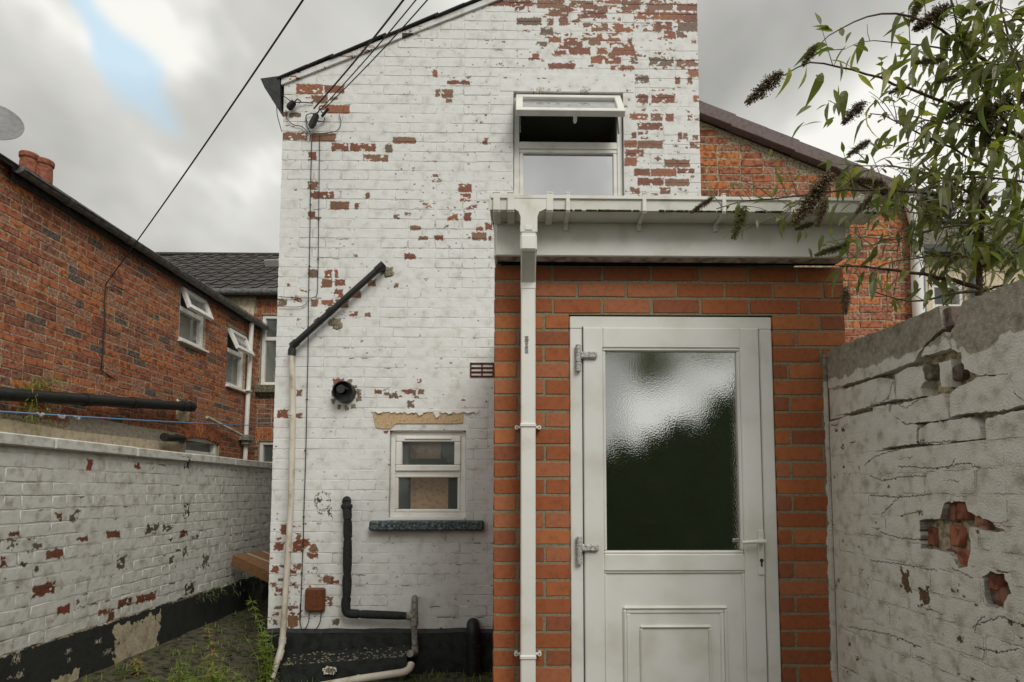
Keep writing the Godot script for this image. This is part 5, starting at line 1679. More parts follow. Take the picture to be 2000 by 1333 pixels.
func build_roofline_things():
	# chimney with two pots behind the left roof
	var th := thing("chimney", "pair of terracotta chimney pots rising behind the left roof edge", "chimney", Vector3(-6.0, 4.5, -7.5))
	var a := Acc.new()
	var p1 := Vector3(-6.078, 5.079, -7.4)
	var p2 := Vector3(-5.973, 5.053, -7.5)
	a.box(Vector3((p1.x + p2.x) * 0.5, p1.y - 0.55, -7.45), Vector3(0.62, 0.7, 0.5), 0.01)
	part("stack", a, M["old_brick_2"], th)
	for p in [p1, p2]:
		a = Acc.new()
		a.lathe([Vector2(0.105, -0.22), Vector2(0.098, 0.1), Vector2(0.09, 0.245), Vector2(0.10, 0.25), Vector2(0.105, 0.262), Vector2(0.105, 0.305), Vector2(0.098, 0.318), Vector2(0.08, 0.318), Vector2(0.075, 0.1), Vector2(0.0, 0.08)], Transform3D(Basis(Vector3(0, 0, 1), -0.03), p), 28)
		part("chimney_pot", a, M["terracotta"], th)
	# satellite dish
	var c := Vector3(-5.587, 5.103, -6.3)
	var ds := thing("satellite_dish", "grey satellite dish cut by the left edge above the roof", "satellite dish", c)
	var nrm := Vector3(0.52, 0.42, 0.74).normalized()
	var sx := nrm.cross(Vector3.UP).normalized()
	var xf := Transform3D(Basis(sx, nrm, sx.cross(nrm)), c)
	a = Acc.new()
	a.lathe([Vector2(0.0, 0.0), Vector2(0.1, 0.006), Vector2(0.18, 0.022), Vector2(0.24, 0.042), Vector2(0.268, 0.054), Vector2(0.274, 0.052), Vector2(0.272, 0.046), Vector2(0.24, 0.03), Vector2(0.1, -0.006), Vector2(0.0, -0.012)], xf, 36)
	part("reflector", a, M["metal_dish"], ds)
	a = Acc.new()
	a.tube([c - nrm.cross(sx) * 0.0 + Vector3(0, -0.26, 0.02), c + nrm * 0.2 + Vector3(0.0, -0.2, 0)], 0.012, 8)
	a.tube([c + nrm * 0.02, c + nrm * 0.22 + Vector3(0.0, -0.12, 0)], 0.012, 8)
	a.box(c + nrm * 0.22 + Vector3(0, -0.12, 0), Vector3(0.05, 0.06, 0.1), 0.01, xf.basis)
	part("arm", a, M["black_plastic"], ds)
	a = Acc.new()
	a.tube(bent([c - nrm * 0.02, c - nrm * 0.2, Vector3(c.x - 0.15, 4.2, c.z - 0.1)], 0.08), 0.02, 10)
	part("mast", a, M["gutter_grey"], ds)

func simple(called: String, label: String, cat: String, a: Acc, m: Material, group := "") -> MeshInstance3D:
	var o := part(numbered(called), a, m, self, label)
	o.set_meta("category", cat)
	if group:
		o.set_meta("group", group)
	return o

func build_house_fittings():
	var f := Vector3(0, 0, 1)
	# diagonal black waste pipe joining the white one
	var top := Vector3(-1.127, 3.048, -4.83)
	var knee := Vector3(-1.815, 2.399, -4.83)
	var th := thing("waste_pipe", "black diagonal waste pipe turning into a pale white pipe down the gable's left edge", "pipe", Vector3(knee.x, 0, -4.83))
	var a := Acc.new()
	var dir := (knee - top).normalized()
	a.tube(bent([top + Vector3(0, 0, -0.08), top, knee, knee + Vector3(-0.004, -0.06, 0)], 0.035), 0.0255, 14)
	part("diagonal_pipe", a, M["black_plastic"], th)
	a = Acc.new()
	a.tube([top - dir * 0.03, top + dir * 0.05], 0.031, 14)
	var c := Vector3(-1.543, 2.661, -4.83)
	a.tube([c - dir * 0.05, c + dir * 0.0], 0.031, 14)
	a.tube([c + dir * 0.07, c + dir * 0.10], 0.030, 14)
	a.tube([knee - dir * 0.05, knee + dir * 0.01], 0.031, 14)
	a.tube([knee + Vector3(0, -0.025, 0), knee + Vector3(-0.004, -0.075, 0)], 0.031, 14)
	part("collar", a, M["black_plastic"], th)
	a = Acc.new()
	a.tube(bent([knee + Vector3(-0.004, -0.055, 0), Vector3(-1.796, 1.893, -4.83), Vector3(-1.78, 1.132, -4.8), Vector3(-1.793, 0.093, -4.74), Vector3(-1.828, -0.148, -4.62)], 0.06), 0.0225, 14)
	part("pipe", a, M["old_pipe_white"], th)
	a = Acc.new()
	for p in [[Vector3(-1.804, 1.868, -4.83), Vector3(-1.803, 1.844, -4.83)], [Vector3(-1.778, 0.819, -4.787), Vector3(-1.776, 0.788, -4.785)], [Vector3(-1.792, 0.152, -4.745), Vector3(-1.794, 0.107, -4.742)], [Vector3(-1.797, 0.064, -4.735), Vector3(-1.805, -0.002, -4.7)]]:
		a.tube([p[0], p[1]], 0.027, 14)
	part("collar", a, M["old_pipe_white"], th)
	for p in [top + Vector3(0.03, -0.02, -0.062), c + Vector3(0.04, -0.05, -0.062)]:
		a = Acc.new()
		for k in 5:
			a.brick(p + Vector3(rng.randf_range(-0.03, 0.03), rng.randf_range(-0.04, 0.04), rng.randf_range(-0.006, 0.004)), Vector3.RIGHT, Vector3.UP, f, rng.randf_range(0.02, 0.04), rng.randf_range(0.02, 0.04), 0.03, 0.008, 0.009, rng)
		part("putty", a, M["putty"], th)
	# foam lagged pipe with its grey tee
	th = thing("lagged_pipe", "black foam-lagged pipe running down and right into a grey tee pipe", "pipe", Vector3(-1.339, 0.329, -4.82))
	var z := 4.815
	var segs := [Vector3(-1.363, 1.17, -4.84), Vector3(-1.345, 1.028, -4.815), Vector3(-1.342, 0.883, -4.815), Vector3(-1.34, 0.613, -4.815), Vector3(-1.34, 0.442, -4.815), Vector3(-1.35, 0.365, -4.815)]
	for k in segs.size() - 1:
		a = Acc.new()
		var p: Vector3 = segs[k]
		var q: Vector3 = segs[k + 1]
		a.tube([p, p.lerp(q, 0.06), p.lerp(q, 0.3), p.lerp(q, 0.7), p.lerp(q, 0.94), q], [0.026, 0.031, 0.0345 + rng.randf_range(-0.001, 0.002), 0.034, 0.031, 0.026], 14)
		part("foam_sleeve", a, M["black_foam"], th)
	a = Acc.new()
	a.tube(bent([Vector3(-1.363, 1.162, -4.84), Vector3(-1.366, 1.178, -4.85), Vector3(-1.388, 1.177, -4.93)], 0.02), 0.034, 14)
	a.box(Vector3(-1.356, 1.131, -4.82), Vector3(0.085, 0.05, 0.05), 0.015)
	part("foam_sleeve", a, M["black_foam"], th)
	segs = [Vector3(-1.365, 0.342, -4.815), Vector3(-1.247, 0.31, -4.815), Vector3(-1.196, 0.302, -4.815), Vector3(-0.861, 0.297, -4.8)]
	a = Acc.new()
	a.tube(bent([Vector3(-1.346, 0.388, -4.815), Vector3(-1.341, 0.315, -4.815), segs[1]], 0.05), 0.034, 14)
	part("foam_sleeve", a, M["black_foam"], th)
	a = Acc.new()
	a.tube([segs[1], segs[1].lerp(segs[3], 0.08), segs[1].lerp(segs[3], 0.2), segs[1].lerp(segs[3], 0.8), segs[3]], [0.027, 0.031, 0.032, 0.031, 0.026], 14)
	part("foam_sleeve", a, M["black_foam"], th)
	a = Acc.new()
	a.tube(bent([Vector3(-0.838, 0.405, -4.93), Vector3(-0.816, 0.435, -4.8), Vector3(-0.814, 0.327, -4.8)], 0.03), 0.024, 14)
	a.tube([Vector3(-0.818, 0.339, -4.8), Vector3(-0.818, 0.316, -4.8), Vector3(-0.817, 0.231, -4.8), Vector3(-0.817, 0.223, -4.8)], [0.029, 0.031, 0.031, 0.029], 14)
	a.tube([Vector3(-0.872, 0.297, -4.8), Vector3(-0.853, 0.297, -4.8), Vector3(-0.818, 0.296, -4.8)], 0.031, 14)
	a.tube([Vector3(-0.817, 0.227, -4.8), Vector3(-0.81, 0.058, -4.8)], 0.0225, 14)
	a.tube([Vector3(-0.811, 0.07, -4.8), Vector3(-0.81, 0.047, -4.8)], 0.028, 14)
	a.tube(bent([Vector3(-0.81, 0.051, -4.8), Vector3(-0.808, 0.019, -4.79), Vector3(-0.824, 0.047, -4.68)], 0.02), 0.027, 14)
	part("tee_pipe", a, M["grey_pipe"], th, "weathered grey tee pipe")
	# black drain elbow
	a = Acc.new()
	a.tube(bent([Vector3(-0.379, 0.193, -4.95), Vector3(-0.365, 0.246, -4.775), Vector3(-0.359, -0.18, -4.775)], 0.1, 8), 0.05, 18)
	a.tube([Vector3(-0.36, 0.078, -4.775), Vector3(-0.359, -0.18, -4.775)], 0.057, 18)
	a.tube([Vector3(-0.36, 0.086, -4.775), Vector3(-0.36, 0.07, -4.775)], 0.061, 18)
	simple("drain_pipe", "fat black plastic drain elbow at the wall's foot beside the brick lobby", "pipe", a, M["black_plastic"])
	# flue
	c = Vector3(-1.407, 2.035, -4.9)
	th = thing("flue", "round black boiler flue mouth in a patch of bare mortar", "flue", c)
	a = Acc.new()
	for k in 11:
		var an := TAU * k / 11.0 + 0.2
		var r := 0.094 + (0.018 if sin(an) < 0.0 else 0.0)
		a.brick(c + Vector3(cos(an) * r, sin(an) * r - 0.012, rng.randf_range(-0.002, 0.004)), Vector3.RIGHT, Vector3.UP, f, rng.randf_range(0.018, 0.03), rng.randf_range(0.018, 0.03), 0.03, 0.008, 0.008, rng)
	part("mortar_collar", a, M["putty"], th)
	a = Acc.new()
	var xf := Transform3D(Basis(Vector3.RIGHT, Vector3(0, 0, 1), Vector3.DOWN), c)
	a.lathe([Vector2(0.084, -0.05), Vector2(0.084, 0.085), Vector2(0.081, 0.09), Vector2(0.076, 0.09), Vector2(0.074, 0.085), Vector2(0.074, 0.02), Vector2(0.0, 0.015)], xf, 32)
	part("tube", a, M["black_plastic"], th)
	a = Acc.new()
	a.tube([c + Vector3(-0.02, 0.02, 0.0), c + Vector3(-0.02, 0.02, 0.075)], 0.033, 18)
	a.box(c + Vector3(0.01, 0.035, 0.07), Vector3(0.07, 0.01, 0.012), 0.002, Basis(Vector3(0, 0, 1), -0.6))
	part("inner_duct", a, M["cable"], th)
	# brown junction box with two wires
	th = thing("junction_box", "small brown plastic cable box low on the white gable", "cable box", Vector3(-1.605, 0.405, -4.9))
	a = Acc.new()
	a.box(Vector3(-1.598, 0.41, -4.872), Vector3(0.152, 0.182, 0.05), 0.014)
	part("cover", a, M["brown_box"], th)
	for w in [[Vector3(-1.646, 0.314, -4.885), Vector3(-1.648, 0.235, -4.885), Vector3(-1.674, 0.185, -4.885), Vector3(-1.702, 0.177, -4.888), Vector3(-1.72, 0.239, -4.89), Vector3(-1.72, 0.376, -4.89)], [Vector3(-1.555, 0.313, -4.885), Vector3(-1.557, 0.239, -4.885), Vector3(-1.587, 0.188, -4.885), Vector3(-1.606, 0.173, -4.885)]]:
		a = Acc.new()
		a.tube(bent(w, 0.04), 0.0032, 6)
		part("wire", a, M["cable"], th)
	# sloping lump of tarred concrete along the wall and the pipe lying by it
	a = Acc.new()
	var s0 := Vector3(-1.769, -0.035, -4.66)
	var s1 := Vector3(-0.85, 0.016, -4.7)
	var n := 14
	for k in n:
		var t0 := float(k) / n
		var t1 := float(k + 1) / n
		var p := s0.lerp(s1, t0) + Vector3(0, 0.006 * fn.get_noise_2d(t0 * 9.0, 2.0), 0.008 * fn.get_noise_2d(t0 * 7.0, 5.0))
		var q := s0.lerp(s1, t1) + Vector3(0, 0.006 * fn.get_noise_2d(t1 * 9.0, 2.0), 0.008 * fn.get_noise_2d(t1 * 7.0, 5.0))
		var pb := Vector3(p.x, p.y + 0.03 + 0.03 * t0, -4.87)
		var qb := Vector3(q.x, q.y + 0.03 + 0.03 * t1, -4.87)
		a.quad(p, q, qb, pb, Vector3.UP)
		a.quad(Vector3(p.x, -0.4, p.z + 0.02), Vector3(q.x, -0.4, q.z + 0.02), q, p, f)
	a.quad(Vector3(s1.x, -0.4, s1.z), Vector3(s1.x, -0.4, -4.87), Vector3(s1.x, s1.y + 0.06, -4.87), s1, Vector3.RIGHT)
	th = thing("concrete_kerb", "low black tarred concrete upstand with a broken hole along the gable's foot", "kerb", Vector3(-1.3, -0.2, -4.75))
	part("kerb", a, M["black_paint"], th)
	a = Acc.new()
	for k in 150:
		var t := rng.randf()
		var e := s0.lerp(s1, t)
		var back := pow(rng.randf(), 1.6)
		a.box(Vector3(e.x, e.y + 0.004 + (0.03 + 0.03 * t) * back, lerpf(e.z - 0.008, -4.86, back)), Vector3(rng.randf_range(0.005, 0.022), rng.randf_range(0.004, 0.009), rng.randf_range(0.005, 0.015)), 0.002, Basis(Vector3.UP, rng.randf() * 3.0))
	part("moss", a, M["putty"], th).set_meta("kind", "stuff")
	a = Acc.new()
	var hc := Vector3(-1.403, -0.065, -4.64)
	for k in 9:
		var an := TAU * k / 9.0
		a.box(hc + Vector3(cos(an) * rng.randf_range(0.036, 0.052), sin(an) * rng.randf_range(0.022, 0.034), 0.001), Vector3(rng.randf_range(0.012, 0.035), rng.randf_range(0.006, 0.014), 0.008), 0.002, Basis(Vector3(0, 0, 1), an + rng.randf_range(0.9, 2.0)))
	part("broken_edge", a, M["flake"], th)
	a = Acc.new()
	a.brick(hc, Vector3.RIGHT, Vector3.UP, f, 0.04, 0.026, 0.02, 0.006, 0.006, rng)
	part("broken_brick", a, M["putty"], th)
	a = Acc.new()
	a.tube(bent([Vector3(-1.485, -0.129, -4.45), Vector3(-1.161, -0.089, -4.52), Vector3(-0.841, -0.055, -4.56), Vector3(-0.812, -0.042, -4.6), Vector3(-0.808, -0.02, -4.64)], 0.06), 0.027, 14)
	a.tube([Vector3(-1.175, -0.092, -4.518), Vector3(-1.151, -0.089, -4.522)], 0.031, 14)
	simple("ground_pipe", "pale grey plastic pipe lying on the ground before the black kerb", "pipe", a, M["old_pipe_white"])

func build_lobby_fittings():
	var f := Vector3(0, 0, 1)
	# square-line gutter
	var th := thing("gutter", "white square plastic gutter with brackets across the lobby front", "gutter", Vector3(0.66, 2.43, -2.56))
	var prof := PackedVector2Array([Vector2(-2.617, 2.50), Vector2(-2.617, 2.428), Vector2(-2.505, 2.424), Vector2(-2.498, 2.428), Vector2(-2.494, 2.470), Vector2(-2.486, 2.474), Vector2(-2.486, 2.487), Vector2(-2.494, 2.489), Vector2(-2.502, 2.485), Vector2(-2.503, 2.432), Vector2(-2.611, 2.436), Vector2(-2.611, 2.50)])
	var zy := PackedVector2Array()
	for p in prof:
		zy.append(Vector2(p.x, p.y))
	var a := Acc.new()
	a.slab(zy, Vector3(-0.128, 0, 0), Vector3(0, 0, 1), Vector3.UP, Vector3.LEFT, 1.638)
	part("channel", a, M["gutter_plastic"], th)
	a = Acc.new()
	var gx := 0.12
	while gx < 1.5:
		var gw := rng.randf_range(0.008, 0.03)
		if fn.get_noise_2d(gx * 5.0, 3.0) > -0.15:
			a.box(Vector3(gx, 2.4275, -2.4985), Vector3(gw, rng.randf_range(0.003, 0.009), 0.008), 0.001)
		gx += gw * 0.9
	part("moss", a, M["moss"], th).set_meta("kind", "stuff")
	# stop end
	a = Acc.new()
	a.box(Vector3(-0.130, 2.458, -2.552), Vector3(0.006, 0.07, 0.125), 0.002)
	a.box(Vector3(1.512, 2.458, -2.552), Vector3(0.006, 0.07, 0.125), 0.002)
	part("stop_end", a, M["gutter_plastic"], th)
	for x in [-0.105, -0.045, 0.118, 0.194, 0.516, 0.853, 1.145, 1.44]:
		a = Acc.new()
		var w := 0.030 if x < 0.15 else 0.018
		a.box(Vector3(x, 2.457, -2.4895), Vector3(w, 0.075, 0.008), 0.003)
		a.box(Vector3(x, 2.4185, -2.553), Vector3(w, 0.007, 0.125), 0.002)
		a.box(Vector3(x, 2.4985, -2.497), Vector3(w, 0.008, 0.022), 0.003)
		if x > 0.15:
			a.box(Vector3(x, 2.403, -2.609), Vector3(w, 0.03, 0.016), 0.003)
		part("bracket", a, M["gutter_plastic"], th)
	# running outlet: widens from the spout
	a = Acc.new()
	a.slab(PackedVector2Array([Vector2(-0.03, 2.478), Vector2(-0.03, 2.428), Vector2(-0.012, 2.416), Vector2(-0.004, 2.395), Vector2(-0.004, 2.33), Vector2(0.066, 2.33), Vector2(0.066, 2.395), Vector2(0.074, 2.416), Vector2(0.104, 2.43), Vector2(0.104, 2.478)]), Vector3(0, 0, -2.488), Vector3.RIGHT, Vector3.UP, f, 0.075)
	part("outlet", a, M["gutter_plastic"], th)
	th = thing("downpipe", "white square downpipe on the brick left of the door", "downpipe", Vector3(0.03, 0, -2.66))
	a = Acc.new()
	var xc := 0.0295
	a.box(Vector3(xc, 2.345, -2.524), Vector3(0.066, 0.13, 0.066), 0.006)
	a.box(Vector3(xc, 2.345, -2.524), Vector3(0.072, 0.042, 0.072), 0.006)
	a.box(Vector3(xc, 2.345, -2.4868), Vector3(0.03, 0.018, 0.004), 0.001)
	# offset back to the wall
	var d := Vector3(0, -0.09, -0.13).normalized()
	a.box(Vector3(xc, 2.235, -2.59), Vector3(0.066, 0.075, 0.19), 0.006, Basis(Vector3.RIGHT, -0.62))
	a.box(Vector3(xc, 2.285, -2.522), Vector3(0.07, 0.07, 0.07), 0.008)
	part("offset_bend", a, M["white_plastic"], th)
	a = Acc.new()
	a.box(Vector3(xc, 2.18, -2.662), Vector3(0.0665, 0.10, 0.068), 0.006)
	a.box(Vector3(xc, 1.0, -2.662), Vector3(0.0635, 2.3, 0.064), 0.005)
	part("pipe", a, M["white_plastic"], th)
	for y in [1.534, 0.555]:
		a = Acc.new()
		a.box(Vector3(xc, y, -2.66), Vector3(0.069, 0.018, 0.071), 0.004)
		for s in [-1.0, 1.0]:
			a.box(Vector3(xc + s * 0.041, y - 0.003, -2.70), Vector3(0.028, 0.012, 0.008), 0.004)
			a.tube([Vector3(xc + s * 0.05, y - 0.003, -2.728), Vector3(xc + s * 0.05, y - 0.003, -2.694)], 0.009, 12)
		part("bracket", a, M["white_plastic"], th)
		a = Acc.new()
		for s in [-1.0, 1.0]:
			a.tube([Vector3(xc + s * 0.05, y - 0.003, -2.72), Vector3(xc + s * 0.05, y - 0.003, -2.6925)], 0.0035, 8)
		part("screw", a, M["gutter_grey"], th)
	# the worn maker's print on the pipe: a dark strip of lost marks
	a = Acc.new()
	for k in 24:
		var y := 1.848 + k * 0.0032
		a.box(Vector3(0.0225 + rng.randf_range(-0.001, 0.001), y, -2.6296), Vector3(rng.randf_range(0.010, 0.019), rng.randf_range(0.0012, 0.0028), 0.0008), 0.0)
	part("print", a, M["label_print"], th)

func build_left_fittings():
	var f := Vector3.RIGHT
	# soil pipe
	var th := thing("soil_pipe", "fat black soil pipe running level along the left brick wing above the garden wall", "pipe", Vector3(-4.24, 2.1, -6.5))
	var p := Vector3(-4.24, 2.011, -4.751)
	var q := Vector3(-4.24, 2.33, -7.892)
	var a := Acc.new()
	a.tube(bent([p, q, q + Vector3(-0.12, 0, -0.03)], 0.05), 0.056, 16)
	part("pipe", a, M["black_plastic"], th)
	a = Acc.new()
	for t in [0.39, 0.62, 0.93]:
		var m := p.lerp(q, t)
		a.tube([m, m + (q - p).normalized() * 0.09], 0.064, 16)
	a.tube([q - (q - p).normalized() * 0.06, q + (q - p).normalized() * 0.02], 0.066, 16)
	part("collar", a, M["black_plastic"], th)
	a = Acc.new()
	a.brick(Vector3(-4.34, q.y - 0.05, q.z - 0.03), Vector3(0, 0, -1), Vector3.UP, f, 0.16, 0.13, 0.03, 0.012, 0.03, rng)
	part("putty", a, M["render_cream"], th)
	a = Acc.new()
	var b := Vector3(-4.25, 1.889, -7.439)
	a.tube(bent([b + Vector3(0.02, 0, 0.12), b, Vector3(-4.25, 1.91, -7.763), Vector3(-4.4, 1.934, -8.037)], 0.05), 0.042, 14)
	a.tube([b + Vector3(0.02, 0, 0.12), b + Vector3(0.01, 0, 0.05)], 0.05, 14)
	simple("overflow_pipe", "short fat black pipe stub poking over the garden wall coping", "pipe", a, M["black_plastic"])
	# white downpipe with hopper
	th = thing("downpipe", "white round downpipe with grey hopper at the left wing's far corner", "downpipe", Vector3(-4.29, 2.051, -9.683))
	a = Acc.new()
	a.tube([Vector3(-4.27, 3.899, -9.625), Vector3(-4.29, 3.348, -9.657), Vector3(-4.29, 2.085, -9.609)], 0.035, 12)
	part("pipe", a, M["white_plastic"], th)
	a = Acc.new()
	a.tube([Vector3(-4.29, 1.982, -9.617), Vector3(-4.29, 1.686, -9.604)], 0.035, 12)
	part("pipe", a, M["white_plastic"], th)
	var hp := Vector3(-4.27, 2.043, -9.585)
	a = Acc.new()
	a.box(hp + Vector3(0, 0.03, 0), Vector3(0.16, 0.09, 0.22), 0.01)
	a.box(hp + Vector3(0, -0.045, 0), Vector3(0.11, 0.07, 0.14), 0.012)
	part("hopper", a, M["grey_pipe"], th)
	a = Acc.new()
	var cl := Vector3(-4.29, 2.817, -9.607)
	a.box(cl, Vector3(0.1, 0.02, 0.13), 0.004)
	part("bracket", a, M["white_plastic"], th)
	a = Acc.new()
	a.tube([Vector3(-4.28, 2.258, -8.388), Vector3(-4.26, 2.098, -9.4)], 0.021, 10)
	simple("waste_pipe", "thin pale waste pipe sloping down into the grey hopper", "pipe", a, M["old_pipe_white"])
	# clothes line with knots
	th = thing("clothes_line", "blue washing line stretched above the garden wall", "clothes line", Vector3(-3.4, 1.77, -4.04))
	p = Vector3(-3.4, 1.747, -3.749)
	q = Vector3(-3.4, 1.72, -9.9)
	var pts := []
	for k in 21:
		var t := k / 20.0
		pts.append(p.lerp(Vector3(-3.4, 2.16, -8.641), t * 0.98) + Vector3(0, -0.015 * sin(PI * t), 0))
	a = Acc.new()
	a.tube(pts, 0.006, 6)
	part("line", a, M["clothes_line"], th)
	for px in [Vector3(-3.4, 1.788, -4.377), Vector3(-3.4, 1.797, -4.57), Vector3(-3.4, 1.804, -4.727)]:
		a = Acc.new()
		for k in 4:
			a.tube(wobbly([px + Vector3(0, 0.012, -0.03), px + Vector3(0.01, -0.008, 0.0), px + Vector3(0, 0.01, 0.035)], 0.012, 0.012), 0.006, 6)
		part("knot", a, M["cable_pale"], th)
	# flat cardboard parcel stuck across the alley
	th = thing("cardboard_box", "flat taped brown cardboard box leaning across the alley behind the gable", "box", Vector3(-2.3, 0.06, -5.8))
	var c0 := Vector3(-2.74, 0.649, -5.941)
	var c1 := Vector3(-1.93, 0.40, -5.55)
	var dx := (c1 - c0).normalized()
	var back := Vector3(-0.1, 0.16, -1.0)
	back = (back - dx * back.dot(dx)).normalized()
	var up := back.cross(dx).normalized()
	if up.y < 0:
		up = -up
	var bs := Basis(dx, up, dx.cross(up))
	var l := c0.distance_to(c1)
	var mid := c0.lerp(c1, 0.5) + back * 0.45 - up * 0.05
	a = Acc.new()
	a.box(mid, Vector3(l, 0.11, 0.9), 0.006, bs)
	part("carton", a, M["cardboard"], th)
	a = Acc.new()
	for t in [-0.18, 0.1, 0.26]:
		a.box(mid + bs.z * t + up * 0.0555, Vector3(l * 0.96, 0.002, 0.03), 0.0, bs * Basis(Vector3.UP, t * 0.4))
	part("tape", a, M["tape"], th)

func build_wires():
	# single service wire, from over the camera to the left wing and down its wall
	var w0 := Vector3(-4.33, 3.398, -6.332)
	var mid := Vector3(-1.26, 3.935, -3.2)
	var far := mid + (mid - w0) * 0.9
	var a := Acc.new()
	var pts := []
	for k in 25:
		var t := k / 24.0
		pts.append(w0.lerp(far, t) + Vector3(0, -0.10 * sin(PI * t), 0))
	a.tube(pts, 0.0055, 6)
	simple("service_wire", "single black overhead wire running up from the left brick wing", "cable", a, M["cable"])
	a = Acc.new()
	a.tube(wobbly([w0, Vector3(-4.335, 3.32, -6.33), Vector3(-4.335, 2.947, -6.35), Vector3(-4.335, 2.622, -6.343), Vector3(-4.335, 2.493, -6.337), Vector3(-4.335, 2.437, -6.558)], 0.1, 0.006), 0.006, 6)
	a.tube(wobbly([Vector3(-4.335, 3.368, -6.342), Vector3(-4.335, 3.43, -6.491), Vector3(-4.335, 3.438, -6.617)], 0.1, 0.005), 0.005, 6)
	simple("wall_cable", "black cable stapled down the left brick wing below the service wire", "cable", a, M["cable"])
	# three wires to the gable
	var ends := [Vector3(-1.7, 4.374, -4.84), Vector3(-1.685, 4.343, -4.86), Vector3(-1.619, 4.388, -4.86)]
	var outs := [Vector3(-0.748, 4.112, -3.4), Vector3(-0.679, 4.113, -3.4), Vector3(-0.617, 4.114, -3.4)]
	var names := ["thick black wire to the gable, left of three", "thin wire to the gable, middle of three", "thin wire to the gable, right of three"]
	for k in 3:
		var e: Vector3 = ends[k]
		var o: Vector3 = outs[k]
		var ex: Vector3 = o + (o - e) * 1.2
		pts = []
		for j in 25:
			var t := j / 24.0
			pts.append(e.lerp(ex, t) + Vector3(0, -0.08 * sin(PI * t), 0))
		a = Acc.new()
		a.tube(pts, [0.0065, 0.0042, 0.0042][k], 6)
		simple("service_wire", names[k], "cable", a, M["cable"], "wires strung to the white gable")
	# clamps
	var z := 4.85
	for s in [[Vector3(-1.92, 4.38, -4.86), Vector3(-1.863, 4.436, -4.85), "black cable clamp by the gable's corner"], [Vector3(-1.724, 4.208, -4.84), Vector3(-1.67, 4.32, -4.83), "larger black cable clamp at the end of the wires"]]:
		var p: Vector3 = s[0]
		var q: Vector3 = s[1]
		a = Acc.new()
		a.tube([p, p.lerp(q, 0.1), p.lerp(q, 0.35), p.lerp(q, 0.9), q], [0.014, 0.024, 0.029, 0.025, 0.016], 10)
		a.tube([q, q.lerp(p, -0.4), Vector3(q.x + 0.03, q.y + 0.04, -4.9)], 0.005, 6)
		simple("cable_clamp", s[2], "cable clamp", a, M["black_plastic"])
	a = Acc.new()
	a.tube([Vector3(-1.639, 4.311, -4.85), Vector3(-1.583, 4.375, -4.84)], 0.011, 8)
	a.tube([Vector3(-1.679, 4.282, -4.86), Vector3(-1.631, 4.286, -4.88), Vector3(-1.629, 4.331, -4.895)], 0.004, 6)
	simple("cable_clamp", "slim black cable clamp right of the larger one", "cable clamp", a, M["black_plastic"])
	# loops and drops on the wall
	a = Acc.new()
	a.tube(bent([Vector3(-1.739, 4.223, -4.88), Vector3(-1.774, 4.298, -4.88), Vector3(-1.779, 4.342, -4.88), Vector3(-1.746, 4.355, -4.88), Vector3(-1.692, 4.356, -4.88)], 0.05), 0.0035, 6)
	a.tube(bent([Vector3(-1.781, 4.332, -4.885), Vector3(-1.775, 4.261, -4.885), Vector3(-1.735, 4.183, -4.885), Vector3(-1.744, 4.129, -4.89)], 0.05), 0.0035, 6)
	a.tube(bent([Vector3(-1.509, 4.361, -4.885), Vector3(-1.484, 4.279, -4.88), Vector3(-1.514, 4.211, -4.885), Vector3(-1.597, 4.193, -4.885), Vector3(-1.714, 4.183, -4.885)], 0.06), 0.003, 6)
	a.tube(bent([Vector3(-1.981, 4.516, -4.88), Vector3(-1.9, 4.453, -4.87)], 0.02), 0.0035, 6)
	a.tube(bent([Vector3(-1.867, 4.444, -4.87), Vector3(-1.772, 4.455, -4.885), Vector3(-1.727, 4.45, -4.89)], 0.02), 0.004, 6)
	a.tube(bent([Vector3(-1.946, 4.387, -4.885), Vector3(-1.94, 4.312, -4.885), Vector3(-1.883, 4.256, -4.885), Vector3(-1.808, 4.252, -4.885), Vector3(-1.752, 4.183, -4.885)], 0.06), 0.0035, 6)
	a.tube(bent([Vector3(-2.012, 4.401, -4.86), Vector3(-2.006, 4.326, -4.86), Vector3(-1.974, 4.202, -4.885)], 0.05), 0.0035, 6)
	simple("cable_loop", "thin black cable loops round the clamps under the eaves", "cable", a, M["cable"])
	a = Acc.new()
	a.tube(wobbly([Vector3(-1.727, 4.183, -4.885), Vector3(-1.727, 3.886, -4.885), Vector3(-1.722, 3.368, -4.885), Vector3(-1.718, 2.9, -4.885), Vector3(-1.71, 2.313, -4.885), Vector3(-1.707, 1.573, -4.885), Vector3(-1.708, 0.85, -4.885), Vector3(-1.712, 0.416, -4.885), Vector3(-1.715, 0.251, -4.885)], 0.2, 0.0012), 0.0036, 6)
	for p in [Vector3(-1.724, 3.584, -4.888), Vector3(-1.719, 3.07, -4.888), Vector3(-1.714, 2.564, -4.888), Vector3(-1.711, 1.983, -4.888), Vector3(-1.712, 1.574, -4.888), Vector3(-1.71, 1.049, -4.888), Vector3(-1.714, 0.612, -4.888)]:
		a.box(p, Vector3(0.016, 0.009, 0.012), 0.002)
	simple("wall_cable", "long thin black cable clipped straight down the gable's left side", "cable", a, M["cable"])
	a = Acc.new()
	a.tube(bent(wobbly([Vector3(-1.663, 4.166, -4.885), Vector3(-1.658, 3.799, -4.885), Vector3(-1.652, 3.368, -4.885), Vector3(-1.648, 3.069, -4.885), Vector3(-1.647, 2.866, -4.885)], 0.2, 0.001) + [Vector3(-1.654, 2.815, -4.885), Vector3(-1.703, 2.803, -4.885), Vector3(-1.892, 2.81, -4.885), Vector3(-1.953, 2.814, -4.885)], 0.05), 0.0032, 6)
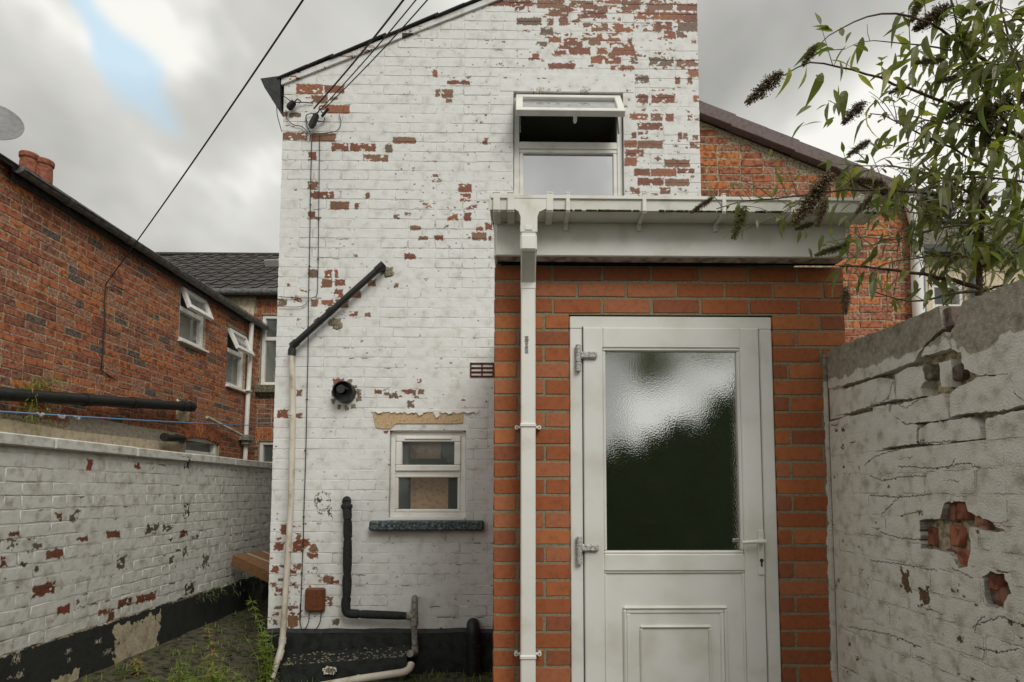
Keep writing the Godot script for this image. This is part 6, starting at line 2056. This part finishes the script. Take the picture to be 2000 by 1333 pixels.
	for p in [Vector3(-1.655, 3.455, -4.888), Vector3(-1.651, 3.13, -4.888), Vector3(-1.852, 2.811, -4.888)]:
		a.box(p, Vector3(0.014, 0.009, 0.012), 0.002)
	simple("wall_cable", "thin dark cable beside the long one, turning left above the black pipe", "cable", a, M["cable"])
	a = Acc.new()
	a.tube(bent([Vector3(-1.723, 2.781, -4.885), Vector3(-1.739, 2.756, -4.885), Vector3(-1.767, 2.735, -4.885), Vector3(-1.828, 2.73, -4.885), Vector3(-1.959, 2.734, -4.885)], 0.04), 0.0035, 6)
	simple("wall_cable", "pale cable looping left across the gable's edge", "cable", a, M["cable_pale"])
	# white pipe on the right-hand gable
	a = Acc.new()
	a.tube([Vector3(3.905, 4.196, -5.93), Vector3(3.97, 3.92, -5.93), Vector3(3.951, 3.288, -5.93), Vector3(3.96, 2.2, -5.93)], 0.055, 14)
	simple("downpipe", "white round downpipe at the right corner of the red brick gable", "downpipe", a, M["white_plastic"])
	a = Acc.new()
	a.box(Vector3(4.155, 2.5, -6.2), Vector3(0.07, 3.0, 0.1), 0.004)
	simple("post", "slim blue-grey post beside the white downpipe behind the bush", "post", a, M["pale_board"])

# one leaf, 1 m long from the origin along +y, its upper side to +z; scaled when placed
func leaf_mesh(curl: float, wide: float, fold: float) -> ArrayMesh:
	var a := Acc.new()
	var prof := [[0.0, 0.02], [0.12, 0.10], [0.32, 0.17], [0.55, 0.15], [0.8, 0.075], [1.0, 0.005]]
	var mids := []
	var ls := []
	var rs := []
	for p in prof:
		var y: float = p[0]
		var m := Vector3(0, y - curl * curl * y * y * 0.25, -curl * y * y)
		var w: float = p[1] * wide
		mids.append(m)
		ls.append(m + Vector3(-w, 0, w * fold))
		rs.append(m + Vector3(w, 0, w * fold))
	for side in [ls, rs]:
		for i in prof.size() - 1:
			a.quad(mids[i], side[i], side[i + 1], mids[i + 1], Vector3(0, 0.2, 1))
	var am := ArrayMesh.new()
	a.into(am, null)
	return am

# a seeding flower spike, 1 m long along +y, made of many small capsules
func spike_mesh(r: RandomNumberGenerator, thick: float) -> ArrayMesh:
	var a := Acc.new()
	a.tube([Vector3.ZERO, Vector3(0, 1, 0)], [0.02, 0.006], 5)
	for k in 520:
		var t := pow(r.randf(), 0.8)
		var an := r.randf() * TAU
		var d := Vector3(cos(an), 0, sin(an))
		var reach := thick * (0.35 + 0.65 * sin(PI * clampf(t * 0.8 + 0.2, 0, 1))) * r.randf_range(0.5, 1.1)
		var p0 := Vector3(0, t, 0) + d * reach * 0.3
		var p1 := Vector3(0, t + r.randf_range(0.0, 0.09), 0) + d * reach * r.randf_range(0.7, 1.25)
		var s := r.randf_range(0.007, 0.017)
		var x := d.cross(Vector3.UP) * s
		var y := Vector3(0, s, 0)
		a.tri(p0 + x, p0 - x, p1 + y, d)
		a.tri(p0 + y, p0 - y, p1 + x, x)
		a.box(p1, Vector3(s, s * 1.9, s), 0.0, Basis(Vector3(d.x, 0.3, d.z).normalized(), an))
	var am := ArrayMesh.new()
	a.into(am, null)
	return am

func limb(th: Node3D, called: String, pts: Array, r0: float, r1: float, m: Material) -> Array:
	# smooth the line with a spline, then a tapering tube
	var c := Curve3D.new()
	for i in pts.size():
		var t := Vector3.ZERO
		if i > 0 and i < pts.size() - 1:
			t = (pts[i + 1] - pts[i - 1]) * 0.18
		c.add_point(pts[i], -t, t)
	var out := []
	var rad := []
	var l := c.get_baked_length()
	var n := maxi(4, int(l / 0.05))
	for k in n + 1:
		var t := float(k) / n
		out.append(c.sample_baked(l * t) + Vector3(rng.randf_range(-1, 1), rng.randf_range(-1, 1), rng.randf_range(-1, 1)) * 0.003)
		rad.append(lerpf(r0, r1, t))
	part(called, Acc.new().tube(out, rad, 7), m, th)
	return out

func build_bush():
	var th := thing("buddleia", "straggly buddleia bush with drooping brown flower spikes growing above the right wall", "bush", Vector3(1.9, 0, -2.2))
	var lm := [leaf_mesh(0.25, 0.95, 0.25), leaf_mesh(0.7, 0.8, 0.4), leaf_mesh(0.1, 0.65, 0.15), leaf_mesh(1.0, 1.0, 0.3)]
	var lmat := [M["leaf_a"], M["leaf_a"], M["leaf_b"], M["leaf_c"], M["leaf_c"]]
	var sp := [spike_mesh(rng, 0.12), spike_mesh(rng, 0.16), spike_mesh(rng, 0.2)]
	var leaves := []
	# [line, radius at the root, at the tip, leaves per metre, leaf length]
	var limbs := [
		[[Vector3(1.714, 1.633, -2.25), Vector3(1.701, 1.949, -2.2), Vector3(1.709, 2.164, -2.2), Vector3(1.701, 2.336, -2.15), Vector3(1.75, 2.493, -2.15), Vector3(1.749, 2.595, -2.05), Vector3(1.864, 2.816, -2.05)], 0.016, 0.008, 4.0, 0.10],
		[[Vector3(1.813, 2.596, -2.05), Vector3(1.737, 2.7, -2.05), Vector3(1.666, 2.76, -2.05), Vector3(1.578, 2.828, -2.05), Vector3(1.498, 2.888, -2.05), Vector3(1.37, 2.844, -1.95)], 0.010, 0.004, 12.0, 0.10],
		[[Vector3(1.37, 2.84, -1.95), Vector3(1.318, 2.862, -1.95), Vector3(1.252, 2.874, -1.95), Vector3(1.182, 2.865, -1.95), Vector3(1.101, 2.826, -1.95), Vector3(1.039, 2.785, -1.95), Vector3(0.999, 2.751, -1.95)], 0.005, 0.002, 1.0, 0.06],
		[[Vector3(1.841, 2.455, -2.05), Vector3(1.699, 2.529, -2.05), Vector3(1.593, 2.588, -2.05), Vector3(1.502, 2.612, -2.05), Vector3(1.413, 2.654, -2.05), Vector3(1.305, 2.694, -2.05), Vector3(1.215, 2.728, -2.05), Vector3(1.124, 2.749, -2.05), Vector3(1.052, 2.769, -2.05), Vector3(1.006, 2.763, -2.05), Vector3(0.956, 2.732, -2.05), Vector3(0.928, 2.716, -2.05)], 0.009, 0.0025, 3.0, 0.10],
		[[Vector3(1.494, 2.774, -2), Vector3(1.387, 2.795, -2), Vector3(1.279, 2.803, -2), Vector3(1.204, 2.807, -2), Vector3(1.154, 2.801, -2), Vector3(1.117, 2.78, -2)], 0.004, 0.001, 3.0, 0.08],
		[[Vector3(1.204, 2.807, -2), Vector3(1.202, 2.835, -2), Vector3(1.196, 2.865, -2)], 0.0015, 0.001, 0.0, 0.08],
		[[Vector3(1.679, 2.282, -2.1), Vector3(1.577, 2.287, -2.1), Vector3(1.467, 2.309, -2.1), Vector3(1.356, 2.323, -2.1), Vector3(1.246, 2.326, -2.1), Vector3(1.135, 2.321, -2.1), Vector3(1.042, 2.309, -2.1), Vector3(0.95, 2.295, -2.1), Vector3(0.858, 2.289, -2.1), Vector3(0.775, 2.277, -2.1), Vector3(0.692, 2.25, -2.1)], 0.007, 0.002, 15.0, 0.055],
		[[Vector3(1.704, 2.004, -2.2), Vector3(1.598, 2.03, -2.2), Vector3(1.484, 2.055, -2.2), Vector3(1.369, 2.072, -2.2), Vector3(1.274, 2.079, -2.2), Vector3(1.178, 2.082, -2.2)], 0.011, 0.003, 7.0, 0.075],
		[[Vector3(1.653, 1.971, -2.15), Vector3(1.54, 1.961, -2.15), Vector3(1.426, 1.928, -2.15), Vector3(1.333, 1.947, -2.15), Vector3(1.26, 1.977, -2.15)], 0.007, 0.002, 5.0, 0.07],
		[[Vector3(1.695, 2.406, -2.1), Vector3(1.604, 2.453, -2.1), Vector3(1.531, 2.491, -2.1), Vector3(1.44, 2.534, -2.1), Vector3(1.368, 2.575, -2.1), Vector3(1.294, 2.605, -2.1), Vector3(1.253, 2.609, -2.1)], 0.006, 0.002, 14.0, 0.09],
		[[Vector3(1.665, 2.273, -2.1), Vector3(1.561, 2.344, -2.1), Vector3(1.47, 2.385, -2.1), Vector3(1.379, 2.407, -2.1), Vector3(1.268, 2.417, -2.1), Vector3(1.193, 2.409, -2.1)], 0.006, 0.002, 18.0, 0.09],
		[[Vector3(1.685, 2.498, -2), Vector3(1.61, 2.608, -2), Vector3(1.554, 2.718, -2), Vector3(1.515, 2.849, -2), Vector3(1.496, 3, -2)], 0.007, 0.003, 16.0, 0.10],
		[[Vector3(1.739, 2.665, -2), Vector3(1.702, 2.795, -2), Vector3(1.678, 2.908, -2), Vector3(1.671, 3.04, -2)], 0.006, 0.003, 14.0, 0.10],
		[[Vector3(1.689, 2.22, -2.15), Vector3(1.572, 2.219, -2.15), Vector3(1.457, 2.189, -2.15), Vector3(1.343, 2.16, -2.15), Vector3(1.248, 2.136, -2.15), Vector3(1.199, 2.101, -2.15)], 0.006, 0.002, 20.0, 0.08],
		[[Vector3(1.736, 2.282, -2.2), Vector3(1.644, 2.183, -2.2), Vector3(1.581, 2.085, -2.2), Vector3(1.557, 1.987, -2.2)], 0.006, 0.002, 9.0, 0.075],
		[[Vector3(1.707, 2.464, -2.1), Vector3(1.666, 2.559, -2.1), Vector3(1.536, 2.577, -2.1), Vector3(1.443, 2.586, -2.1), Vector3(1.366, 2.533, -2.1)], 0.006, 0.002, 17.0, 0.09],
		[[Vector3(1.958, 2.517, -2.3), Vector3(1.909, 2.371, -2.3), Vector3(1.861, 2.247, -2.3), Vector3(1.875, 2.124, -2.3)], 0.007, 0.002, 13.0, 0.08],
		[[Vector3(1.833, 2.324, -2.05), Vector3(1.725, 2.342, -2.05), Vector3(1.617, 2.35, -2.05), Vector3(1.507, 2.34, -2.05), Vector3(1.396, 2.298, -2.05)], 0.006, 0.002, 16.0, 0.09],
		[[Vector3(1.673, 2.066, -2.15), Vector3(1.755, 2.105, -2.15), Vector3(1.853, 2.163, -2.15)], 0.008, 0.003, 8.0, 0.08],
		[[Vector3(1.673, 2.349, -2.1), Vector3(1.538, 2.253, -2.1), Vector3(1.426, 2.233, -2.1), Vector3(1.317, 2.261, -2.1), Vector3(1.225, 2.273, -2.1)], 0.005, 0.002, 20.0, 0.06],
		[[Vector3(1.706, 2.115, -2.2), Vector3(1.583, 2.124, -2.2), Vector3(1.467, 2.113, -2.2), Vector3(1.37, 2.099, -2.2), Vector3(1.292, 2.063, -2.2)], 0.005, 0.0015, 18.0, 0.07],
		[[Vector3(1.752, 2.685, -1.95), Vector3(1.684, 2.72, -1.95), Vector3(1.61, 2.665, -1.95), Vector3(1.521, 2.627, -1.95)], 0.006, 0.002, 16.0, 0.10],
		[[Vector3(1.823, 2.853, -2), Vector3(1.754, 2.909, -2), Vector3(1.697, 2.87, -2), Vector3(1.627, 2.907, -2)], 0.006, 0.002, 18.0, 0.10],
		[[Vector3(1.871, 2.237, -2.1), Vector3(1.777, 2.217, -2.1), Vector3(1.704, 2.235, -2.1)], 0.006, 0.002, 18.0, 0.09],
		[[Vector3(1.703, 1.978, -2.2), Vector3(1.67, 1.949, -2.2), Vector3(1.63, 1.91, -2.2), Vector3(1.604, 1.853, -2.2)], 0.006, 0.003, 4.0, 0.06],
		[[Vector3(1.72, 1.995, -2.25), Vector3(1.8, 2.025, -2.25), Vector3(1.89, 2.042, -2.25)], 0.007, 0.003, 10.0, 0.06],
		[[Vector3(1.009, 2.299, -2.15), Vector3(0.952, 2.253, -2.15), Vector3(0.895, 2.233, -2.15)], 0.003, 0.0015, 16.0, 0.06],
		[[Vector3(1.36, 2.073, -2.2), Vector3(1.35, 1.928, -2.2), Vector3(1.343, 1.851, -2.2)], 0.0025, 0.0015, 3.0, 0.05],
	]
	var lines := []
	for e in limbs:
		var line := limb(th, "branch", e[0], e[1] * 0.8, e[2] * 0.8, M["bark"] if e[1] > 0.0065 else (M["twig_red"] if rng.randf() < 0.6 else M["twig_pale"]))
		if e[3] > 5.0:
			lines.append(line)
		var l := 0.0
		for i in line.size() - 1:
			l += line[i].distance_to(line[i + 1])
		var n := int(l * e[3] * 2.7)
		for k in n:
			var t := (k + rng.randf()) / maxf(n, 1.0)
			var fi := t * (line.size() - 1.001)
			var i := int(fi)
			var p: Vector3 = line[i].lerp(line[i + 1], fi - i)
			var along: Vector3 = (line[i + 1] - line[i]).normalized()
			# a short side shoot with a few leaves
			var side := along.cross(Vector3(rng.randf_range(-1, 1), rng.randf_range(-1, 1), rng.randf_range(-1, 1))).normalized()
			var shoot := (side + along * 0.5 + Vector3(0, rng.randf_range(-0.5, 0.3), 0)).normalized()
			var many := 1 + rng.randi() % 3
			var reach := rng.randf_range(0.01, 0.17)
			for q in many:
				var at := p + shoot * reach * (q + 1) / many
				var dir := (shoot + Vector3(rng.randf_range(-0.8, 0.8), rng.randf_range(-0.9, 0.35), rng.randf_range(-0.8, 0.8))).normalized()
				leaves.append([at, dir, e[4] * rng.randf_range(0.45, 1.15)])
			if many > 1 and reach > 0.04:
				part("twig", Acc.new().tube([p, p + shoot * reach], [0.0018, 0.001], 5), M["twig_pale"], th)
	# bare twiglets
	for k in 90:
		var line: Array = lines[rng.randi() % lines.size()]
		var p: Vector3 = line[rng.randi_range(1, line.size() - 2)]
		var d := Vector3(rng.randf_range(-1.0, 0.3), rng.randf_range(-0.5, 0.9), rng.randf_range(-0.4, 0.4)).normalized() * rng.randf_range(0.06, 0.22)
		limb(th, "twig", [p, p + d * 0.5 + Vector3(0, 0.02, 0), p + d], 0.0016, 0.0007, M["twig_red"] if rng.randf() < 0.5 else M["twig_pale"])
	# inner clumps
	for k in 2100:
		var px := rng.randf_range(1.15, 1.95)
		var py := rng.randf_range(2.02, 2.95)
		if px < 1.52 + maxf(0.0, 2.35 - py) * 0.35 - maxf(0.0, py - 2.5) * 0.1 and rng.randf() < 0.8:
			continue
		if fn.get_noise_2d(px * 4.0, py * 4.0) < -0.12:
			continue
		var at := Vector3(px, py, rng.randf_range(-2.45, -1.9))
		leaves.append([at, Vector3(rng.randf_range(-1.0, 0.5), rng.randf_range(-1, 0.5), rng.randf_range(-0.6, 0.8)).normalized(), rng.randf_range(0.045, 0.095)])
	# leaves set one by one where they hang against the sky
	for h in [[Vector3(0.888, 2.656, -1.93), Vector3(0.25, -1, 0.1), 0.075, "leaf_b"], [Vector3(0.947, 2.664, -1.93), Vector3(-0.15, -1, 0.2), 0.095, "leaf_b"], [Vector3(1.005, 2.646, -1.94), Vector3(-0.35, -1, 0.1), 0.09, "leaf_a"], [Vector3(1.034, 2.69, -1.94), Vector3(0.7, -0.25, 0.3), 0.075, "leaf_b"], [Vector3(1.065, 2.69, -1.94), Vector3(0.2, -1, 0.1), 0.07, "leaf_y"], [Vector3(1.456, 2.725, -1.98), Vector3(-0.5, -0.8, 0.2), 0.10, "leaf_a"], [Vector3(1.355, 2.775, -1.98), Vector3(-0.3, -1, 0.2), 0.08, "leaf_c"], [Vector3(1.392, 2.813, -1.98), Vector3(-0.6, -0.8, 0.2), 0.09, "leaf_a"], [Vector3(1.22, 2.389, -2.05), Vector3(0.2, -1, 0.2), 0.075, "leaf_y"]]:
		leaves.append([h[0], h[1].normalized(), h[2], h[3]])
	var eye := Vector3(0, 1.25, 0)
	leaves.sort_custom(func(a, b): return a[2] / a[0].distance_to(eye) > b[2] / b[0].distance_to(eye))
	var rest := []
	for k in leaves.size():
		var e = leaves[k]
		var d: Vector3 = e[1]
		var up := (Vector3(rng.randf_range(-0.5, 0.5), 1, rng.randf_range(-0.2, 0.9))).normalized()
		var x := d.cross(up).normalized()
		var bs := Basis(x, d, x.cross(d)).scaled(Vector3.ONE * e[2])
		var xf := Transform3D(Basis(x * e[2], d * e[2], x.cross(d) * e[2]), e[0])
		if k < 300:
			var o := part("leaf", lm[rng.randi() % 4], M[e[3]] if e.size() > 3 else lmat[rng.randi() % 5], th)
			o.transform = Transform3D(xf.basis, xf.origin - th.position)
		else:
			rest.append(xf)
	var mm := MultiMesh.new()
	mm.transform_format = MultiMesh.TRANSFORM_3D
	mm.mesh = lm[0]
	mm.instance_count = rest.size()
	for k in rest.size():
		mm.set_instance_transform(k, Transform3D(rest[k].basis, rest[k].origin - th.position))
	var mi := MultiMeshInstance3D.new()
	mi.name = "foliage"
	mi.multimesh = mm
	mi.material_override = M["leaf_a"]
	th.add_child(mi)
	mi.set_meta("kind", "stuff")
	# flower spikes: tip and root in place, thickness
	for s in [[Vector3(0.866, 2.638, -1.93), Vector3(0.75, 2.535, -1.93), 1], [Vector3(0.982, 2.736, -1.93), Vector3(0.937, 2.665, -1.93), 2], [Vector3(1.24, 2.655, -2.1), Vector3(1.159, 2.573, -2.1), 2], [Vector3(0.793, 2.262, -2.1), Vector3(0.752, 2.146, -2.1), 2], [Vector3(1.083, 2.358, -2.05), Vector3(0.951, 2.184, -2.05), 1], [Vector3(1.056, 2.262, -2.05), Vector3(1.028, 2.17, -2.05), 2], [Vector3(0.7, 2.318, -2.15), Vector3(0.619, 2.261, -2.15), 0], [Vector3(1.254, 2.303, -2.1), Vector3(1.194, 2.241, -2.1), 1], [Vector3(1.302, 2.345, -2.1), Vector3(1.192, 2.36, -2.1), 1], [Vector3(1.253, 2.507, -2.1), Vector3(1.173, 2.454, -2.1), 1], [Vector3(1.34, 2.665, -2.02), Vector3(1.281, 2.632, -2.02), 1], [Vector3(1.465, 2.74, -2), Vector3(1.369, 2.731, -2), 1], [Vector3(1.182, 2.143, -2.15), Vector3(1.069, 2.104, -2.15), 0], [Vector3(1.198, 2.005, -2.2), Vector3(1.194, 1.904, -2.2), 2], [Vector3(1.039, 2.2, -2.1), Vector3(0.974, 2.177, -2.1), 1], [Vector3(1.487, 2.926, -1.98), Vector3(1.358, 2.84, -1.98), 2], [Vector3(1.381, 2.962, -1.98), Vector3(1.345, 2.868, -1.98), 2], [Vector3(1.595, 2.937, -1.98), Vector3(1.521, 2.893, -1.98), 1], [Vector3(1.595, 2.622, -2.05), Vector3(1.5, 2.564, -2.05), 2], [Vector3(1.701, 2.627, -2), Vector3(1.595, 2.497, -2), 2], [Vector3(1.662, 2.571, -2), Vector3(1.534, 2.524, -2), 2], [Vector3(1.657, 2.585, -2.05), Vector3(1.641, 2.463, -2.05), 2], [Vector3(1.628, 2.377, -2.1), Vector3(1.611, 2.301, -2.1), 1], [Vector3(1.665, 2.364, -2.1), Vector3(1.655, 2.292, -2.1), 2], [Vector3(1.663, 2.872, -1.98), Vector3(1.635, 2.844, -1.98), 2], [Vector3(1.507, 2.681, -2), Vector3(1.434, 2.661, -2), 1]]:
		var p: Vector3 = s[0]
		var q: Vector3 = s[1]
		var d := q - p
		var x := d.cross(Vector3(0.2, 0.1, 1)).normalized() * d.length()
		var o := part("flower_spike", sp[s[2]], M["spike"] if rng.randf() < 0.65 else M["spike_green"], th)
		o.transform = Transform3D(Basis(x, d, x.cross(d).normalized() * d.length()), p - th.position)

func build_weeds():
	var lm := leaf_mesh(0.4, 0.6, 0.2)
	# leafy weeds, each with stem and leaves
	var spots := [[Vector3(-2.06, 0.073, -4.3), Vector3(-2.154, 0.36, -4.3), "weed_dry", "tall thin weed gone dry at the tip, before the tarred wall foot", 60], [Vector3(-1.854, -0.015, -4.75), Vector3(-2.053, 0.459, -4.75), "weed", "leaning green weed at the gable's left corner", 90], [Vector3(-2.524, 0.004, -4.2), Vector3(-2.572, 0.162, -4.2), "weed_dry", "short dry weed leftmost at the tarred foot", 40], [Vector3(-2.154, 0.015, -4), Vector3(-2.149, 0.213, -4), "weed", "bushy low weed in the middle of the yard corner", 130], [Vector3(-2.004, 0.014, -4), Vector3(-2.022, 0.244, -4), "weed", "bushy low weed just right of another in the yard corner", 130], [Vector3(-1.883, -0.002, -4.05), Vector3(-1.864, 0.173, -4.05), "weed", "low green weed below the dry-tipped tall one", 110], [Vector3(-1.847, -0.102, -4.6), Vector3(-1.877, 0.263, -4.6), "weed", "dense green weed against the white pipe's foot", 130], [Vector3(-2.307, 0.015, -4), Vector3(-2.342, 0.1, -4), "weed", "small green tuft of weed nearest the left frame edge", 60]]
	for s in spots:
		var p: Vector3 = s[0]
		var q: Vector3 = s[1]
		p.y = lie(p.x, p.z) - 0.02
		var th := thing("weed", s[3], "weed", p)
		var stems := 1 if s[2] == "weed_dry" or s[4] < 100 else 9
		var ls := []
		for k in stems:
			var tip := q + (Vector3(rng.randf_range(-0.12, 0.12), rng.randf_range(-0.14, 0.0), rng.randf_range(-0.1, 0.1)) if k else Vector3.ZERO)
			var line := limb(th, "stem", [p + Vector3(rng.randf_range(-0.05, 0.05), 0, 0) * (1.0 if k else 0.0), p.lerp(tip, 0.5) + Vector3(0.015, 0.01, 0), tip], 0.004, 0.0015, M["weed"])
			var n: int = s[4] * 2 / stems
			for j in n:
				var t := pow(rng.randf(), 0.7)
				var fi := t * (line.size() - 1.001)
				var at: Vector3 = line[int(fi)]
				var an := rng.randf() * TAU
				ls.append([at, Vector3(cos(an), rng.randf_range(0.0, 0.9), sin(an)).normalized(), rng.randf_range(0.04, 0.09) * (1.15 - 0.5 * t)])
		for e in ls:
			var d: Vector3 = e[1]
			var x := d.cross(Vector3.UP).normalized()
			var o := part("leaf", lm, M["weed_dry"] if s[2] == "weed_dry" and rng.randf() < 0.7 else (M["weed"] if rng.randf() < 0.7 else M["leaf_b"]), th)
			o.transform = Transform3D(Basis(x * e[2], d * e[2], x.cross(d) * e[2]), e[0] - th.position)
	# a plant rooted on the left wing by the soil pipe
	var c := Vector3(-4.3, 2.127, -5.44)
	var wp := thing("wall_plant", "orange-green fern-like plant rooted by the soil pipe on the left brick wing", "plant", c)
	for k in 26:
		var d := Vector3(rng.randf_range(0.1, 0.5), rng.randf_range(-0.9, 1.0), rng.randf_range(-1.0, 1.0)).normalized()
		if k > 17:
			d.y = -absf(d.y) - 0.4
		var l := rng.randf_range(0.12, 0.34)
		var line := limb(wp, "stem", [c + Vector3(0, rng.randf_range(-0.05, 0.05), rng.randf_range(-0.15, 0.15)), c + d * l * 0.6 + Vector3(0, 0.02, 0), c + d * l + Vector3(0, -0.05, 0)], 0.003, 0.001, M["weed"])
		for j in 12:
			var at: Vector3 = line[rng.randi_range(1, line.size() - 1)]
			var dd := Vector3(rng.randf_range(-1, 1), rng.randf_range(-1, 1), rng.randf_range(-1, 1)).normalized()
			var sz := rng.randf_range(0.03, 0.07)
			var x := dd.cross(Vector3.UP).normalized()
			var o := part("leaf", lm, M[["weed", "weed_dry", "leaf_b", "weed"][rng.randi() % 4]], wp)
			o.transform = Transform3D(Basis(x * sz, dd * sz, x.cross(dd) * sz), at - wp.position)
	# ground cover: grass blades and moss lumps
	var blade := Acc.new()
	blade.quad(Vector3(-0.06, 0, 0), Vector3(0.06, 0, 0), Vector3(0.05, 0.55, 0.06), Vector3(-0.05, 0.55, 0.06), Vector3(0, 0, 1))
	blade.tri(Vector3(-0.05, 0.55, 0.06), Vector3(0.05, 0.55, 0.06), Vector3(0, 1.0, 0.22), Vector3(0, 0, 1))
	var bm := ArrayMesh.new()
	blade.into(bm, M["weed"])
	scatter("grass", bm, 12000, func(x: float, z: float) -> float: return (0.05 + 0.95 * smoothstep(0.0, 0.3, fn.get_noise_2d(x * 3.0, z * 3.0) - 0.02)) * (1.0 if z > -4.8 else 0.4), 0.015, 0.06, M["weed"])
	var lump := Acc.new()
	lump.lathe([Vector2(1.0, 0.0), Vector2(0.8, 0.3), Vector2(0.4, 0.5), Vector2(0.0, 0.55)], Transform3D(), 7)
	var um := ArrayMesh.new()
	lump.into(um, M["moss"])
	scatter("moss", um, 5200, func(x: float, z: float) -> float: return smoothstep(-0.1, 0.3, fn.get_noise_2d(x * 2.6 + 8.0, z * 2.6)), 0.008, 0.03, M["moss"])
	# crumbs of leaf and gravel at the wall's foot
	var crumb := Acc.new()
	crumb.box(Vector3.ZERO, Vector3(1.0, 0.5, 0.8), 0.2)
	var cm := ArrayMesh.new()
	crumb.into(cm, M["putty"])
	scatter("leaf_litter", cm, 1500, func(x: float, z: float) -> float: return 1.0 if x > -1.3 else 0.25, 0.004, 0.013, M["weed_dry"])
	# creeping growth hanging over the tarred band deep in the alley
	var iv := thing("creeper", "dark green creeper hanging over the tarred foot deep in the alley", "plant", Vector3(-2.75, 0.3, -6.3))
	for k in 220:
		var s := rng.randf_range(5.3, 7.4)
		var at := Vector3(-2.77 + rng.randf_range(0.0, 0.07), 0.37 + rng.randf_range(-0.12, 0.10) * (1.0 - absf(s - 6.3) / 1.6), -s)
		var d := Vector3(rng.randf_range(0.2, 1), rng.randf_range(-1, 0.4), rng.randf_range(-0.7, 0.7)).normalized()
		var sz := rng.randf_range(0.03, 0.07)
		var x := d.cross(Vector3.UP).normalized()
		var o := part("leaf", lm, M[["leaf_c", "leaf_a", "leaf_c"][rng.randi() % 3]], iv)
		o.transform = Transform3D(Basis(x * sz, d * sz, x.cross(d) * sz), at - iv.position)

func scatter(called: String, m: Mesh, count: int, density: Callable, small: float, large: float, mt: Material):
	var xfs := []
	for k in count:
		var x := rng.randf_range(-2.78, -0.15)
		var z := rng.randf_range(-5.4, -3.2) if x > -1.95 else rng.randf_range(-8.0, -3.2)
		if x > -1.97 and z < -4.84:
			continue
		if x > -1.75 and x < -0.85 and z < -4.66:
			continue
		if rng.randf() > density.call(x, z):
			continue
		var s := rng.randf_range(small, large)
		var bs := Basis(Vector3.UP, rng.randf() * TAU) * Basis(Vector3.RIGHT, rng.randf_range(-0.5, 0.5))
		xfs.append(Transform3D(Basis(bs.x * s * rng.randf_range(0.8, 1.3), bs.y * s, bs.z * s), Vector3(x, lie(x, z) - 0.003, z)))
	var mm := MultiMesh.new()
	mm.transform_format = MultiMesh.TRANSFORM_3D
	mm.mesh = m
	mm.instance_count = xfs.size()
	for k in xfs.size():
		mm.set_instance_transform(k, xfs[k])
	var mi := MultiMeshInstance3D.new()
	mi.name = called
	mi.multimesh = mm
	mi.material_override = mt
	add_child(mi)
	mi.set_meta("kind", "stuff")
	mi.set_meta("label", {"grass": "short grass and small weeds over the yard corner", "moss": "dark moss on the bare ground", "leaf_litter": "brown leaf litter and grit along the gable's foot"}[called])
	mi.set_meta("category", {"grass": "grass", "moss": "moss", "leaf_litter": "leaf litter"}[called])

func build_behind():
	# what the door glass reflects: the end of the yard, a hedge and a tree over it
	var lm := leaf_mesh(0.3, 1.2, 0.2)
	var th := thing("hedge", "dark hedge at the open end of the yard behind the viewer", "hedge", Vector3(0.8, 0, 4.6))
	add_leaves(th, lm, 5200, func() -> Vector3: return hedge_point(rng.randf_range(-2.6, 5.0), rng.randf_range(4.3, 5.0)), 0.1, 0.2)
	var a := Acc.new()
	var pl := PackedVector2Array([Vector2(5.0, -0.2), Vector2(-2.6, -0.2)])
	for k in 61:
		var hx := -2.6 + k * 7.6 / 60.0
		pl.append(Vector2(hx, hedge_top(hx) - 0.12 + rng.randf_range(-0.05, 0.05)))
	a.slab(pl, Vector3(0, 0, 4.62), Vector3.RIGHT, Vector3.UP, Vector3(0, 0, -1), -0.3)
	part("thicket", a, M["hedge"], th)
	th = thing("tree", "leafy tree overhanging the yard behind the viewer", "tree", Vector3(5.2, 0, 5.2))
	limb(th, "trunk", [Vector3(5.2, -0.2, 5.2), Vector3(5.1, 2.0, 5.1), Vector3(3.9, 4.6, 4.9)], 0.12, 0.05, M["bark"])
	add_leaves(th, lm, 2600, func() -> Vector3:
		var p := Vector3(rng.randf_range(-1, 1), rng.randf_range(-1, 1), rng.randf_range(-1, 1))
		while p.length() > 1.0:
			p = Vector3(rng.randf_range(-1, 1), rng.randf_range(-1, 1), rng.randf_range(-1, 1))
		var q := Vector3(2.9, 4.75, 4.8) + p * Vector3(2.6, 1.5, 1.2)
		if rng.randf() < 0.1:
			q = Vector3(2.2, 3.5, 4.8) + p * Vector3(0.35, 0.5, 0.6)
		return q, 0.1, 0.22)

func hedge_point(x: float, z: float) -> Vector3:
	return Vector3(x, rng.randf_range(-0.1, hedge_top(x)), z)

func hedge_top(x: float) -> float:
	return 2.3 + 0.22 * sin(x * 1.9 + 2.2) + 0.4 * fn.get_noise_2d(x * 2.3, 2.0) + 1.2 * smoothstep(2.8, 4.2, x)

func add_leaves(th: Node3D, lm: Mesh, count: int, where: Callable, small: float, large: float):
	var mm := MultiMesh.new()
	mm.transform_format = MultiMesh.TRANSFORM_3D
	mm.mesh = lm
	mm.instance_count = count
	for k in count:
		var p: Vector3 = where.call()
		var d := Vector3(rng.randf_range(-1, 1), rng.randf_range(-1, 0.6), rng.randf_range(-1, 1)).normalized()
		var x := d.cross(Vector3.UP).normalized()
		var s := rng.randf_range(small, large)
		mm.set_instance_transform(k, Transform3D(Basis(x * s, d * s, x.cross(d) * s), p - th.position))
	var mi := MultiMeshInstance3D.new()
	mi.name = "foliage"
	mi.multimesh = mm
	mi.material_override = M["leaf_a"]
	th.add_child(mi)
	mi.set_meta("kind", "stuff")
